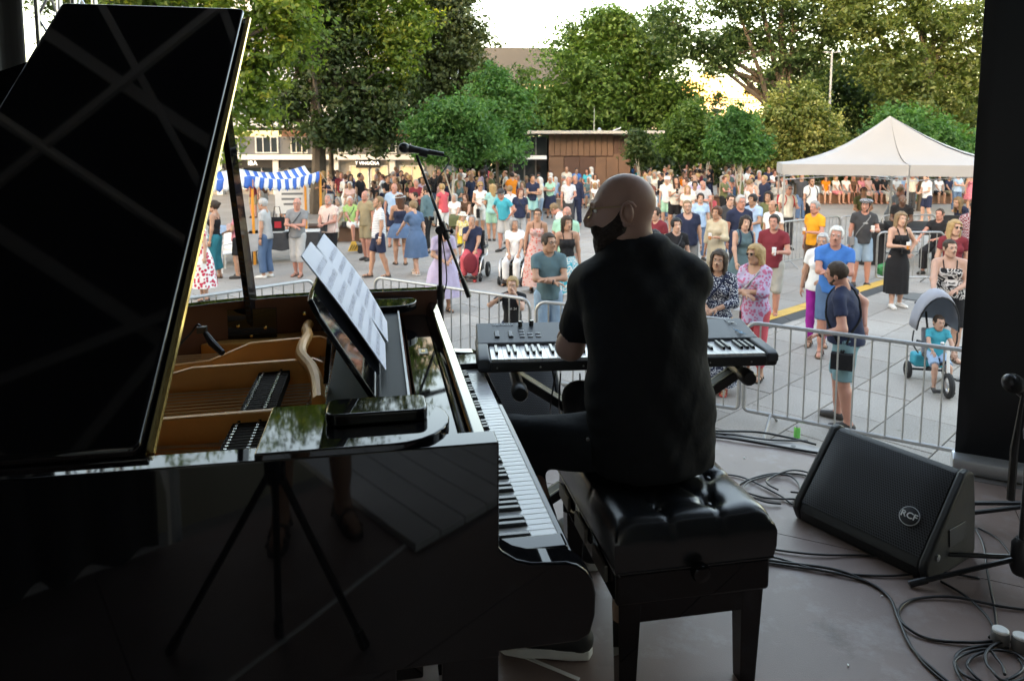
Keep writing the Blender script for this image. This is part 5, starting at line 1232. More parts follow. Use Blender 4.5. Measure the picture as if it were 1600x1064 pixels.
def arm_prims(J, n, fat, g=0.0, upto=2.0, cap=False):
    S, E, W = J['sh' + n], J['el' + n], J['wr' + n]; fa = .5 + .5 * fat; pr = []
    ru, re, rw = .050 * fa + g * .35, .039 * fa + g, .027 + g
    if upto <= 1: return [C(S, seg(S, E, upto), ru, ru + (re - ru) * upto, False, cap)]
    pr.append(C(S, E, ru, re)); t = upto - 1; pr.append(C(E, seg(E, W, t), re, re + (rw - re) * t, False, cap)); return pr
def leg_prims(J, n, fat, g=0.0, upto=2.0, cap=False, g2=None):
    H, K, A_ = J['hip' + n], J['kn' + n], J['an' + n]; fa = .45 + .55 * fat; g2 = g if g2 is None else g2
    rh, rk, ra = .083 * fa + g, .054 * fa + g, .037 + g2
    if upto <= 1: return [C(H, seg(H, K, upto), rh, rh + (rk - rh) * upto + (g2 - g), False, cap)]
    t = upto - 1; pr = [C(H, K, rh, rk), C(K, seg(K, A_, t), rk, rk + (ra - rk) * t, False, cap)]
    if t > .5 and g < .02:
        d = A_ - K; u = d / np.linalg.norm(d); bk = np.cross(u, A3(1, 0, 0)); bk = -bk if bk[1] > 0 else bk
        m_ = K + d * .30 + bk * .022; pr.append(C(K + d * .1, m_, .045 * fa + g, .050 * fa + g)); pr.append(C(m_, K + d * .7, .050 * fa + g, .038 + g))
    return pr
def hand_mesh(J, n, P, hold=None):
    "palm and five bent fingers of unequal length, as thin tubes rooted in the palm"
    E, W = J['el' + n], J['wr' + n]; d = W - E; d /= np.linalg.norm(d); s = -1 if n == 'L' else 1
    hd = J['hd' + n]
    if hd in ('hip', 'rail', 'lap'): d = d * .5 + A3(0, .5, -.35); d /= np.linalg.norm(d)
    side = np.cross(d, A3(s, .3, .2)) if abs(d[2]) > .8 else np.cross(d, A3(0, 0, 1)); side /= np.linalg.norm(side)
    pn = np.cross(side, d)
    if pn @ A3(-s, 0, -.3) < 0: pn = -pn       # the palm looks inwards
    th = side if side @ A3(0, 1, .2) > 0 else -side   # the thumb points forwards
    pal = W + d * .045; m = MB(); cur = 1.1 if hd in ('cup', 'phone', 'rail') else .55
    for i, (o, L) in enumerate(((.027, .070), (.009, .079), (-.009, .073), (-.026, .056))):
        b0 = W + d * .078 + th * o; pts = [W + d * .03 + th * o * .6, b0]; dir_ = d.copy(); p = b0
        for q in range(3):
            a = cur * (.55 + .25 * q + .05 * i); dir_ = d * cos(a * (q + 1) * .62) + pn * sin(a * (q + 1) * .62); p = p + dir_ * L * (.44, .33, .23)[q]; pts.append(p)
        m.tube([Vector(x) for x in pts], [.009, .0088, .0082, .0075, .0055], 6)
    t0 = W + d * .02 + th * .02; t1 = t0 + d * .028 + th * .030 + pn * .012; t2 = t1 + d * .032 + th * .010 + pn * .014
    m.tube([Vector(t0), Vector(t1), Vector(t2)], [.012, .0105, .007], 6)
    R = np.stack([th, d, pn], 1)
    v = MB(); v.ball(Vector(pal), (.041, .052, .017), 10, 7, M=Matrix(R.tolist()))
    return [mb_part(m), mb_part(v)]
def head_parts(P, J, h, detail=True):
    fem = P.get('sex') == 'f'; kid = P.get('kid'); q = 1.0
    pr = [EL((0, -.012, .030), A3(.076, .096, .090)), EL((0, .028, -.025), A3(.060, .070, .088)), EL((0, .056, -.090), A3(.030 if fem else .034, .026, .024)), C((0, -.03, -.06), (0, -.045, -.17), .050 if fem else .057, .054 if fem else .062),
          C((-.045, .01, -.075), (0, .055, -.098), .024, .022), C((.045, .01, -.075), (0, .055, -.098), .024, .022)]
    D, ax, lo = field(pr, h, .03)
    X, Y, Z = ax[0][:, None, None], ax[1][None, :, None], ax[2][None, None, :]
    def sm(D, d, k):
        t = np.clip(.5 + .5 * (D - d) / k, 0, 1); return D + (d - D) * t - k * t * (1 - t)
    for s in (-1, 1):
        d = np.sqrt((X - s * .031) ** 2 + (Y - .103) ** 2 + (Z - .012) ** 2) - .019; t = np.clip(.5 - .5 * (D + d) / .014, 0, 1); D = D + (-d - D) * t + .014 * t * (1 - t)
    for a, b, ra, rb, k in (((0, .088, .012), (0, .113, -.030), .009, .0135, .012), ((-.018, .094, -.033), (.018, .094, -.033), .009, .009, .012), ((-.045, .080, .030), (.045, .080, .030), .008, .008, .02), ((-.020, .088, -.060), (.020, .088, -.060), .008, .008, .010)):
        a, b = A3(*a), A3(*b); ba = b - a; px, py, pz = X - a[0], Y - a[1], Z - a[2]; t = np.clip((px * ba[0] + py * ba[1] + pz * ba[2]) / (ba @ ba), 0, 1)
        D = sm(D, np.sqrt((px - ba[0] * t) ** 2 + (py - ba[1] * t) ** 2 + (pz - ba[2] * t) ** 2) - (ra + (rb - ra) * t), k)
    V, F = nets(D, lo, h); out = [(V, F, 0)]
    m = MB()
    for s in (-1, 1):
        for k in range(1): m.ball((s * .0785, -.012, -.004), (.010, .022, .034), 8, 7, M=Matrix.Rotation(s * .25, 3, 'Z') @ Matrix.Rotation(.15, 3, 'X'))
    out.append(mb_part(m, 0))
    if detail:
        e = MB()
        for s in (-1, 1): e.ball((s * .031, .0835, .012), (.0125, .008, .0085), 8, 5)
        out.append(mb_part(e, 2)); e = MB()
        for s in (-1, 1): e.ball((s * .031, .0895, .012), (.0062, .004, .0065), 8, 5)
        out.append(mb_part(e, 3)); e = MB()
        for s in (-1, 1): e.tube([(s * .014, .0945, .029), (s * .032, .0915, .034), (s * .048, .080, .029)], [.0045, .005, .003], 5)
        out.append(mb_part(e, 1)); e = MB()
        e.tube([(-.025, .0835, -.060), (-.010, .0925, -.0575), (.010, .0925, -.0575), (.025, .0835, -.060)], [.003, .0055, .0055, .003], 5); e.tube([(-.020, .085, -.065), (0, .0925, -.067), (.020, .085, -.065)], [.003, .0062, .003], 5)
        out.append(mb_part(e, 4))
    return out
def hair_parts(style, h, rng):
    "hair in head space"
    if style in (None, 'bald'): return []
    g = .013 if style in ('short', 'balding', 'crop') else .022
    if style == 'crop': g = .008
    pr = [EL((0, -.016, .034), A3(.077 + g, .097 + g, .091 + g))]
    long_ = style in ('long', 'bob', 'curly', 'fringe', 'loose')
    if long_:
        zl = dict(long=-.27, bob=-.12, curly=-.16, fringe=-.10, loose=-.22)[style]
        for s in (-1, 1):
            pr += [C((s * .062, -.01, .05), (s * .075, -.03, zl), .045, .036), C((s * .04, -.07, .05), (s * .045, -.075, zl), .055, .042)]
            if style in ('long', 'loose'): pr += [C((s * .075, .015, -.02), (s * .085, .03, zl * .95), .022, .018)]
        pr += [C((0, -.085, .05), (0, -.085, zl), .055, .05)]
    if style == 'bun': pr += [EL((0, -.125, .065), A3(.042, .04, .04))]
    if style == 'pony': pr += [C((0, -.11, .05), (0, -.15, -.12), .03, .018), EL((0, -.11, .05), A3(.03, .03, .03))]
    D, ax, lo = field(pr, h, .02); X, Y, Z = ax[0][:, None, None], ax[1][None, :, None], ax[2][None, None, :]
    amp = .012 if style == 'curly' else .004; fq = 95 if style == 'curly' else 70
    D = D + amp * np.sin(X * fq + 2 * np.sin(Z * 40)) * np.sin(Y * fq + 1.3) * (np.sin(Z * fq * .6) if style == 'curly' else 1)
    hl = .078 if style != 'fringe' else .030      # height of the hairline over the brow
    face = np.maximum(np.maximum(-(Y - .030 - .5 * np.clip(Z - .0, -1, .02)), Z - hl), np.abs(X) - .060)   # inside where the face is
    D = np.maximum(D, -np.minimum(.02, -face) if False else -face)
    if not long_: D = np.maximum(D, np.maximum(-.062 - Z, -1)); D = np.maximum(D, np.where(Y > -.02, -.028 - Z, -1) + 0 * X); 
    if style == 'balding': D = np.maximum(D, Z - .050 + .10 * np.clip(-Y - .06, 0, 1)); D = np.maximum(D, Y - .035)
    if style in ('short', 'crop'): D = np.maximum(D, Y - .075)
    V, F = nets(D, lo, h); return [(V, F, 1)] if len(V) else []
def to_head(parts, J, sc):
    out = []
    for V, F, m in parts: out.append((J['head'] + (np.asarray(V) * sc) @ J['hr'].T, F, m))
    return out
def cut_cloth(pr, h, k, hem=None, top=None, neck=None, folds=0.0, seed=0):
    D, ax, lo = field(pr, h, k); X, Y, Z = ax[0][:, None, None], ax[1][None, :, None], ax[2][None, None, :]
    if folds: D = D + folds * (np.sin(X * 31 + 3 * np.sin(Z * 9 + seed)) * np.sin(Y * 23 + seed) + .7 * np.sin(Z * 38 + 5 * np.sin(X * 11 + seed) + 3 * Y))
    if hem is not None: D = np.maximum(D, hem - Z)
    if top is not None: D = np.maximum(D, Z - top)
    if neck is not None:
        c, r = neck; D = np.maximum(D, r - np.sqrt((X - c[0]) ** 2 + (Y - c[1]) ** 2 * .8 + ((Z - c[2]) * .75) ** 2))
    return nets(D, lo, h)
def garments(P, J, h):
    "list of (name, V, F, colour key, pattern)"
    out = []; fat = P.get('fat', 1.0); fem = P.get('sex') == 'f'; T = J['T']; kind = P.get('topk', 'tee'); seat = P.get('seat'); sd = P.get('seed', 1)
    neck = T(0, .035 if kind not in ('vneck', 'loose') else .085, 1.535 if kind not in ('vneck', 'loose') else 1.51); nr = .078 if kind not in ('vneck', 'loose') else .105
    loose = .010 if fem else .016
    if kind in ('loose', 'shirt', 'kaftan'): loose += .010
    bt, btc = P.get('botk', 'trousers'), P.get('bot', 'navy'); dress = kind == 'dress' or kind == 'strapdress'
    # lower garment first
    g = .017 + (.010 if not fem else .002) + P.get('baggy', 0)
    if not dress:
        if bt in ('trousers', 'shorts', 'capri', 'leggings'):
            up = dict(trousers=1.90, shorts=.86, capri=1.40, leggings=1.9)[bt]; up = P.get('leglen', up); g_ = .006 if bt == 'leggings' else g; g2 = g_ + (.018 if bt in ('trousers', 'capri') else .012 if bt == 'shorts' else 0)
            pr = [EL(J['pel'] + A3(0, -.005, -.01), A3((.158 if not fem else .170) * (1 + 1.0 * (fat - 1)) + .006, .118 * (1 + fat - 1) + .006, .13))]
            for n in 'LR': pr += leg_prims(J, n, fat, g_, up, True, g2)
            V, F = cut_cloth(pr, h, .03, folds=.0022, seed=sd, top=J['pel'][2] + .09); out.append(('trousers' if bt in ('trousers', 'leggings') else 'shorts' if bt == 'shorts' else 'trousers', V, F, btc, P.get('botp')))
        else:
            out.append(skirt(P, J, h, J['pel'][2] + .10, P.get('skirtlen', .45), btc, P.get('botp'), 'skirt'))
    if dress:
        V0 = skirt(P, J, h, J['pel'][2] + .12, P.get('skirtlen', .45), P['top'], P.get('topp'), 'skirt')
        out.append(V0)
    gg = loose; pr = torso(P, J, gg); slv = P.get('sleeve', .55)
    hem = J['pel'][2] - .06 - P.get('hemdrop', 0)
    if kind in ('tee', 'shirt', 'loose', 'vneck', 'polo', 'kaftan') and not dress:
        T_ = J['T']; pr += [C(T_(0, 0, 1.15), A3(*(J['pel'] + A3(0, 0, -.08 - P.get('hemdrop', 0)))), .125 * fat + gg, .140 * fat + gg + (.012 if fem else 0))]
        pr += [EL(J['pel'] + A3(0, -.004, -.03), A3((.163 if fem else .156) * (1 + fat - 1) + gg, .116 * fat + gg, .15))]
    if slv > 0:
        for n in 'LR': pr += arm_prims(J, n, fat, .014 + (.012 if kind in ('loose', 'shirt', 'kaftan') else .004), slv, True)
    topcut = T(0, 0, 1.345)[2] if kind in ('strap', 'strapdress') else None
    V, F = cut_cloth(pr, h, .028, hem=(hem if seat is None else max(hem, J['pel'][2] - .09)) if not dress else J['pel'][2] + .02, neck=(neck, nr) if topcut is None else None, top=topcut, folds=.0026, seed=sd)
    out.append((dict(strap='camisole', tee='shirt', vneck='shirt', polo='shirt', shirt='shirt', loose='blouse', kaftan='blouse', dress='bodice', strapdress='bodice').get(kind, 'shirt'), V, F, P['top'], P.get('topp')))
    if topcut is not None:
        m = MB()
        for s in (-1, 1): m.tube([Vector(T(s * .075, .115, 1.325)), Vector(T(s * .085, .07, 1.43)), Vector(T(s * .085, .0, 1.475)), Vector(T(s * .08, -.10, 1.35))], .008, 6)
        v, f, _ = mb_part(m); out.append(('strap', v, f, P.get('strapc', P['top']), None))
    return out
def skirt(P, J, h, ztop, length, col, pat, name):
    fat = P.get('fat', 1.0); rows = 12; n = 40; Vs = []; sd = P.get('seed', 1); flare = P.get('flare', .07); seat = P.get('seat')
    px, py = J['pel'][0], J['pel'][1]
    for j in range(rows):
        t = j / (rows - 1); z = ztop - (length + .12) * t
        for i in range(n):
            q = 2 * pi * i / n; fo = 1 + t * .055 * sin(7 * q + sd) + t * .03 * sin(11 * q + 2 * sd)
            rx = (.137 + .073 * min(1, t * 3.2) + flare * t) * fat * fo; ry = (.112 + .053 * min(1, t * 3.2) + flare * t) * fat * fo
            if seat is None: Vs.append((px + rx * cos(q), py + ry * sin(q), z))
            else:
                yy = .52 * t; Vs.append((px + rx * cos(q) * 1.05, py + yy * (1 if t < .85 else .98) + ry * sin(q) * .35, J['pel'][2] + .08 * (1 - t) + .085 * fat * (sin(q)) * (1 - .2 * t) - (0 if t < .8 else (t - .8) * 1.4)))
    Fs = [(j * n + i, (j + 1) * n + i, (j + 1) * n + (i + 1) % n, j * n + (i + 1) % n) for j in range(rows - 1) for i in range(n)]
    return (name, np.array(Vs), np.array(Fs), col, pat)
def body_parts(P, J, h, hands=True):
    fat = P.get('fat', 1.0); pr = torso(P, J); pr.append(C(J['neck'] - J['R'] @ A3(0, 0, .03), J['head'] - J['hr'] @ A3(0, .03, .07), .056, .050))
    for n in 'LR':
        pr += arm_prims(J, n, fat) + leg_prims(J, n, fat); A_, To = J['an' + n], J['to' + n]
        d = To - A_; pr += [C(A_ + A3(0, -.02, -.035), To, .036, .030)]
    V, F = nets(*(lambda r: (r[0], r[2]))(field(pr, h, .035)), h); out = [(V, F, 0)]
    if hands:
        for n in 'LR': out += hand_mesh(J, n, P)
    else:
        for n in 'LR':
            m = MB(); d = J['wr' + n] - J['el' + n]; d /= np.linalg.norm(d); m.ball(Vector(J['wr' + n] + d * .07), (.035, .035, .07), 6, 5, M=Vector(d).to_track_quat('Z', 'Y').to_matrix()); out.append(mb_part(m))
    return out
def shoe_geo(J, n, sandal=False):
    A_, To = J['an' + n], J['to' + n]; d = To - A_; d[2] = 0; d /= np.linalg.norm(d); hz = min(A_[2] - .085, To[2] - .03)
    heel = A_ + A3(0, 0, -.05) - d * .03; tip = A_ * A3(1, 1, 0) + A3(0, 0, To[2] - .005) + d * .165
    if not sandal:
        pr = [C(heel, A_ + A3(0, 0, -.02), .040, .040), C(heel + A3(0, 0, -.004), tip - d * .015, .042, .038), C(A_ + A3(0, 0, -.035) + d * .02, tip, .040, .030)]
        D, ax, lo = field(pr, .016, .02); Z = ax[2][None, None, :]; D = np.maximum(D, (hz + .004) - Z); return nets(D, lo, .016)
    s = np.cross(d, A3(0, 0, 1)); m = MB(); Q = np.stack([s, d, A3(0, 0, 1)], 1)
    poly = [(.030, -.055), (.040, .05), (.045, .12), (.030, .17), (0, .185), (-.03, .17), (-.042, .12), (-.036, .05), (-.030, -.055)]
    m.prism(poly, 'z', 0, .022)
    for y, hgt in ((.12, .050), (.06, .075), (-.03, .10)):
        m.tube([(-.044, y, .015), (-.030, y + .005, hgt * .8), (0, y + .01, hgt), (.030, y + .005, hgt * .8), (.044, y, .015)], .008, 5)
    v, f, _ = mb_part(m); b = A_ * A3(1, 1, 0) + A3(0, 0, hz); return b + v @ Q.T, f

NB = [0]
def person(label, px=None, head=None, feet=None, d=None, pos=None, yaw=180, h=1.75, group='people watching the concert', name='person', vox=None, **P):
    """a person whose feet stand where the photo shows them. px: column; d: distance, else from the head top at pixel row `head`"""
    NB[0] += 1; P.setdefault('seed', NB[0] * 1.7); sc = h / 1.75; rp = random.Random(NB[0] * 77)
    P['lean'] = P.get('lean', 0) + rp.uniform(-2, 4); P['roll'] = P.get('roll', 0) + rp.uniform(-3, 3); P['hyaw'] = P.get('hyaw', 0) + rp.uniform(-14, 14); P['htilt'] = P.get('htilt', 0) + rp.uniform(-6, 6); P['twist'] = P.get('twist', 0) + rp.uniform(-8, 8); P['step'] = P.get('step', 0) + rp.uniform(-.10, .10); P.setdefault('gap', rp.uniform(.075, .13))
    if pos is None:
        if d is None:
            if feet is not None: d = at(px, feet, 0).y
            else: d = at(px, head, h + .02 - P.get('sink', 0)).y
        g_ = aty(px, HOR, d); pos = (g_.x, d, P.get('z0', 0.0))
    d_ = hypot(pos[0], pos[1]); vx = vox or (.017 if d_ < 14 else .022 if d_ < 20 else .028)
    hs = 1.0 if h > 1.4 else 1.75 / h * (.72 if h < 1.1 else .84)       # children have larger heads
    J = skeleton(P); root = thing(name, label, 'person', pos, radians(yaw), group); root.scale = (sc, sc, sc)
    SK, HA = skin(P.get('skin', 'fair')), hairm(P.get('hairc', 'brown'))
    near = d_ < 24
    bp = body_parts(P, J, vx, near) + to_head(head_parts(P, J, .009 if d_ < 12 else .0115, near), J, hs)
    link('body', np_mesh2('body', bp, [SK, HA if P.get('style') not in ('bald', None) else hairm('grey'), M_EYEW, M_EYE, M_LIP]), root)
    hp = to_head(hair_parts(P.get('style', 'short'), .010 if d_ < 14 else .014, RNG), J, hs)
    if hp: link('hair', np_mesh2('hair', [(v, f, 0) for v, f, m in hp], [HA]), root)
    SV = None
    for nm, V, F, c, pt in garments(P, J, vx * .95):
        if nm in ('shirt', 'blouse', 'bodice', 'camisole') and len(V): SV = V
        if len(V): link(nm, np_mesh2(nm, [(V, F, 0)], [cloth(c, pt)]), root)
    if near and not P.get('barefoot'):
        for n in 'LR':
            V, F = shoe_geo(J, n, P.get('sandal', False)); link('sandal' if P.get('sandal') else 'shoe', np_mesh2('shoe', [(V, F, 0)], [SHOES[P.get('shoe', 'dark')]]), root)
    def hug(pts, o=.010):
        "lay a strap on the cloth: push each point out to the surface of the shirt"
        if SV is None: return pts
        out = []
        for p in pts:
            p = np.array(p); ax_ = J['T'](0, 0, 1.2); c = A3(ax_[0], ax_[1], p[2]); c += (J['chest'] - J['pel']) * A3(1, 1, 0) * (p[2] - ax_[2]) / max(.1, J['chest'][2] - J['pel'][2]); d = p - c; L = np.linalg.norm(d) + 1e-9; d /= L
            q = SV[np.abs(SV[:, 2] - p[2]) < .03] - c; r = np.linalg.norm(q[:, :2], axis=1) + 1e-9; ok = (q[:, :2] @ d[:2]) / r > .96
            if p[2] > J['neck'][2] - .05 or not ok.any(): out.append(Vector(p)); continue
            out.append(Vector(c + d * (min(np.median(r[ok]), .24) + o)))
        return out
    H = lambda x, y, z: Vector(J['head'] + J['hr'] @ (A3(x, y, z) * hs)); T = J['T']
    if P.get('beard'):
        pr = [EL((0, .052, -.085), A3(.040, .040, .042)), C((-.062, .005, -.03), (-.035, .045, -.09), .014, .026), C((.062, .005, -.03), (.035, .045, -.09), .014, .026), C((-.025, .092, -.047), (.025, .092, -.047), .008, .008)]
        D, ax, lo = field(pr, .009, .015); X, Y, Z = ax[0][:, None, None], ax[1][None, :, None], ax[2][None, None, :]
        D = np.maximum(D, .012 - np.sqrt((X * .45) ** 2 + (Y - .10) ** 2 + (Z + .062) ** 2)) + .002 * np.sin(X * 240) * np.sin(Z * 230)
        V, F = nets(D, lo, .009); (V, F, _), = to_head([(V, F, 0)], J, hs); link('beard', np_mesh2('beard', [(V, F, 0)], [hairm(P.get('beardc', P.get('hairc', 'brown')))]), root)
    gl = P.get('glasses')
    if gl:
        m = MB(); dark = gl == 'sun'
        for s in (-1, 1):
            ring = [H(s * .032 + .024 * cos(q), .103 - .010 * abs(cos(q)), .012 + .018 * sin(q)) for q in [2 * pi * i / 10 for i in range(10)]]
            m.tube(ring, .0024 if not dark else .003, 4, closed=True)
            if dark: m.add(ring, [tuple(range(10))], 1)
            m.tube([H(s * .055, .092, .016), H(s * .077, .05, .018), H(s * .080, -.02, .010)], .002, 4)
        m.tube([H(-.009, .106, .016), H(.009, .106, .016)], .0022, 4)
        m.build('sunglasses' if dark else 'glasses', [M_GFRAME, M_LENS], root)
    hat = P.get('hat')
    if hat:
        c, kd = hat; m = MB(); Rm = Matrix(J['hr'].tolist())
        if kd == 'brim': m.lathe([(.165, .050), (.160, .058), (.098, .066), (.096, .10), (.085, .140), (.05, .152), (.01, .154)], 18, (0, 0, 0))
        elif kd == 'cap': m.lathe([(.102, .045), (.102, .075), (.085, .120), (.045, .142), (.005, .145)], 18, (0, -.012, 0)); m.add([(-.06, .075, .056), (.06, .075, .056), (.05, .165, .045), (-.05, .165, .045), (-.06, .075, .062), (.06, .075, .062), (.05, .165, .050), (-.05, .165, .050)], [(3, 2, 1, 0), (4, 5, 6, 7), (0, 1, 5, 4), (1, 2, 6, 5), (2, 3, 7, 6), (3, 0, 4, 7)])
        else: m.lathe([(.092, .05), (.125, .075), (.128, .10), (.09, .132), (.01, .14)], 18, (0, -.01, 0)); m.add([(-.05, .08, .06), (.05, .08, .06), (.04, .14, .052), (-.04, .14, .052), (-.05, .08, .066), (.05, .08, .066), (.04, .14, .057), (-.04, .14, .057)], [(3, 2, 1, 0), (4, 5, 6, 7), (0, 1, 5, 4), (1, 2, 6, 5), (2, 3, 7, 6), (3, 0, 4, 7)])
        m.v = [tuple(H(*p)) for p in m.v]; m.build('hat' if kd == 'brim' else 'cap', cloth(c, 'check' if kd == 'flat' else None), root)
    def W(p):                                   # body space -> world
        return Matrix.Translation(pos) @ Matrix.Rotation(radians(yaw), 4, 'Z') @ (Vector(p) * sc)
    def own(nm, lab, cat, mb, mats, grp=None, bev=0): 
        t = mb.build(nm, mats, None, bev); t.location = pos; t.rotation_euler = (0, 0, radians(yaw)); t.scale = (sc,) * 3; return tag(t, lab, cat, grp)
    for it in P.get('carry', ()):
        kd, c, lab = it[0], it[1], it[2]
        if kd == 'beer':
            n = it[3]; d2 = J['wr' + n] - J['el' + n]; d2 /= np.linalg.norm(d2); p = J['wr' + n] + d2 * .075 + A3(0, .02, 0)
            t = thing('drink_cup', lab, 'cup', W(p + A3(0, 0, -.05))); t.scale = (sc,) * 3
            m = MB(); m.lathe([(.026, 0), (.031, .07)], 14); m.build('drink', mat('beer_amber', (.55, .20, .03), .2, var=.1) if c != 'white' else M_WHITE, t)
            m = MB(); m.lathe([(.0312, .071), (.036, .125), (.030, .128)], 14); m.build('cup_rim', mat('cup_clear', (.72, .72, .72), .2, var=.02), t)
        elif kd == 'crossbag':
            s = it[3] if len(it) > 3 else 1; bx = it[4] if len(it) > 4 else 1.0; m = MB(); fat = P.get('fat', 1); k = 1 + 1.3 * (fat - 1)
            m.tube(hug(spline([T(-s * .10, -.02, 1.487), T(-s * .07, .098 * k, 1.38), T(s * .04, .126 * k, 1.22), T(s * .165 * k, .09, 1.02), T(s * .20 * k, .02, .93 * bx)], 5)), .011, 6)
            m.tube(hug(spline([T(-s * .10, -.02, 1.487), T(-s * .07, -.106 * k, 1.37), T(s * .05, -.112 * k, 1.18), T(s * .16 * k, -.06, 1.02), T(s * .20 * k, .02, .93 * bx)], 5)), .011, 6)
            b0 = T(s * .215 * k, .03, .86 * bx); m.box(Vector(b0), (.09, .20, .16)); own('shoulder_bag', lab, 'bag', m, cloth(c), None, .015)
        elif kd == 'bag':
            p = J['wr' + it[3]] + A3(0, .03, -.12); m = MB(); m.box(Vector(p + A3(0, 0, -.16)), (.10, .28, .26)); m.tube([Vector(p + A3(0, -.09, -.04)), Vector(p + A3(0, -.04, .09)), Vector(p + A3(0, .04, .09)), Vector(p + A3(0, .09, -.04))], .010, 6); own('hand_bag', lab, 'bag', m, cloth(c), None, .02)
        elif kd == 'backpack':
            m = MB(); b0 = T(0, -.215, 1.23); Rm = Matrix(J['R'].tolist()); m.box(Vector(b0), (.28, .16, .42), M=Rm)
            for s in (-1, 1): m.tube(spline([T(s * .10, -.15, 1.40), T(s * .105, -.04, 1.492), T(s * .11, .11, 1.40), T(s * .13, .125, 1.25), T(s * .17, .0, 1.12), T(s * .12, -.15, 1.08)], 4), .016, 6)
            own('backpack', lab, 'backpack', m, cloth(c), None, .03)
        elif kd == 'camera':
            m = MB(); p = T(.0, .185, 1.06); m.box(Vector(p), (.13, .07, .09)); m.tube([Vector(p + A3(0, .03, 0)), Vector(p + A3(0, .10, 0))], .033, 10)
            m.tube(spline([T(-.06, .16, 1.09), T(-.09, .10, 1.36), T(-.06, -.04, 1.49), T(.06, -.04, 1.49), T(.09, .10, 1.36), T(.06, .16, 1.09)], 5), .007, 6); own('camera', lab, 'camera', m, M_BLACK)
        elif kd == 'phone':
            n = it[3]; d2 = J['wr' + n] - J['el' + n]; d2 /= np.linalg.norm(d2); p = J['wr' + n] + d2 * .09 + A3(0, .025, .02); m = MB(); m.box(Vector(p), (.075, .012, .15)); own('phone', lab, 'phone', m, M_BLACK)
        elif kd == 'pouch':
            m = MB(); p = T(.02, .155 * P.get('fat', 1), 1.0); m.box(Vector(p), (.17, .08, .17)); m.tube(spline([T(-.06, .16, 1.07), T(-.10, .12, 1.3), T(-.09, -.02, 1.49), T(.0, -.12, 1.36), T(.12, -.06, 1.1), T(.09, .14, 1.06)], 5), .008, 6); own('waist_bag', lab, 'bag', m, cloth(c), None, .02)
    if P.get('watch'):
        n = P['watch']; m = MB(); a = J['wr' + n] - (J['wr' + n] - J['el' + n]) * .10; b = J['wr' + n] - (J['wr' + n] - J['el' + n]) * .02; m.tube([Vector(a), Vector(b)], .034, 10); m.build('watch', M_BLACK if P.get('watchc') != 'w' else M_WHITE, root)
    if P.get('print'):
        t_, col, z_ = P['print']; p = T(0, .135 * P.get('fat', 1) + .018, z_); text_mesh('lettering', t_, .055, cloth(col), root, tuple(p), (pi / 2, 0, pi), .002)
    return root, J
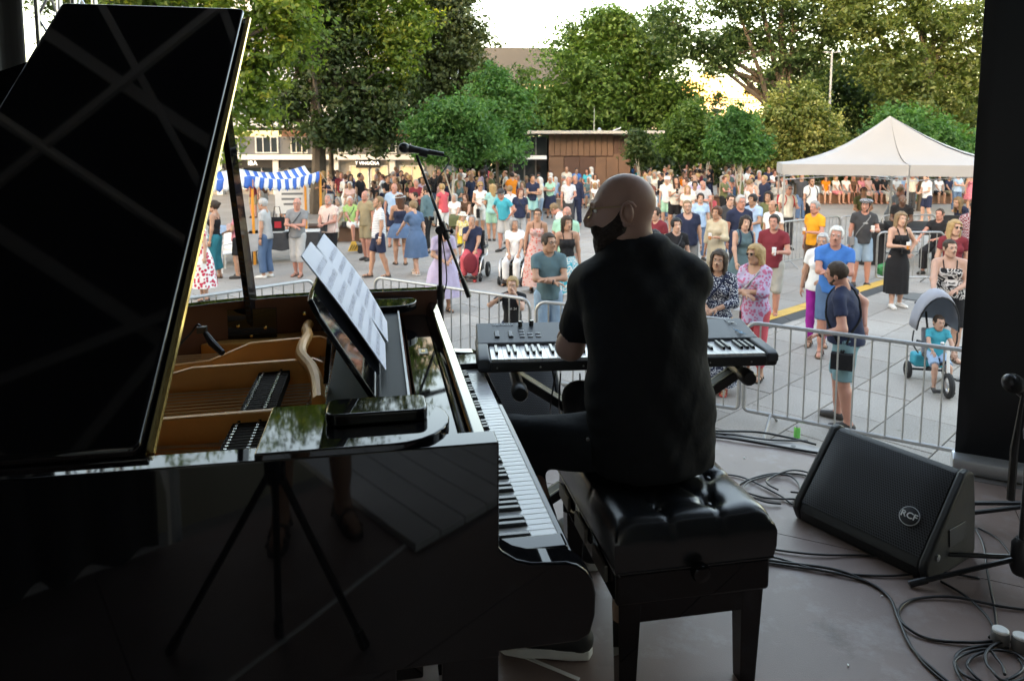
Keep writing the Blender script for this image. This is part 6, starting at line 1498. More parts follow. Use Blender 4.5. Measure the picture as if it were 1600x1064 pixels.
# ================================================================== THE SEATED PIANIST
M_TEE = mat('black_tee', (.0055, .0060, .0075), .82, var=.2, scale=6, bump=.30, bscale=13, spec=.25)
M_JEAN = mat('black_jeans', (.010, .012, .016), .8, var=.3, scale=30, bump=.25, bscale=22, spec=.25)
PB = A3(.44, 2.20, ZS)
def pianist():
    P = dict(sex='m', fat=1.04, topk='tee', seed=4)
    o = A3(.44, 2.20, 0); J = {}
    R = rotx(radians(-7)) @ roty(radians(-3)) @ rotz(radians(6)); J['R'] = R; J['pel'] = A3(.0, .0, .665)
    J['T'] = T = lambda x, y, z: J['pel'] + R @ A3(x, y, z - .93)
    J['chest'] = T(0, 0, 1.26); J['neck'] = T(-.02, .0, 1.475); J['head'] = A3(.350, 2.285, 1.360) - o; J['hr'] = rotz(radians(83)) @ rotx(radians(-5)) @ roty(radians(2))
    W = lambda *p: A3(*p) - o
    J['shL'], J['shR'] = W(.258, 2.30, 1.112), W(.560, 2.315, 1.125)
    J['elL'], J['wrL'] = W(.200, 2.43, .880), W(.235, 2.68, .875); J['elR'], J['wrR'] = W(.580, 2.47, .89), W(.50, 2.69, .875)
    J['hipL'], J['hipR'] = W(.37, 2.22, .63), W(.53, 2.25, .63)
    J['knL'], J['anL'], J['toL'] = W(.0, 2.30, .60), W(.165, 2.095, .12), W(.015, 2.115, .05)
    J['knR'], J['anR'], J['toR'] = W(.27, 2.66, .60), W(.28, 2.60, .10), W(.22, 2.75, .05)
    J['hdL'] = J['hdR'] = 'lap'
    root = thing('person', 'bald bearded man in black tee with glasses seated at the keyboards, looking left', 'person', PB, 0)
    SK = skin('pale'); HA = hairm('dark')
    pr = torso(P, J); pr.append(C(J['neck'] - A3(0, 0, .04), J['head'] + A3(.01, -.0, -.08), .062, .058))
    pr += [C(T(s * .05, -.01, 1.44), J['head'] + A3(0, 0, -.10), .045, .04) for s in (-1, 1)]
    for n in 'LR': pr += arm_prims(J, n, 1.12) + leg_prims(J, n, 1.05) + [C(J['an' + n] + A3(.02, 0, -.03), J['to' + n], .036, .03)]
    D, ax, lo = field(pr, .010, .04); V, F = nets(D, lo, .010)
    parts = [(V, F, 0)] + hand_mesh(J, 'L', P) + hand_mesh(J, 'R', P)
    # head, finer
    hp = head_parts(dict(sex='m'), J, .005, True)
    ns = MB(); ns.tube([(0, .092, .022), (0, .104, .004), (0, .115, -.022), (0, .114, -.032), (0, .098, -.040)], [.007, .009, .012, .0115, .008], 10); ns.ball((-.014, .103, -.034), (.008, .012, .009), 8, 6); ns.ball((.014, .103, -.034), (.008, .012, .009), 8, 6); ns.tube([(-.052, .074, .026), (-.030, .092, .034), (0, .096, .030), (.030, .092, .034), (.052, .074, .026)], [.005, .007, .006, .007, .005], 8)
    parts += to_head([mb_part(ns, 0)], J, 1.0)
    ear = MB()
    for s in (-1, 1):
        loop = [Vector((s * (.079 + .012 * abs(sin(q)) + .004), -.012 + .023 * cos(q) - .006, -.002 + .035 * sin(q))) for q in [radians(a) for a in range(-120, 151, 30)]]
        ear.tube(loop, .0055, 6)
        ear.ball((s * .080, -.006, -.032), (.007, .010, .012), 8, 6)
    parts += to_head(hp + [mb_part(ear, 0)], J, 1.0)
    folds = MB()
    for k, z in enumerate((-.085, -.108)): folds.tube([(-.045, -.062 - .006 * k, z + .006), (0, -.085 - .008 * k, z), (.045, -.062 - .006 * k, z + .006)], [.004, .0085, .004], 6)
    parts += to_head([mb_part(folds, 0)], J, 1.0)
    link('body', np_mesh2('body', parts, [SK, HA, M_EYEW, M_EYE, M_LIP]), root)
    # short dark stubble round the back of the head, full beard
    pr = [EL((0, .054, -.090), A3(.046, .046, .048)), EL((0, .056, -.130), A3(.038, .038, .050)), C((-.068, -.002, .012), (-.060, .012, -.05), .009, .020), C((.068, -.002, .012), (.060, .012, -.05), .009, .020), C((-.064, -.002, -.010), (-.036, .046, -.072), .016, .038), C((.064, -.002, -.010), (.036, .046, -.072), .016, .038), C((-.030, .090, -.049), (.030, .090, -.049), .012, .012), C((-.034, .080, -.055), (-.030, .066, -.095), .016, .022), C((.034, .080, -.055), (.030, .066, -.095), .016, .022)]
    D, ax, lo = field(pr, .0045, .016); X, Y, Z = ax[0][:, None, None], ax[1][None, :, None], ax[2][None, None, :]
    D = np.maximum(D, .011 - np.sqrt((X * .5) ** 2 + (Y - .102) ** 2 + (Z + .062) ** 2)) + .0016 * np.sin(X * 330 + 4 * np.sin(Z * 60)) * np.sin(Z * 150 + 3 * np.sin(Y * 90)) * np.sin(Y * 300)
    V, F = nets(D, lo, .0045); (V, F, _), = to_head([(V, F, 0)], J, 1.0); link('beard', np_mesh2('beard', [(V, F, 0)], [mat('beard', (.026, .015, .011), .7, var=.6, scale=70, bump=.8, bscale=160, spec=.3)]), root)
    H = lambda x, y, z: Vector(J['head'] + J['hr'] @ A3(x, y, z)); m = MB()
    for s in (-1, 1):
        m.tube([H(s * .033 + .025 * cos(q), .108 - .012 * abs(cos(q)), .010 + .019 * sin(q)) for q in [2 * pi * i / 20 for i in range(20)]], .0020, 6, closed=True)
        m.tube([H(s * .058, .096, .018), H(s * .080, .055, .022), H(s * .084, -.005, .020), H(s * .084, -.022, .002)], .0024, 6)
    m.tube([H(-.008, .111, .015), H(0, .1145, .018), H(.008, .111, .015)], .0013, 6); m.build('glasses', mat('gold_wire', (.42, .30, .16), .3, metal=.8, var=0), root)
    # t-shirt
    pr = torso(P, J, .020); pr += [C(T(0, 0, 1.18), J['pel'] + A3(0, 0, -.08), .150, .165), EL(J['pel'] + A3(0, 0, -.06), A3(.185, .145, .14)), C(J['neck'] + A3(-.05, .0, .035), J['shL'], .050, .058), C(J['neck'] + A3(.06, .01, .035), J['shR'], .050, .058), C(J['neck'] + A3(-.03, -.01, .03), J['neck'] + A3(.04, -.01, .03), .055, .055), EL(T(.0, .0, 1.10), A3(.192, .135, .24), R), EL(T(-.01, -.025, 1.29), A3(.172, .115, .15), R), EL(T(.0, .0, .98), A3(.195, .14, .22), R)]
    for n in 'LR': pr += [C(J['sh' + n], seg(J['sh' + n], J['el' + n], .74), .062, .064, False, True)]
    pr += [C(J['shL'], J['shR'], .062, .062)]
    D, ax, lo = field(pr, .008, .05); X, Y, Z = ax[0][:, None, None], ax[1][None, :, None], ax[2][None, None, :]
    D = D + .0035 * np.sin(Z * 26 + 6 * X + 2.5 * np.sin(X * 9)) * np.clip((1.0 - Z) * 3, 0, 1) + .0030 * np.sin(X * 36 + 5 * np.sin(Z * 6)) * np.clip((Z - .75) * 2, 0, 1) * np.clip((1.1 - Z) * 3, 0, 1) + .0018 * np.sin((X + Z) * 34 + 3 * np.sin(X * 8)) + .0016 * np.sin(X * 70 - Z * 55 + 4 * np.sin(Z * 13))
    cr = lambda u, w: (1 - np.abs(np.sin(u))) ** w
    D = D - .0032 * cr(Z * 13 - X * 9 + 2.2 * np.sin(X * 7 + Z * 3), 5) * np.clip((1.12 - Z) * 4, 0, 1) + .0028 * cr(Z * 9 + X * 15 + 1.7 * np.sin(Z * 6), 5) * np.clip((1.0 - Z) * 3, 0, 1) - .0025 * cr(X * 21 + 2.5 * np.sin(Z * 5), 6) * np.clip((.80 - Z) * 6, 0, 1)
    nk = J['neck'] + A3(-.012, .02, .135)
    D = np.maximum(D, .078 - np.sqrt((X - nk[0]) ** 2 + (Y - nk[1]) ** 2 + ((Z - nk[2]) * .75) ** 2)); D = np.maximum(D, .575 + .012 * np.sin(X * 14) - Z)
    V, F = nets(D, lo, .008); sh = link('shirt', np_mesh2('shirt', [(V, F, 0)], [M_TEE]), root)
    m = MB(); m.tube([Vector((nk[0] + .062 * cos(q), nk[1] + .058 * sin(q) - .004, nk[2] - .075 + .020 * sin(q))) for q in [2 * pi * i / 24 for i in range(24)]], .006, 6, closed=True); m.build('collar', M_TEE, sh)
    m = MB(); m.tube([H(-.05, -.05, -.13), H(0, -.085, -.135), H(.055, -.05, -.13)], .0022, 6); m.build('cord', M_BLACK, root)
    # jeans
    pr = [EL(J['pel'] + A3(0, 0, -.02), A3(.175, .135, .14))]
    for n in 'LR':
        H_, K_, A_ = J['hip' + n], J['kn' + n], J['an' + n]; pr += [C(H_, K_, .105, .073), C(K_, seg(K_, A_, .93), .075, .060, False, True)]
    D, ax, lo = field(pr, .011, .035); X, Y, Z = ax[0][:, None, None], ax[1][None, :, None], ax[2][None, None, :]
    D = D + .0035 * np.sin(X * 34 + 3 * np.sin(Y * 14) + 12 * Z) * np.sin(Y * 20 + 1) + .002 * np.sin(Z * 50 + 9 * X)
    D = np.maximum(D, Z - .74); V, F = nets(D, lo, .011); jn = link('trousers', np_mesh2('trousers', [(V, F, 0)], [M_JEAN]), root)
    m = MB(); m.ball(W(.235, 2.155, .665), .006, 8, 6); m.build('rivet', M_STEEL, jn)
    for n in 'LR':
        A_, To = J['an' + n], J['to' + n]; d = To - A_; d[2] = 0; d /= np.linalg.norm(d); hl = A_ * A3(1, 1, 0) - d * .045; tp = A_ * A3(1, 1, 0) + d * .185
        pr = [C(hl + A3(0, 0, .060), A_ + A3(0, 0, -.02), .038, .042), C(hl + A3(0, 0, .05), tp - d * .02 + A3(0, 0, .042), .040, .038), C(A_ + d * .03 + A3(0, 0, -.04), tp + A3(0, 0, .040), .040, .030)]
        D, ax, lo = field(pr, .010, .02); D = np.maximum(D, .030 - ax[2][None, None, :]); V, F = nets(D, lo, .010); s = link('shoe', np_mesh2('shoe', [(V, F, 0)], [mat('black_shoe', (.012, .012, .014), .6, var=.2)]), root)
        sd_ = np.cross(d, A3(0, 0, 1)); Q = np.stack([sd_, d, A3(0, 0, 1)], 1); mid = A_ * A3(1, 1, 0)
        poly = [(.030, -.075), (.040, -.02), (.042, .06), (.050, .13), (.040, .19), (.015, .215), (-.015, .213), (-.038, .185), (-.046, .13), (-.038, .06), (-.038, -.02), (-.028, -.075), (0, -.085)]
        m = MB(); m.prism(poly, 'z', .002, .034); m.v = [tuple(mid + Q @ A3(*p)) for p in m.v]; m.build('sole', M_SHOEW, s, bev=.006)
    return root
pianist()
# the photographer, whose bare legs and sandals mirror in the piano's side
person('person in dark shorts and strapped sandals standing behind the camera on the stage', pos=(-.34, -.33, ZS), yaw=-4, h=1.76, group=None, vox=.018, sex='m', topk='tee', top='charcoal', botk='shorts', bot='charcoal', hands=((.12, .22, 1.25), (.12, .22, 1.25)), lean=-9, style='short', hairc='grey', sandal=True, shoe='dark', gap=.14, skin='tan')
# ================================================================== PEOPLE ON THE SQUARE
F2 = ('folded_a', 'folded_b')
def S(**k): return k
BARE = dict(sandal=True)
# left side, round the stall
person('woman in black sleeveless top and wide teal trousers beside the piano lid edge', 329, feet=436, yaw=95, h=1.70, sex='f', topk='strap', sleeve=0, top='black', bot='teal', baggy=.03, leglen=1.7, hands=('down', 'down'), style='bun', hairc='brown', skin='tan', sandal=True, shoe='brown', fat=1.05)
person('woman in white dress with red flowers half hidden behind the piano lid', 309, feet=468, yaw=120, h=1.62, sex='f', topk='dress', top='white', topp='rosefloral', skirtlen=.66, sleeve=.4, style='bob', hairc='brown', skin='fair', sandal=True, flare=.09)
person('person in pink top and black shorts mostly hidden by the lid prop', 366, feet=434, yaw=95, h=1.62, sex='f', top='pink', botk='shorts', bot='black', style='bob', hairc='dark', hands=('front', 'down'), shoe='dark', skin='tan')
person('grey haired man in plain grey tee and blue jeans seen sideways by the stall', 410, feet=434, yaw=80, h=1.74, top='lightgrey', bot='denim', style='short', hairc='silver', hands=('down', 'down'), watch='L', shoe='white', skin='tan', leglen=1.9)
person('bald man with glasses in grey polo with folded arms and pale capri trousers', 460, feet=432, yaw=172, h=1.75, topk='polo', top='grey', botk='capri', bot='lightgrey', hands=F2, style='bald', glasses='clear', skin='ruddy', sandal=True, shoe='brown', fat=1.06, carry=[('crossbag', 'charcoal', 'small dark bag slung across the grey polo of the bald man', 1, 1.05)])
person('stout grey man in pink striped shirt looking down at his camera', 512, head=302, yaw=150, h=1.76, topk='shirt', top='rose', topp='vstripe', bot='black', botk='capri', hands=('front', 'front'), style='short', hairc='grey', beard=True, hpitch=-18, fat=1.15, skin='ruddy', shoe='dark', carry=[('camera', 'black', 'black camera held by the man in the pink striped shirt'), ('pouch', 'charcoal', 'dark camera pouch hanging from the man in the pink striped shirt')])
person('man in white striped tee and navy shorts walking past with sunglasses on his collar', 589, feet=434, yaw=112, h=1.79, top='white', topp='hstripe', botk='shorts', bot='navy', hands=('down', 'pocket'), style='crop', hairc='sandy', step=.42, watch='L', watchc='w', hpitch=-8, skin='tan', sandal=True, shoe='dark', beard=True, topk='tee')
person('bald man in khaki shirt and khaki shorts behind the man in the striped tee', 570, head=296, yaw=150, h=1.76, topk='shirt', top='khaki', botk='shorts', bot='khaki', hands=('down', 'front'), style='balding', hairc='grey', hpitch=-10, skin='ruddy', shoe='dark')
person('white haired man in lime green shirt sitting on the rust steel bench', 546, d=21.4, yaw=215, h=1.70, seat=.47, topk='polo', top='lime', botk='shorts', bot='white', leglen=1.0, hands=('lap', 'lap'), style='short', hairc='white', skin='ruddy', shoe='brown', fat=1.05, carry=[('crossbag', 'charcoal', 'dark strap bag of the seated man in lime green', 1, 1.05)])
person('grey haired person in pale clothes sitting left on the rust steel bench', 527, d=21.6, yaw=165, h=1.64, seat=.47, sex='f', top='offwhite', bot='beige', hands=('lap', 'lap'), style='bob', hairc='grey')
person('woman in long white dress seen from behind beside the stall rope', 539, head=272, yaw=10, h=1.70, sex='f', topk='dress', top='white', topp=None, skirtlen=.75, sleeve=1.2, style='pony', hairc='chestnut', hands=('front', 'front'))
person('bald man in pale blue shirt and navy shorts facing the stage', 613, feet=385, yaw=195, h=1.80, topk='shirt', top='skyblue', botk='shorts', bot='navy', hands=('down', 'down'), style='bald', skin='ruddy', sandal=True, shoe='brown')
person('woman in navy strap top and denim skirt with a pale sun hat seen from behind', 623, feet=414, yaw=15, h=1.72, sex='f', topk='strap', sleeve=0, top='navy', botk='skirt', bot='denim', skirtlen=.22, hands=('front', 'down'), style='loose', hairc='chestnut', hat=('lightgrey', 'brim'), skin='tan', sandal=True, fat=1.1)
person('woman in blue denim dress with blond ponytail reaching out to the left', 648, feet=429, yaw=42, h=1.66, sex='f', topk='dress', top='denim', skirtlen=.50, sleeve=.6, hands=('reach', 'down'), style='pony', hairc='sandy', skin='fair', sandal=True, shoe='white', lean=10, step=.25, fat=1.05)
person('man in blue-grey long shirt with dark hair behind the woman in the denim dress', 666, head=289, yaw=75, h=1.80, topk='shirt', top='petrol', sleeve=1.7, bot='black', style='short', hairc='dark', beard=True, hands=('down', 'down'))
person('woman in pale lilac ruffled dress bowing her head behind the microphone stand', 690, feet=487, yaw=200, h=1.60, sex='f', topk='dress', top='lilac', skirtlen=.62, sleeve=.7, flare=.11, fat=1.14, hands=('front', 'front'), style='bun', hairc='brown', hpitch=-38, headfwd=.05, lean=9, sandal=True, skin='tan')
person('small child in yellow patterned top and cream hat next to the wheelchair', 721, head=332, yaw=185, h=1.15, sex='f', top='yellow', topp='swirl', botk='shorts', bot='yellow', style='bob', hairc='blond', hat=('offwhite', 'brim'))
person('woman in coral sleeveless top with fair short hair seen from behind', 692, head=286, yaw=40, h=1.72, sex='f', sleeve=.15, top='coral', bot='white', style='short', hairc='blond', hands=('front', 'front'))
person('grey haired woman in white tee and green skirt sitting in the crowd', 709, d=23, yaw=180, h=1.66, seat=.46, sex='f', top='white', botk='skirt', bot='olive', skirtlen=.62, hands=('lap', 'lap'), style='bob', hairc='silver')
person('woman in dark vest and white trousers sitting beside the woman in the green skirt', 727, d=23.2, yaw=170, h=1.66, seat=.46, sex='f', top='brown', sleeve=.2, bot='white', hands=('lap', 'lap'), style='bob', hairc='chestnut')
person('woman in white with sunglasses and black bag standing before the seated women', 749, head=283, yaw=185, h=1.74, sex='f', top='white', sleeve=.1, botk='shorts', bot='white', hands=('cup', 'front'), style='bun', hairc='blond', glasses='sun', skin='tan', carry=[('bag', 'black', 'black hand bag of the woman in white with sunglasses', 'R')])
person('woman with long blond hair in pale mint blouse seen from behind', 768, head=287, yaw=20, h=1.70, sex='f', topk='loose', top='aqua', botk='shorts', bot='mint', hands=('front', 'front'), style='long', hairc='blond', skin='tan')
person('man in turquoise polo and dark cap leaning forward with hands on hips', 789, feet=393, yaw=150, h=1.74, topk='polo', top='turquoise', botk='shorts', bot='lightgrey', leglen=1.0, hands=('hip', 'hip'), style='short', hairc='grey', hat=('charcoal', 'cap'), lean=14, step=.2, fat=1.12, skin='ruddy')
person('woman in navy tee with a bag strap across, chestnut hair, beside the turquoise polo', 812, head=293, yaw=188, h=1.66, sex='f', top='navy', bot='lightgrey', hands=('down', 'down'), style='bob', hairc='red', fat=1.12, carry=[('crossbag', 'charcoal', 'dark shoulder bag of the woman in the navy tee', -1, 1.1)])
person('tall man in navy tee with folded arms and aqua shorts', 832, head=272, yaw=185, h=1.82, top='navy', botk='shorts', bot='aqua', hands=F2, style='short', hairc='dark', skin='tan')
person('man in bright orange tee standing with his back turned in the distance', 799, head=269, yaw=30, h=1.78, top='orange', bot='charcoal', style='short', hairc='dark', fat=1.15, hands=('front', 'front'))
person('person in white printed tee right below the man in orange', 797, head=289, yaw=30, h=1.70, top='white', botk='shorts', bot='white', style='short', hairc='sandy', hands=('front', 'front'))
person('woman in pink flowered strap dress with short brown hair', 838, feet=456, yaw=186, h=1.66, sex='f', topk='strapdress', sleeve=0, top='rose', topp='floral', skirtlen=.78, hands=('down', 'down'), style='short', hairc='brown', glasses='clear', skin='tan', strapc='brown', flare=.08)
person('woman with curly brown hair in black strap top and turquoise patterned skirt', 887, head=336, yaw=182, h=1.68, sex='f', topk='strap', sleeve=0, top='black', botk='skirt', bot='turquoise', botp='swirl', skirtlen=.55, hands=('down', 'down'), style='curly', hairc='brown', skin='tan')
person('bearded bald man in mint green tee behind the curly haired woman', 884, head=320, yaw=175, h=1.74, top='mint', bot='stone', style='bald', beard=True, beardc='white', fat=1.15, skin='ruddy')
person('man with glasses in dark petrol tee and folded arms behind the crowd barrier', 858, head=361, yaw=188, h=1.76, top='petrol', bot='lightdenim', hands=F2, style='short', hairc='brown', glasses='clear', skin='tan', hyaw=18, watch='R')
person('blond boy in black printed tee holding the barrier rail', 801, head=430, yaw=180, h=1.28, top='black', botk='shorts', bot='navy', hands=('face', (.19, .22, 1.47)), style='short', hairc='blond', kid=True, print=('N1 24', 'white', 1.24), hyaw=-8)
person('man in white polo with pale stripes standing before the wooden bench', 889, head=275, yaw=185, h=1.80, topk='polo', top='white', topp='hstripe', bot='charcoal', style='bald', skin='ruddy', hands=('front', 'down'))
person('man in navy jacket close behind the man in the striped white polo', 901, head=272, yaw=160, h=1.82, top='navy', sleeve=1.8, bot='navy', style='short', hairc='grey', skin='ruddy')
person('tanned man bending forward in a white vest behind the mint tee', 897, head=306, yaw=70, h=1.74, top='white', sleeve=.2, bot='stone', style='short', hairc='sandy', lean=35, skin='ruddy', hands=('reach', 'reach'))
# right of the pianist
person('man in plain white tee turned sideways just right of the pianist head', 1021, head=289, yaw=105, h=1.76, top='white', bot='stone', style='crop', hairc='red', skin='ruddy', hands=('front', 'down'))
person('person in wine red tee half hidden by the pianist neck', 1031, head=322, yaw=130, h=1.74, top='wine', bot='denim', style='short', hairc='brown', skin='fair')
person('dark haired person whose head just shows above the pianist shoulder', 1027, head=357, yaw=185, h=1.66, sex='f', top='black', bot='denim', style='bob', hairc='black', skin='olive')
person('long haired man in white tee and black shorts looking down at his phone', 1056, head=276, yaw=180, h=1.80, topk='loose', top='offwhite', botk='shorts', bot='black', hands=('front', 'phone'), style='loose', hairc='brown', hpitch=-30, skin='tan', carry=[('phone', 'black', 'phone in the hands of the long haired man in white', 'R')])
person('person in white tee and sage shorts standing left of the man with the phone', 1044, head=275, yaw=160, h=1.78, top='white', botk='shorts', bot='mint', style='short', hairc='white', hat=('white', 'cap'))
person('woman in white blouse looking left in front of the saplings', 1087, head=278, yaw=140, h=1.70, sex='f', topk='loose', top='white', bot='white', hands=('cup', 'front'), style='bun', hairc='chestnut')
person('stocky man with glasses in navy v-neck tee near the pianist shoulder', 1079, head=311, yaw=186, h=1.80, topk='vneck', top='navy', bot='grey', botk='shorts', style='crop', hairc='sandy', glasses='clear', beard=True, hands=('down', 'down'), fat=1.14, skin='fair')
person('woman in black tee with tied dark hair by the navy v-neck man', 1061, head=339, yaw=176, h=1.66, sex='f', top='black', bot='charcoal', style='bun', hairc='black', hands=('down', 'down'), skin='fair', carry=[('crossbag', 'charcoal', 'thin strapped bag of the woman in the black tee', 1, 1.1)])
person('woman in pale blue tee with brown ponytail behind the navy v-neck man', 1097, head=301, yaw=175, h=1.68, sex='f', top='skyblue', bot='denim', style='pony', hairc='brown', hands=('down', 'down'))
person('grey bearded man in checked shirt with arms folded', 1102, head=281, yaw=180, h=1.78, topk='shirt', top='lightgrey', topp='check', bot='stone', style='balding', hairc='grey', beard=True, hands=F2, skin='ruddy')
person('woman in loose beige tunic with tied brown hair holding a beer and looking left', 1124, head=321, yaw=125, hyaw=12, h=1.72, sex='f', topk='kaftan', top='beige', sleeve=1.5, bot='beige', hemdrop=.22, hands=('cup', 'down'), style='bun', hairc='chestnut', skin='tan', carry=[('beer', 'amber', 'glass of beer held by the woman in the beige tunic', 'L')])
person('young man with glasses in charcoal printed tee behind the beige tunic', 1142, head=302, yaw=180, h=1.78, top='charcoal', bot='denim', style='short', hairc='brown', glasses='clear', skin='fair')
person('tall grey haired man with glasses in navy tee', 1159, head=303, yaw=184, h=1.90, top='navy', bot='charcoal', style='short', hairc='silver', glasses='clear', fat=1.12, skin='ruddy')
person('man with dark ponytail in pale blue tee with a strap across his chest', 1182, head=302, yaw=130, h=1.78, top='skyblue', botk='shorts', bot='skyblue', style='pony', hairc='black', skin='olive', hands=('front', 'down'), carry=[('crossbag', 'lilac', 'lilac strapped bag of the man with the ponytail', 1, 1.1)])
person('smiling woman with dark curls in blue-grey pinafore over a white tee', 1165, head=335, yaw=182, h=1.68, sex='f', topk='dress', top='petrol', skirtlen=.55, sleeve=0, style='curly', hairc='dark', skin='fair', hands=('down', 'low'), carry=[('backpack', 'navy', 'dark backpack of the smiling woman in the pinafore')])
person('man with goatee in wine red tee and pale shorts holding a white cup', 1214, feet=497, yaw=150, h=1.76, top='wine', botk='shorts', bot='stone', leglen=1.02, hands=('cup', 'down'), style='short', hairc='dark', beard=True, beardc='grey', skin='ruddy', shoe='dark', sandal=True, hyaw=-5, carry=[('beer', 'white', 'white paper cup held by the man in the wine red tee', 'L')])
person('blond woman with sunglasses in lilac patterned blouse and red trousers with folded arms', 1190, feet=592, yaw=138, h=1.70, sex='f', topk='loose', top='lilac', topp='paisley', sleeve=1.3, botk='capri', bot='coral', leglen=1.55, hands=F2, style='bob', hairc='blond', glasses='sun', skin='tan', sandal=True, shoe='dark', hemdrop=.12, carry=[('crossbag', 'lightgrey', 'pale grey bag on the far side of the woman in the lilac blouse', 1, .95)])
person('dark haired woman in navy dotted dress and red sandals at the barrier', 1130, head=388, yaw=150, h=1.70, sex='f', topk='dress', top='navy', topp='dots', skirtlen=.80, sleeve=1.6, hands=('front', 'front'), style='long', hairc='brown', skin='tan', sandal=True, shoe='red', carry=[('crossbag', 'navy', 'dark blue bag hanging from the woman in the dotted dress', 1, .95)])
person('bald man in white tee seen from behind next to the wine red tee', 1213, head=311, yaw=120, h=1.74, top='white', bot='stone', style='balding', hairc='dark', skin='tan')
person('dark haired man in olive tee behind the bald man in white', 1207, head=298, yaw=130, h=1.74, top='olive', bot='olive', style='curly', hairc='dark', skin='tan')
person('man in cream shirt with red backpack straps and sunglasses', 1233, head=287, yaw=186, h=1.80, topk='shirt', top='offwhite', bot='charcoal', style='crop', hairc='grey', glasses='sun', skin='ruddy', hands=('cup', 'down'), carry=[('backpack', 'red', 'red backpack worn over the cream shirt')])
person('bearded man with sunglasses in white tee and dark backpack by the tent leg', 1272, head=276, yaw=180, h=1.84, top='white', bot='black', botk='shorts', style='short', hairc='dark', beard=True, glasses='sun', skin='tan', carry=[('backpack', 'charcoal', 'dark backpack of the bearded man in white')])
person('man in dark printed tee with his arm raised to his head under the tent edge', 1255, head=270, yaw=180, h=1.80, top='charcoal', bot='denim', style='short', hairc='dark', hands=('down', (.12, .08, 1.72)), skin='tan')
person('woman in sage dress with a bag strap near the left tent leg', 1219, head=280, yaw=140, h=1.70, sex='f', topk='dress', top='stone', skirtlen=.5, style='bob', hairc='chestnut')
person('man in orange tee with grey hair holding a red drink', 1279, head=312, yaw=118, h=1.78, top='amber', bot='brown', style='short', hairc='grey', skin='ruddy', hands=('cup', 'down'), carry=[('beer', 'amber', 'plastic cup of red drink held by the man in orange', 'L')])
person('grey haired woman in white blouse and purple trousers with a dark bag', 1289, feet=540, yaw=158, h=1.66, sex='f', topk='loose', top='white', topp=None, bot='purple', botk='leggings', hands=('front', 'down'), style='short', hairc='silver', skin='tan', sandal=True, shoe='brown', carry=[('crossbag', 'navy', 'dark leather bag at the side of the woman in purple trousers', -1, .95)])
person('grey haired man in bright blue polo with folded arms and denim shorts', 1311, feet=556, yaw=160, h=1.82, topk='polo', top='blue', botk='shorts', bot='denim', leglen=1.0, hands=F2, style='short', hairc='white', skin='ruddy', sandal=True, shoe='brown', fat=1.08)
person('man in navy tee and teal shorts leaning sideways on the crowd barrier', 1338, d=7.32, yaw=62, h=1.78, top='navy', botk='shorts', bot='teal2', leglen=.98, hands=((.27, .20, 1.08), 'back'), style='crop', hairc='brown', beard=True, skin='ruddy', roll=-12, lean=5, gap=.14, step=.14, fat=1.2, watch='L', carry=[('crossbag', 'black', 'black pouch hanging at the hip of the man leaning on the barrier', -1, .92)])
person('man with moustache, checked cap and charcoal printed tee holding a cup', 1355, feet=447, yaw=170, h=1.80, top='charcoal', botk='shorts', bot='lightdenim', leglen=.98, hands=('cup', 'down'), style='short', hairc='dark', beard=True, hat=('charcoal', 'flat'), skin='ruddy', hyaw=-20, print=('club', 'white', 1.28), carry=[('beer', 'white', 'clear cup held by the man in the checked cap', 'L'), ('crossbag', 'grey', 'grey strap bag of the man in the checked cap', 1, 1.05)])
person('laughing blond woman in long black dress with a beer and one hand on her hip', 1413, feet=480, yaw=185, h=1.72, sex='f', topk='strapdress', sleeve=0, top='black', skirtlen=.66, flare=.01, hands=('hip', 'cup'), style='long', hairc='sandy', skin='fair', shoe='white', carry=[('beer', 'amber', 'cup of beer in the hand of the laughing woman in black', 'R'), ('camera', 'black', 'small camera hanging on the laughing woman in black')])
person('long haired blond woman with sunglasses in wine red top by the banner', 1499, head=342, yaw=170, hyaw=25, h=1.70, sex='f', top='wine', bot='denim', style='long', hairc='blond', glasses='sun', skin='fair', hands=('down', 'down'))
person('short haired woman in black and white swirl top and black shorts pushing the tricycle', 1499, head=371, yaw=160, hyaw=14, h=1.66, sex='f', topk='strap', sleeve=0, top='black', topp='swirl', botk='shorts', bot='black', leglen=1.0, hands=('front', 'reach'), style='crop', hairc='brown', skin='fair', fat=1.22, shoe='brown', sandal=True, strapc='black')
# round and under the tent
person('man in white tee and navy shorts walking left under the tent', 1454, feet=348, yaw=95, h=1.80, top='white', botk='shorts', bot='navy', hands=('front', 'front'), style='short', hairc='dark', beard=True, step=.1)
person('person in pale top and blue jeans standing behind the tent', 1500, feet=332, yaw=185, h=1.74, sex='f', topk='loose', top='skyblue', bot='denim', hands=F2, style='long', hairc='brown')
person('woman in pink patterned dress next to the person in blue jeans', 1521, feet=330, yaw=180, h=1.68, sex='f', topk='strapdress', sleeve=0, top='pink', topp='paisley', skirtlen=.4, style='bun', hairc='brown')
person('person in navy hooded top bending over near the banner', 1521, head=300, yaw=100, h=1.70, sex='f', top='navy', sleeve=1.7, bot='navy', style='long', hairc='sandy', lean=28, hpitch=-20, hands=('front', 'front'))
person('man in dark red check shirt scratching his head beside the banner', 1528, head=313, yaw=150, h=1.78, topk='shirt', top='wine', topp='check', bot='charcoal', style='crop', hairc='brown', hands=((.10, .05, 1.68), 'down'), skin='ruddy')
person('man in grey polo leaning on the mixing table under the tent', 1398, head=292, yaw=200, h=1.78, topk='polo', top='grey', bot='grey', lean=20, style='crop', hairc='sandy', hands=('down', 'reach'), skin='ruddy', sink=.10)
person('bald dark skinned man in dark shirt behind the laughing woman', 1414, head=304, yaw=150, h=1.74, top='black', bot='black', style='bald', skin='dark', lean=12, sink=.06, hands=('front', 'front'))
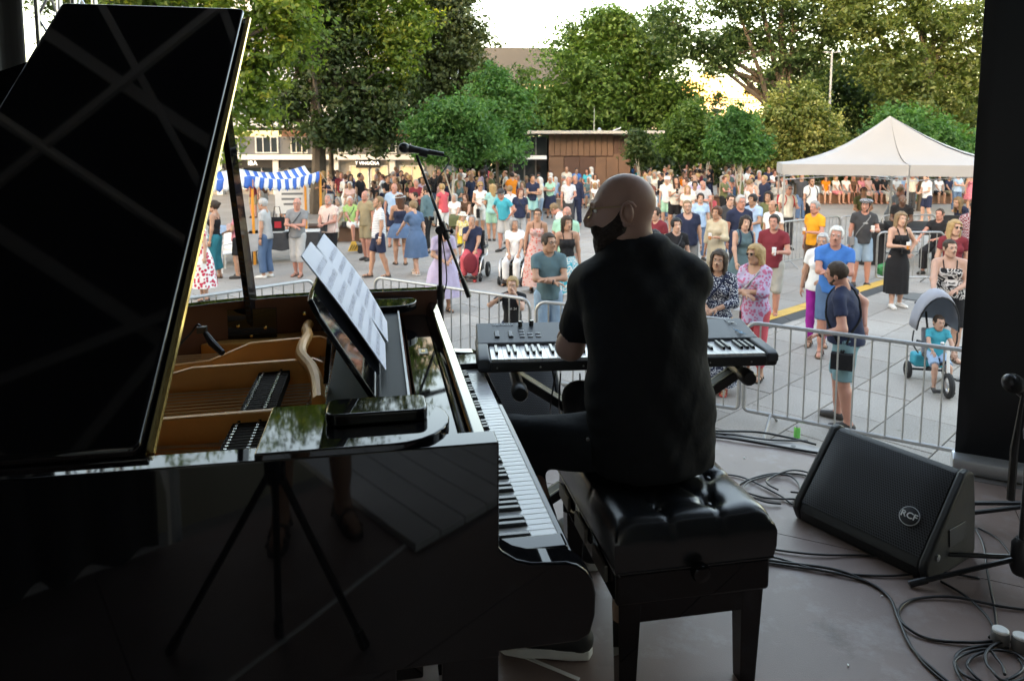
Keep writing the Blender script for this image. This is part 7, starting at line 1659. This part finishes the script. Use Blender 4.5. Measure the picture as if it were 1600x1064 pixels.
person('dark haired man in olive tee looking down behind the checked cap', 1352, head=294, yaw=170, h=1.76, top='olive', bot='brown', style='short', hairc='black', hpitch=-30, lean=14, sink=.1, skin='tan', hands=('front', 'front'))
person('sound engineer in black tee with pale necklace seated at the mixing table', 1475, d=16.2, yaw=130, h=1.78, seat=.52, top='black', bot='black', style='crop', hairc='brown', skin='ruddy', hands=('front', 'reach'))
row = [(1293, 'f', 'orange', 'white', 'brown', 'bare legged woman in orange top'), (1309, 'f', 'white', 'pink', 'blond', 'blond woman in white top and pink shorts'), (1325, 'm', 'white', 'grey', 'dark', 'man in white tee and grey shorts'), (1336, 'f', 'brown', 'brown', 'blond', 'fair haired child in brown'),
       (1350, 'f', 'pink', 'rose', 'red', 'woman in pink'), (1360, 'm', 'rose', 'stone', 'dark', 'person in pale pink shirt'), (1372, 'm', 'black', 'denim', 'black', 'man in black'), (1385, 'f', 'black', 'offwhite', 'dark', 'woman in black top and pale skirt'), (1404, 'm', 'white', 'stone', 'grey', 'grey haired man in white'), (1417, 'm', 'skyblue', 'navy', 'grey', 'man in pale blue'), (1436, 'f', 'charcoal', 'olive', 'dark', 'dark haired woman in charcoal'), (1448, 'm', 'red', 'denim', 'brown', 'man in red'), (1470, 'f', 'white', 'black', 'black', 'woman in white tee with round print'), (1486, 'm', 'navy', 'khaki', 'brown', 'man in navy')]
for px, sx, tp, bt, hc, lb in row:
    person(lb + ' on the long steel bench behind the tent', px, d=34.75, yaw=random.uniform(165, 200), h=1.70, group='people sitting on the long steel bench', seat=.49, sex=sx, top=tp, bot=bt, botk='shorts' if sx == 'm' or tp in ('orange', 'white') else 'trousers', hands=('lap', 'lap'), style='loose' if sx == 'f' else 'short', hairc=hc, skin=random.choice(('fair', 'tan', 'ruddy')))

# ------------------------------------------------------------------ the far crowd: small in the photo, one mesh each, coloured one by one
PROT = []
def proto(**P):
    J = skeleton(P); h = .034; parts = body_parts(P, J, h, False) + [(v, f, 0) for v, f, m in to_head(head_parts(P, J, .022, False), J, 1)]
    parts += [(v, f, 1) for v, f, m in to_head(hair_parts(P.get('style', 'short'), .022, RNG), J, 1)]
    for i, (nm, V, F, c, pt) in enumerate(garments(P, J, .030)): parts.append((V, F, 2 if c == 'T' else 3))
    for n in 'LR':
        m = MB(); m.ball(Vector(J['an' + n] + A3(0, .06, -.045)), (.045, .13, .045), 6, 5); parts.append(mb_part(m, 4))
    return np_mesh2('person', parts, [skin('fair'), hairm('brown'), cloth('white'), cloth('navy'), M_SOLE])
q = dict(top='T', bot='B')
PROT += [(0, 'm', proto(sex='m', hands=F2, **q)), (0, 'm', proto(sex='m', botk='shorts', hands=('front', 'down'), **q)), (0, 'm', proto(sex='m', fat=1.15, hands=('cup', 'down'), step=.15, **q)), (0, 'm', proto(sex='m', hands=('pocket', 'pocket'), topk='shirt', **q)), (0, 'm', proto(sex='m', style='balding', botk='shorts', hands=('down', 'down'), **q)),
         (0, 'f', proto(sex='f', style='long', hands=('front', 'front'), **q)), (0, 'f', proto(sex='f', style='bob', botk='shorts', hands=('down', 'cup'), **q)), (0, 'f', proto(sex='f', style='bun', botk='skirt', skirtlen=.5, hands=F2, **q)), (0, 'f', proto(sex='f', style='loose', botk='skirt', skirtlen=.7, sleeve=.1, hands=('down', 'down'), **q)), (0, 'f', proto(sex='f', style='pony', sleeve=.1, topk='strap', botk='shorts', hands=('cup', 'down'), **q)),
         (1, 'm', proto(sex='m', seat=.46, hands=('lap', 'lap'), **q)), (1, 'f', proto(sex='f', style='bob', seat=.46, hands=('lap', 'front'), **q)), (1, 'm', proto(sex='m', seat=.46, botk='shorts', lean=16, hands=('lap', 'lap'), **q)), (1, 'f', proto(sex='f', style='long', seat=.46, botk='shorts', hands=('front', 'lap'), **q))]
TOPS = ['white'] * 5 + ['offwhite', 'offwhite', 'navy', 'navy', 'black', 'black', 'black', 'charcoal', 'grey', 'lightgrey', 'blue', 'skyblue', 'skyblue', 'wine', 'coral', 'rose', 'orange', 'stone', 'sand', 'mint', 'olive', 'beige', 'lilac', 'turquoise', 'petrol']
DARKT = ['black'] * 5 + ['charcoal', 'charcoal', 'navy', 'navy', 'brown', 'olive', 'wine', 'grey', 'white', 'offwhite', 'rose', 'beige', 'petrol', 'lilac']
BOTS = ['navy', 'denim', 'black', 'stone', 'charcoal', 'white', 'khaki', 'lightdenim']
ZONES = [  # px from, to, distance from, to, how many, share seated, place, palette
    (505, 570, 25, 33, 18, .35, 'under the dark trees', DARKT), (570, 640, 24, 34, 24, .35, 'by the dark trunk', DARKT), (640, 700, 22, 34, 20, .3, 'behind the microphone stand', DARKT), (700, 790, 23.5, 36, 28, .35, 'under the feathery saplings', DARKT + TOPS),
    (790, 860, 26, 35.5, 18, .4, 'by the glazed wall', TOPS), (860, 930, 30, 35.4, 10, .6, 'along the pavilion wall', TOPS), (985, 1050, 27, 40, 22, .15, 'right of the pavilion', TOPS), (1050, 1110, 22, 39, 26, .15, 'between the bright saplings', TOPS), (1110, 1170, 21.5, 39, 24, .2, 'round the white sapling', TOPS), (1170, 1232, 24, 38, 22, .15, 'left of the tent', TOPS), (1425, 1530, 30, 34, 5, 0, 'behind the tent', TOPS), (395, 450, 24, 30, 6, .3, 'behind the striped stall', DARKT)]
HN = dict(black='black', brown='brown', dark='dark', chestnut='chestnut', blond='blond', grey='grey', white='white', sandy='sandy')
seen = set(); RF = random.Random(21); placed = []
for a, b, d0, d1, n, ss, where, pal in ZONES:
    cls = [(RF.uniform(a, b), RF.uniform(d0, d1)) for _ in range(max(3, n // 4))]
    for k in range(n):
        for _ in range(40):
            cl = RF.choice(cls); px = min(b, max(a, RF.gauss(cl[0], (b - a) * .13))); d = min(d1, max(d0, RF.gauss(cl[1], 1.6))); x = (px - 800) / FPX * d
            if all(hypot(x - u, d - v) > .47 for u, v in placed): break
        placed.append((x, d)); seated = RF.random() < ss
        pid, (se, sx, me) = RF.choice([(i, p) for i, p in enumerate(PROT) if p[0] == int(seated)])
        for _ in range(300):
            tp, bt, hc = RF.choice(pal), RF.choice(BOTS), RF.choice(list(HN))
            lab = f"{HN[hc]}-haired {'man' if sx == 'm' else 'woman'} in {tp} top and {bt} {'bottoms' if pid in (7, 8) else 'legwear'} {'sitting' if seated else 'standing'} {where}"
            if lab not in seen: break
            lab = lab + ''
        lab = lab.replace('offwhite', 'cream').replace('skyblue', 'sky blue').replace('lightgrey', 'light grey').replace('lightdenim', 'pale denim').replace('legwear', 'trousers' if pid not in (1, 4, 6, 9, 12, 13) else 'shorts').replace('bottoms', 'skirt')
        seen.add(lab)
        o = bpy.data.objects.new('person', me); COL.objects.link(o); o.location = (x, d, 0); o.rotation_euler = (0, 0, radians(RF.gauss(180, 55) if RF.random() < .75 else RF.uniform(0, 360))); s = RF.uniform(.93, 1.05) * (1 if sx == 'm' else .96); o.scale = (s, s, s)
        for i, m in enumerate((skin(RF.choice(('fair', 'tan', 'ruddy', 'olive'))), hairm(hc), cloth(tp), cloth(bt), M_SOLE)): o.material_slots[i].link = 'OBJECT'; o.material_slots[i].material = m
        tag(o, lab, 'person', 'people in the far crowd')
        if seated and RF.random() < .6:
            pass
# ================================================================== THINGS ON THE SQUARE
def barrier(label, a, b, h=1.10, z0=.16, group='crowd barriers in front of the stage', feet=True, n=None):
    A, Bv = Vector(a), Vector(b); d = Bv - A; L = d.length; rz = atan2(d.y, d.x); t = thing('crowd_barrier', label, 'barrier', (A.x, A.y, 0), rz, group)
    r = .12; q = [(r, z0), (0, z0 + r * .6)] ; pts = []
    pts += [(x, 0, z) for x, z in arc((r, h - r), r, 180, 90, 5)] + [(x, 0, z) for x, z in arc((L - r, h - r), r, 90, 0, 5)] + [(x, 0, z) for x, z in arc((L - .05, z0 + .05), .05, 0, -90, 3)] + [(x, 0, z) for x, z in arc((.05, z0 + .05), .05, 270, 180, 3)]
    m = MB(); m.tube(pts, .021, 8, closed=True); m.build('frame', M_STEEL, t)
    n = n or max(6, int(L / .145)); bm = MB(); bm.tube([(0, 0, z0), (0, 0, h)], .0092, 6); me = bm.mesh('bar', M_STEEL)
    for k in range(1, n): o = link('bar', me, t); o.location = (L * k / n, 0, 0)
    if feet:
        for x in (.28, L - .28):
            m = MB(); m.tube([(x, -.28, .012), (x, -.05, z0), (x, .05, z0), (x, .28, .012)], .015, 7); m.build('foot', M_STEEL, t)
    for x in (-.012, L + .012):
        m = MB(); m.tube([(x, 0, h * .62), (x, 0, h * .70)], .013, 6); m.build('hook', M_STEEL, t)
    return t
def gp(px, py, z=1.1): return at(px, py, z).to_2d()
barrier('steel crowd barrier at the right whose rail the leaning man holds', gp(1166, 503), gp(1166, 503) + (gp(1490, 545) - gp(1166, 503)).normalized() * 2.5)
barrier('steel crowd barrier half hidden behind the pianist and the synthesizer', gp(838, 471), gp(1158, 502))
barrier('steel crowd barrier held by the blond boy', gp(586, 433), gp(828, 468))
lft = gp(490, 437); barrier('steel crowd barrier at the left behind the open piano', lft + (gp(300, 465) - lft).normalized() * 2.5, lft)
b0 = gp(1490, 545); e = (gp(1490, 545) - gp(1166, 503)).normalized(); s0 = gp(1166, 503) + e * 2.55; barrier('steel crowd barrier partly behind the banner at the far right', s0, s0 + e * 2.5)
G2 = 'crowd barriers round the mixing tent'
barrier('steel barrier right of the man in the wine red tee', gp(1222, 347), gp(1312, 338), group=G2)
barrier('steel barrier below the left tent leg', gp(1314, 338), gp(1372, 337), group=G2)
barrier('steel barrier behind the laughing woman in black', gp(1372, 363), gp(1476, 363), group=G2)
barrier('steel barrier behind the blond woman in wine red', gp(1480, 363), gp(1590, 362), group=G2)
barrier('steel barrier at the back of the mixing table', gp(1378, 337), gp(1462, 336), group=G2)
barrier('steel barrier under the right half of the tent', gp(1464, 337), gp(1560, 339), group=G2)
# gazebo
M_TENT = mat('tent_canvas', (.34, .333, .33), .75, var=.05, scale=1.5, bump=.08, bscale=3)
tn = thing('tent', 'white peaked market tent with a grey valance over the mixing desk', 'tent', (9.85, 17.95, 0), radians(-16))
W2, D2, ZE, ZV = 2.95, 1.9, 2.38, 2.10; PK = Vector((-.31, D2 / 2, 3.62))
cor = [(-W2, 0), (0, 0), (W2, 0), (W2, D2), (0, D2), (-W2, D2)]
for i in range(6):
    a, b = Vector((*cor[i], ZE)), Vector((*cor[(i + 1) % 6], ZE)); P = []; nn = 9
    for j in range(nn):
        t = j / (nn - 1)
        for k in range(nn):
            s = k / (nn - 1); p = (a + (b - a) * s) * (1 - t) + PK * t; p.z -= .36 * sin(pi * t) * (1 - .25 * sin(pi * s)) * (.9 + .1 * s) - .035 * sin(pi * s) * (1 - t) * 0; P.append(p)
    m = MB(); m.grid(P, nn, nn); m.build('roof_panel', M_TENT, tn, sharp=60)
    c, d = a.copy(), b.copy(); out = (Vector((0, D2 / 2, 0)) - (a + b) / 2); out.z = 0; out.normalize(); P = []
    for j in range(5):
        for k in range(25):
            s = k / 24; p = a + (b - a) * s; p.z = ZE - (ZE - ZV) * j / 4; p -= out * (.012 + .012 * sin(s * 23 + j) * j / 4); P.append(p)
    m = MB(); m.grid(P, 25, 5); m.build('valance', M_TENT, tn, sharp=60)
for x, y in cor:
    m = MB(); m.box((x * .985, y + (.04 if y == 0 else -.04), 1.18), (.045, .045, 2.36)); m.build('leg', M_ALU, tn, bev=.004)
for (x0, y0), (x1, y1) in zip(cor, cor[1:] + cor[:1]):
    for za, zb in ((2.22, 1.98), (1.98, 2.22)):
        m = MB(); m.tube([(x0 * .98, y0 * .96 + .04, za), (x1 * .98, y1 * .96 + .04, zb)], .013, 5); m.build('truss_bar', M_ALU, tn)
m = MB(); m.tube([(PK.x, PK.y, 2.3), (PK.x, PK.y, 3.6)], .02, 6); m.build('centre_pole', M_ALU, tn)
# mixing table
mt = thing('mixing_table', 'black mixing table with desk and screen inside the barriers', 'table', (10.0, 17.2, 0), radians(-5))
m = MB(); m.box((0, 0, .80), (2.4, .75, .05)); m.build('table_top', M_BLACK, mt)
for x in (-1.15, 1.15):
    for y in (-.33, .33):
        m = MB(); m.box((x, y, .385), (.05, .05, .77)); m.build('leg', M_BLACK, mt)
m = MB(); m.prism([(-.32, .83), (.30, .83), (.30, 1.03), (.24, 1.04), (-.32, .90)], 'x', -.95, .25); m.build('mixing_desk', M_SYND, mt, bev=.01)
m = MB(); m.box((.65, .1, 1.02), (.62, .05, .36)); m.build('screen', M_BLACK, mt, bev=.006)
m = MB(); m.box((-1.35, .1, .95), (.5, .5, .12)); m.box((-1.35, .1, .45), (.5, .5, .88)); m.build('flight_case', M_BLACK, mt, bev=.01)
for k, (x, y, z, sx, c, lb) in enumerate(((8.25, 15.65, .16, .42, 'green', 'crumpled green plastic bag at the foot of the barrier'), (10.05, 15.85, .15, .36, 'lightgrey', 'grey plastic bag under the mixing table'), (9.65, 15.9, .12, .30, 'turquoise', 'small turquoise bag beside the grey bag under the mixing table'))):
    P = []; m = MB(); m.ball((x, y, z), (sx * .6, sx * .45, z), 14, 10); R = random.Random(k); m.v = [(p[0] + R.uniform(-.03, .03), p[1] + R.uniform(-.03, .03), max(.002, p[2] + R.uniform(-.02, .02))) for p in m.v]; tag(m.build('plastic_bag', cloth(c), None, sharp=20), lb, 'bag')
# cable ramp
M_RAMPY = mat('ramp_yellow', (.62, .36, .06), .6, var=.2, scale=6); M_RAMPB = mat('ramp_black', (.035, .036, .038), .7, var=.3, scale=10)
ra, rb = at(1170, 512, 0).to_2d(), at(1400, 440, 0).to_2d(); dr = rb - ra; L = dr.length
cr = thing('cable_ramp', 'yellow and black rubber cable ramp laid across the paving', 'cable ramp', (ra.x, ra.y, .0035), atan2(dr.y, dr.x)); k = 0; x = 0
while x < L - .1:
    l = min(.9, L - x); m = MB(); m.prism([(-.25, 0), (-.10, .055), (.10, .055), (.25, 0)], 'x', x + .006, x + l - .006); m.build('ramp_body', M_RAMPB, cr)
    m = MB(); m.prism([(-.09, .0555), (.13, .050), (.20, .03), (.20, .034), (.13, .056), (-.09, .062)][::-1], 'x', x + .012, x + l - .012); m.build('lid', M_RAMPY, cr); x += l
p = at(1437, 465, 0); mh = MB(); mh.lathe([(.40, .001), (.40, .006)], 28, (0, 0, .002)); o = mh.build('rim', M_RAMPB, None); root = thing('manhole_cover', 'round grey manhole cover behind the stroller', 'manhole cover', (p.x, p.y, .001)); o.parent = root
m = MB(); m.lathe([(.35, .001), (.35, .0085), (.33, .0095)], 28, (0, 0, .002)); m.build('plate', mat('cast_iron', (.12, .12, .115), .6, metal=.3, var=.3, scale=8), root)
# striped stall
M_BLUE = mat('awning_blue', (.02, .12, .46), .75, var=.1, scale=3); M_AWH = mat('awning_white', (.74, .75, .77), .75, var=.04); M_ORANGE = mat('orange_pole', (.72, .27, .03), .5, var=.1)
sA, sB = aty(499, 268, 19.4), aty(392, 275, 17.2); sC = Vector((sB.x - 3.2, sB.y - .9, sB.z)); back = Vector((-.85, 1.6, .10))
st = thing('market_stall', 'market stall under a blue and white striped awning on orange poles', 'stall', (0, 0, 0))
for a, b, n in ((sA, sB, 17), (sB, sC, 22)):
    for k in range(n):
        P = []; P2 = []
        for j in range(6):
            t = j / 5
            for i in range(2):
                s = (k + i) / n; e = a + (b - a) * s; e = e + Vector((0, 0, -.14 * sin(pi * s))); P.append(e + back * t + Vector((0, 0, -.18 * sin(pi * t))))
        m = MB(); m.grid(P, 2, 6); m.build('awning_strip', M_BLUE if k % 2 else M_AWH, st, thick=.004)
        for j in range(4):
            for i in range(3):
                s = (k + i / 2) / n; e = a + (b - a) * s + Vector((0, 0, -.14 * sin(pi * s))); P2.append(e + Vector((.012 * sin(9 * s + j), -.02 - .01 * j, -.075 * j * (1 + (.35 if i == 1 else 0)))))
        m = MB(); m.grid(P2, 3, 4); m.build('valance_flap', M_AWH if k % 2 else M_BLUE, st, thick=.004)
for p in (sA + Vector((.0, .05, 0)), sB + Vector((0, .05, 0)), sC, sA + back, sB + back):
    m = MB(); m.tube([(p.x, p.y, 0), (p.x, p.y, p.z - .03)], .035, 8); m.build('pole', M_ORANGE, st)
q = at(582, 385, 0); m = MB(); m.tube([tuple(sA), (q.x, q.y, .02)], .007, 5); m.build('guy_rope', mat('rope', (.5, .44, .34), .8, var=.1), st)
def trestle(label, px, py, L, rz, cov=None):
    p = at(px, py, .74); t = thing('table', label, 'table', (p.x, p.y, 0), rz); m = MB(); m.box((0, 0, .735), (L, .7, .03)); m.build('table_top', mat('pale_table', (.5, .5, .48), .6, var=.1), t)
    if cov:
        P = []; n = 61
        for j in range(5):
            for i in range(n):
                s = i / (n - 1) * (2 * L + 1.4); w_ = .36; hx_ = L / 2 + .01
                if s < L: x, y = -hx_ + s * (2 * hx_) / L, -w_
                elif s < L + .7: x, y = hx_, -w_ + (s - L) / .7 * 2 * w_
                elif s < 2 * L + .7: x, y = hx_ - (s - L - .7) * (2 * hx_) / L, w_
                else: x, y = -hx_, w_ - (s - 2 * L - .7) / .7 * 2 * w_
                k = 1 + .05 * (j / 4) * sin(i * 1.3); P.append((x * k, y * k, .757 - .42 * j / 4 - (.03 * sin(i * .8) if j == 4 else 0)))
        m = MB(); m.grid(P, n, 5); m.build('table_cloth', cloth(cov), t, sharp=180)
    for x in (-L / 2 + .2, L / 2 - .2):
        m = MB(); m.tube([(x, -.28, 0), (x, -.2, .72), (x, .2, .72), (x, .28, 0)], .014, 6); m.build('leg', M_BLKMET, t)
    return t
trestle('folding table with dark cloth beside the man in the grey polo', 445, 362, 1.7, radians(12), 'charcoal')
trestle('table of goods under the striped awning at the left', 345, 366, 1.8, radians(20), 'lightgrey')
for k, (px, py, c, sz, lb) in enumerate(((434, 347, 'black', (.34, .12, .34), 'black tote bag with red print standing on the dark table'), (350, 352, 'skyblue', (.4, .3, .2), 'pale blue box of goods on the stall table'), (366, 352, 'rose', (.3, .25, .25), 'pink box of goods on the stall table'))):
    p = at(px, py + 14, .76); m = MB(); m.box((p.x, p.y, .762 + sz[2] / 2), sz, rz=.2)
    if k == 0: m.tube([(p.x - .1, p.y, 1.09), (p.x - .06, p.y, 1.36), (p.x + .06, p.y, 1.36), (p.x + .1, p.y, 1.09)], .012, 6)
    o = m.build('tote_bag' if k == 0 else 'box', cloth(c), None, bev=.015); tag(o, lb, 'bag' if k == 0 else 'box')
    if k == 0:
        m = MB(); m.box((p.x + .03, p.y - .068, .92), (.16, .006, .16), rz=.2); m.build('print', cloth('red'), o)
def chair(label, px, py, rz):
    p = at(px, py, 0); t = thing('plastic_chair', label, 'chair', (p.x, p.y, 0), rz); m = MB(); m.box((0, 0, .43), (.46, .44, .03)); m.build('seat', M_WHITE, t, bev=.012)
    b = MB(); b.grid([(-.24 + .48 * i / 8, -.20 - .05 * (j / 5) - .03 * cos(pi * (i / 8 - .5)), .44 + .42 * j / 5) for j in range(6) for i in range(9)], 9, 6); b.build('backrest', M_WHITE, t, thick=.02)
    for s in (-1, 1):
        m = MB(); m.tube([(s * .25, -.22, .66), (s * .27, .0, .66), (s * .25, .2, .64), (s * .24, .22, .44)], .018, 6); m.build('armrest', M_WHITE, t)
        for y in (-.2, .2):
            m = MB(); m.tube([(s * .20, y, .42), (s * .25, y * 1.2, 0)], [.026, .018], 6); m.build('leg', M_WHITE, t)
chair('white plastic garden chair behind the lid prop', 350, 424, radians(150))
m = MB(); p = at(470, 300, .9); bd_ = thing('notice_board', 'white board with a price list standing behind the striped stall', 'sign', (-6.4, 21.0, 0), radians(8))
m.box((0, 0, 1.45), (.95, .05, 1.15)); m.build('board', M_WHITE, bd_); m = MB()
for k in range(6): m.box((-.02 + .03 * (k % 2), -.028, 1.9 - .15 * k), (.6 - .05 * (k % 3), .004, .06))
m.build('print_lines', M_GREYWALL, bd_)['kind'] = 'stuff'
for s in (-.4, .4):
    m = MB(); m.box((s, 0, .44), (.05, .05, .88)); m.build('leg', M_WHITE, bd_)
# wheelchairs
M_TYRE = mat('rubber_tyre', (.018, .018, .019), .8, var=.2, scale=30)
def wheel(parent, c, r, wd=.035, ax='x', rim=True, sp=8):
    m = MB(); R = Matrix.Rotation(pi / 2, 3, 'Y'); ring = [(c[0], c[1] + (r - wd * .6) * cos(q), c[2] + (r - wd * .6) * sin(q)) for q in [2 * pi * i / 28 for i in range(28)]]
    m.tube(ring, wd * .6, 8, closed=True); w_ = m.build('wheel', M_TYRE, parent); m = MB(); m.lathe([(r * .22, -wd * .5), (r * .22, wd * .5)], 12, c, M=R); m.build('hub', M_ALU, w_)
    m = MB(); m.tube([(c[0], c[1] + (r - wd * 1.1) * cos(q), c[2] + (r - wd * 1.1) * sin(q)) for q in [2 * pi * i / 24 for i in range(24)]], wd * .28, 5, closed=True)
    for k in range(sp): q = 2 * pi * k / sp; m.tube([c, (c[0], c[1] + (r - wd) * cos(q), c[2] + (r - wd) * sin(q))], .005, 4)
    m.build('rim', M_ALU, w_); return w_
def wheelchair(label, px, d, yaw, plab, **P):
    g_ = aty(px, HOR, d); t = thing('wheelchair', label, 'wheelchair', (g_.x, d, 0), radians(yaw))
    for s in (-1, 1):
        wheel(t, (s * .30, -.16, .17), .17, .07); wheel(t, (s * .24, .42, .10), .10, .05, sp=4)
        m = MB(); m.tube(spline([(s * .27, -.26, .92), (s * .27, -.22, .50), (s * .26, .30, .48), (s * .22, .46, .12)], 5), .016, 7); m.build('side_frame', M_ALU, t)
        m = MB(); m.box((s * .29, .02, .70), (.06, .34, .04)); m.build('armrest', M_BLACK, t, bev=.01)
        m = MB(); m.box((s * .10, .50, .09), (.16, .18, .02)); m.build('footrest', M_BLACK, t)
    m = MB(); m.box((0, .06, .47), (.46, .46, .07)); m.build('seat', M_BLACK, t, bev=.02); m = MB(); m.box((0, -.22, .74), (.44, .06, .56), M=Matrix.Rotation(radians(8), 3, 'X')); m.build('backrest', M_BLACK, t, bev=.02)
    m = MB(); m.box((0, -.05, .26), (.40, .50, .22)); m.build('battery_box', M_BLACK, t, bev=.02); m = MB(); m.tube([(-.30, .20, .74), (-.30, .22, .82)], .012, 6); m.build('joystick', M_BLACK, t)
    person(plab, pos=(g_.x, d, 0), yaw=yaw, seat=.53, group='people watching the concert', **P)
wheelchair('power wheelchair of the woman in navy and coral', 738, 15.6, 172, 'grey haired woman in navy and coral sitting in a wheelchair, hand at her face', h=1.66, sex='f', top='navy', bot='coral', hands=('lap', 'chin'), style='short', hairc='grey', fat=1.18, skin='tan', shoe='red', hpitch=-10)
wheelchair('power wheelchair of the woman all in white', 806, 15.1, 165, 'woman with grey-brown hair in white tee and white trousers sitting in a wheelchair', h=1.64, sex='f', top='white', bot='white', hands=('lap', 'lap'), style='bob', hairc='grey', hyaw=35, fat=1.08, skin='tan', sandal=True)
m = MB(); p = aty(735, 405, 15.1); m.ball((p.x, p.y - .02, .40), (.15, .05, .22), 12, 9); tag(m.build('cloth_bag', cloth('wine'), None), 'wine red cloth bag hanging over the knees in the left wheelchair', 'bag')
# tricycle with canopy and its rider
p = at(1463, 606, 0); tp = Vector((p.x, p.y, 0)); TY = 168
tr_ = thing('tricycle', 'child tricycle with a grey canopy and black wheels behind the barrier', 'tricycle', tp, radians(TY))
M_GREYC = mat('canopy_grey', (.27, .28, .32), .8, var=.1, scale=6)
wheel(tr_, (0, .36, .15), .15, .055, sp=5)
for s in (-1, 1): wheel(tr_, (s * .22, -.34, .11), .11, .05, sp=5)
m = MB(); m.tube([(0, .36, .16), (0, .30, .46), (0, .28, .58)], .018, 8); m.build('fork', M_WHITE, tr_)
m = MB(); m.tube(spline([(-.24, .20, .60), (-.14, .26, .58), (0, .28, .57), (.14, .26, .58), (.24, .20, .60)], 4), .013, 7); hb_ = m.build('handlebar', M_BLKMET, tr_)
for s in (-1, 1):
    m = MB(); m.tube([(s * .24, .20, .60), (s * .30, .16, .61)], .017, 8); m.build('grip', M_BLACK, hb_)
    m = MB(); m.box((s * .13, .36 + .05 * s, .15 - .06 * s), (.09, .07, .022)); m.build('pedal', M_BLACK, tr_)
m = MB(); m.ball((.06, .27, .62), .022, 8, 6); m.build('bell', M_ALU, hb_)
m = MB(); m.tube([(0, .30, .42), (0, .05, .30), (0, -.34, .14)], .018, 8); m.tube([(-.22, -.34, .12), (.22, -.34, .12)], .014, 8); m.build('frame', M_BLACK, tr_)
m = MB(); m.box((0, -.06, .36), (.26, .26, .05)); m.build('seat', M_BLACK, tr_, bev=.02); m = MB(); m.box((0, -.21, .52), (.26, .05, .32), M=Matrix.Rotation(radians(8), 3, 'X')); m.build('backrest', M_GREYC, tr_, bev=.02)
m = MB(); P = []
for j in range(9):
    a = radians(-95 + 128 * j / 8)
    for i in range(13): b = pi * i / 12; P.append((.23 * cos(b), -.16 + .34 * sin(a) * (.45 + .55 * sin(b)), .78 + .40 * cos(a) * sin(b) - .10 * (1 - sin(b))))
m.grid(P, 13, 9); cn = m.build('canopy', M_GREYC, tr_, thick=.008, sharp=180)
m = MB(); m.tube(P[-13:], .010, 6); m.build('canopy_edge', M_BLACK, cn)
for s in (-1, 1):
    m = MB(); m.tube(spline([(s * .15, -.22, .36), (s * .24, -.16, .50), (s * .24, -.14, .66)], 4), .009, 6); m.build('canopy_arm', M_BLACK, tr_)
m = MB(); m.tube([(0, -.30, .40), (0, -.55, .92)], .013, 7); m.tube([(-.12, -.55, .92), (.12, -.55, .92)], .014, 7); m.build('push_bar', M_BLACK, tr_)
m = MB(); m.box((0, -.38, .24), (.34, .20, .16)); m.build('basket', cloth('turquoise'), tr_, bev=.03)
person('toddler in turquoise polo and pale shorts riding the tricycle with the canopy', pos=(tp.x - .0, tp.y + .05, .02), yaw=TY, h=.98, seat=.60, topk='polo', top='turquoise', botk='shorts', bot='skyblue', hands=((.20, .42, 1.10), (.20, .42, 1.10)), style='crop', hairc='brown', skin='fair', shoe='dark', kid=True, spread=.15, vox=.018)
# odd wheels among the crowd
for px, py, r, lb in ((538, 376, .30, 'bicycle wheel beside the man in the pink striped shirt'),):
    p = at(px, py, 0); t = thing('bicycle', 'dark bicycle parked behind the man in the pink striped shirt', 'bicycle', (p.x - .55, p.y + .2, 0), radians(95))
    for y in (0, -1.02): wheel(t, (0, .0 + y - .2, .33), .33, .03, sp=12)
    m = MB(); m.tube([(0, -.2, .33), (0, -.28, .82), (0, -.75, .80), (0, -.62, .30), (0, -.28, .78)], .017, 7); m.tube([(0, -1.22, .33), (0, -.62, .30)], .012, 6); m.tube([(0, -1.22, .33), (0, -.78, .78)], .010, 6); m.build('frame', M_BLKMET, t)
    m = MB(); m.box((0, -.84, .92), (.12, .24, .05)); m.build('saddle', M_BLACK, t, bev=.02); m = MB(); m.tube([(-.28, -.30, .98), (0, -.26, .96), (.28, -.30, .98)], .012, 6); m.build('handlebar', M_BLKMET, t)
p = at(553, 396, 0); ck = thing('toy_cart', 'small cart with yellow and black striped sign on the paving behind the walking man', 'cart', (p.x, p.y, 0), radians(20))
m = MB(); m.prism([(-.16, .06), (.16, .06), (.05, .32), (-.05, .32)], 'y', -.02, .02); m.build('warning_plate', M_RAMPY, ck); m = MB(); m.box((.35, .05, .16), (.5, .3, .10)); m.build('deck', M_BLACK, ck)
for x in (.15, .55):
    m = MB(); m.lathe([(.07, -.02), (.07, .02)], 12, (x, -.1, .072), M=Matrix.Rotation(pi / 2, 3, 'X')); m.build('wheel', M_TYRE, ck)
for k in range(3):
    m = MB(); m.box((-.07 + .06 * k, -.022, .16), (.022, .004, .16), M=Matrix.Rotation(.5, 3, 'Y')); m.build('stripe', M_BLACK, ck)
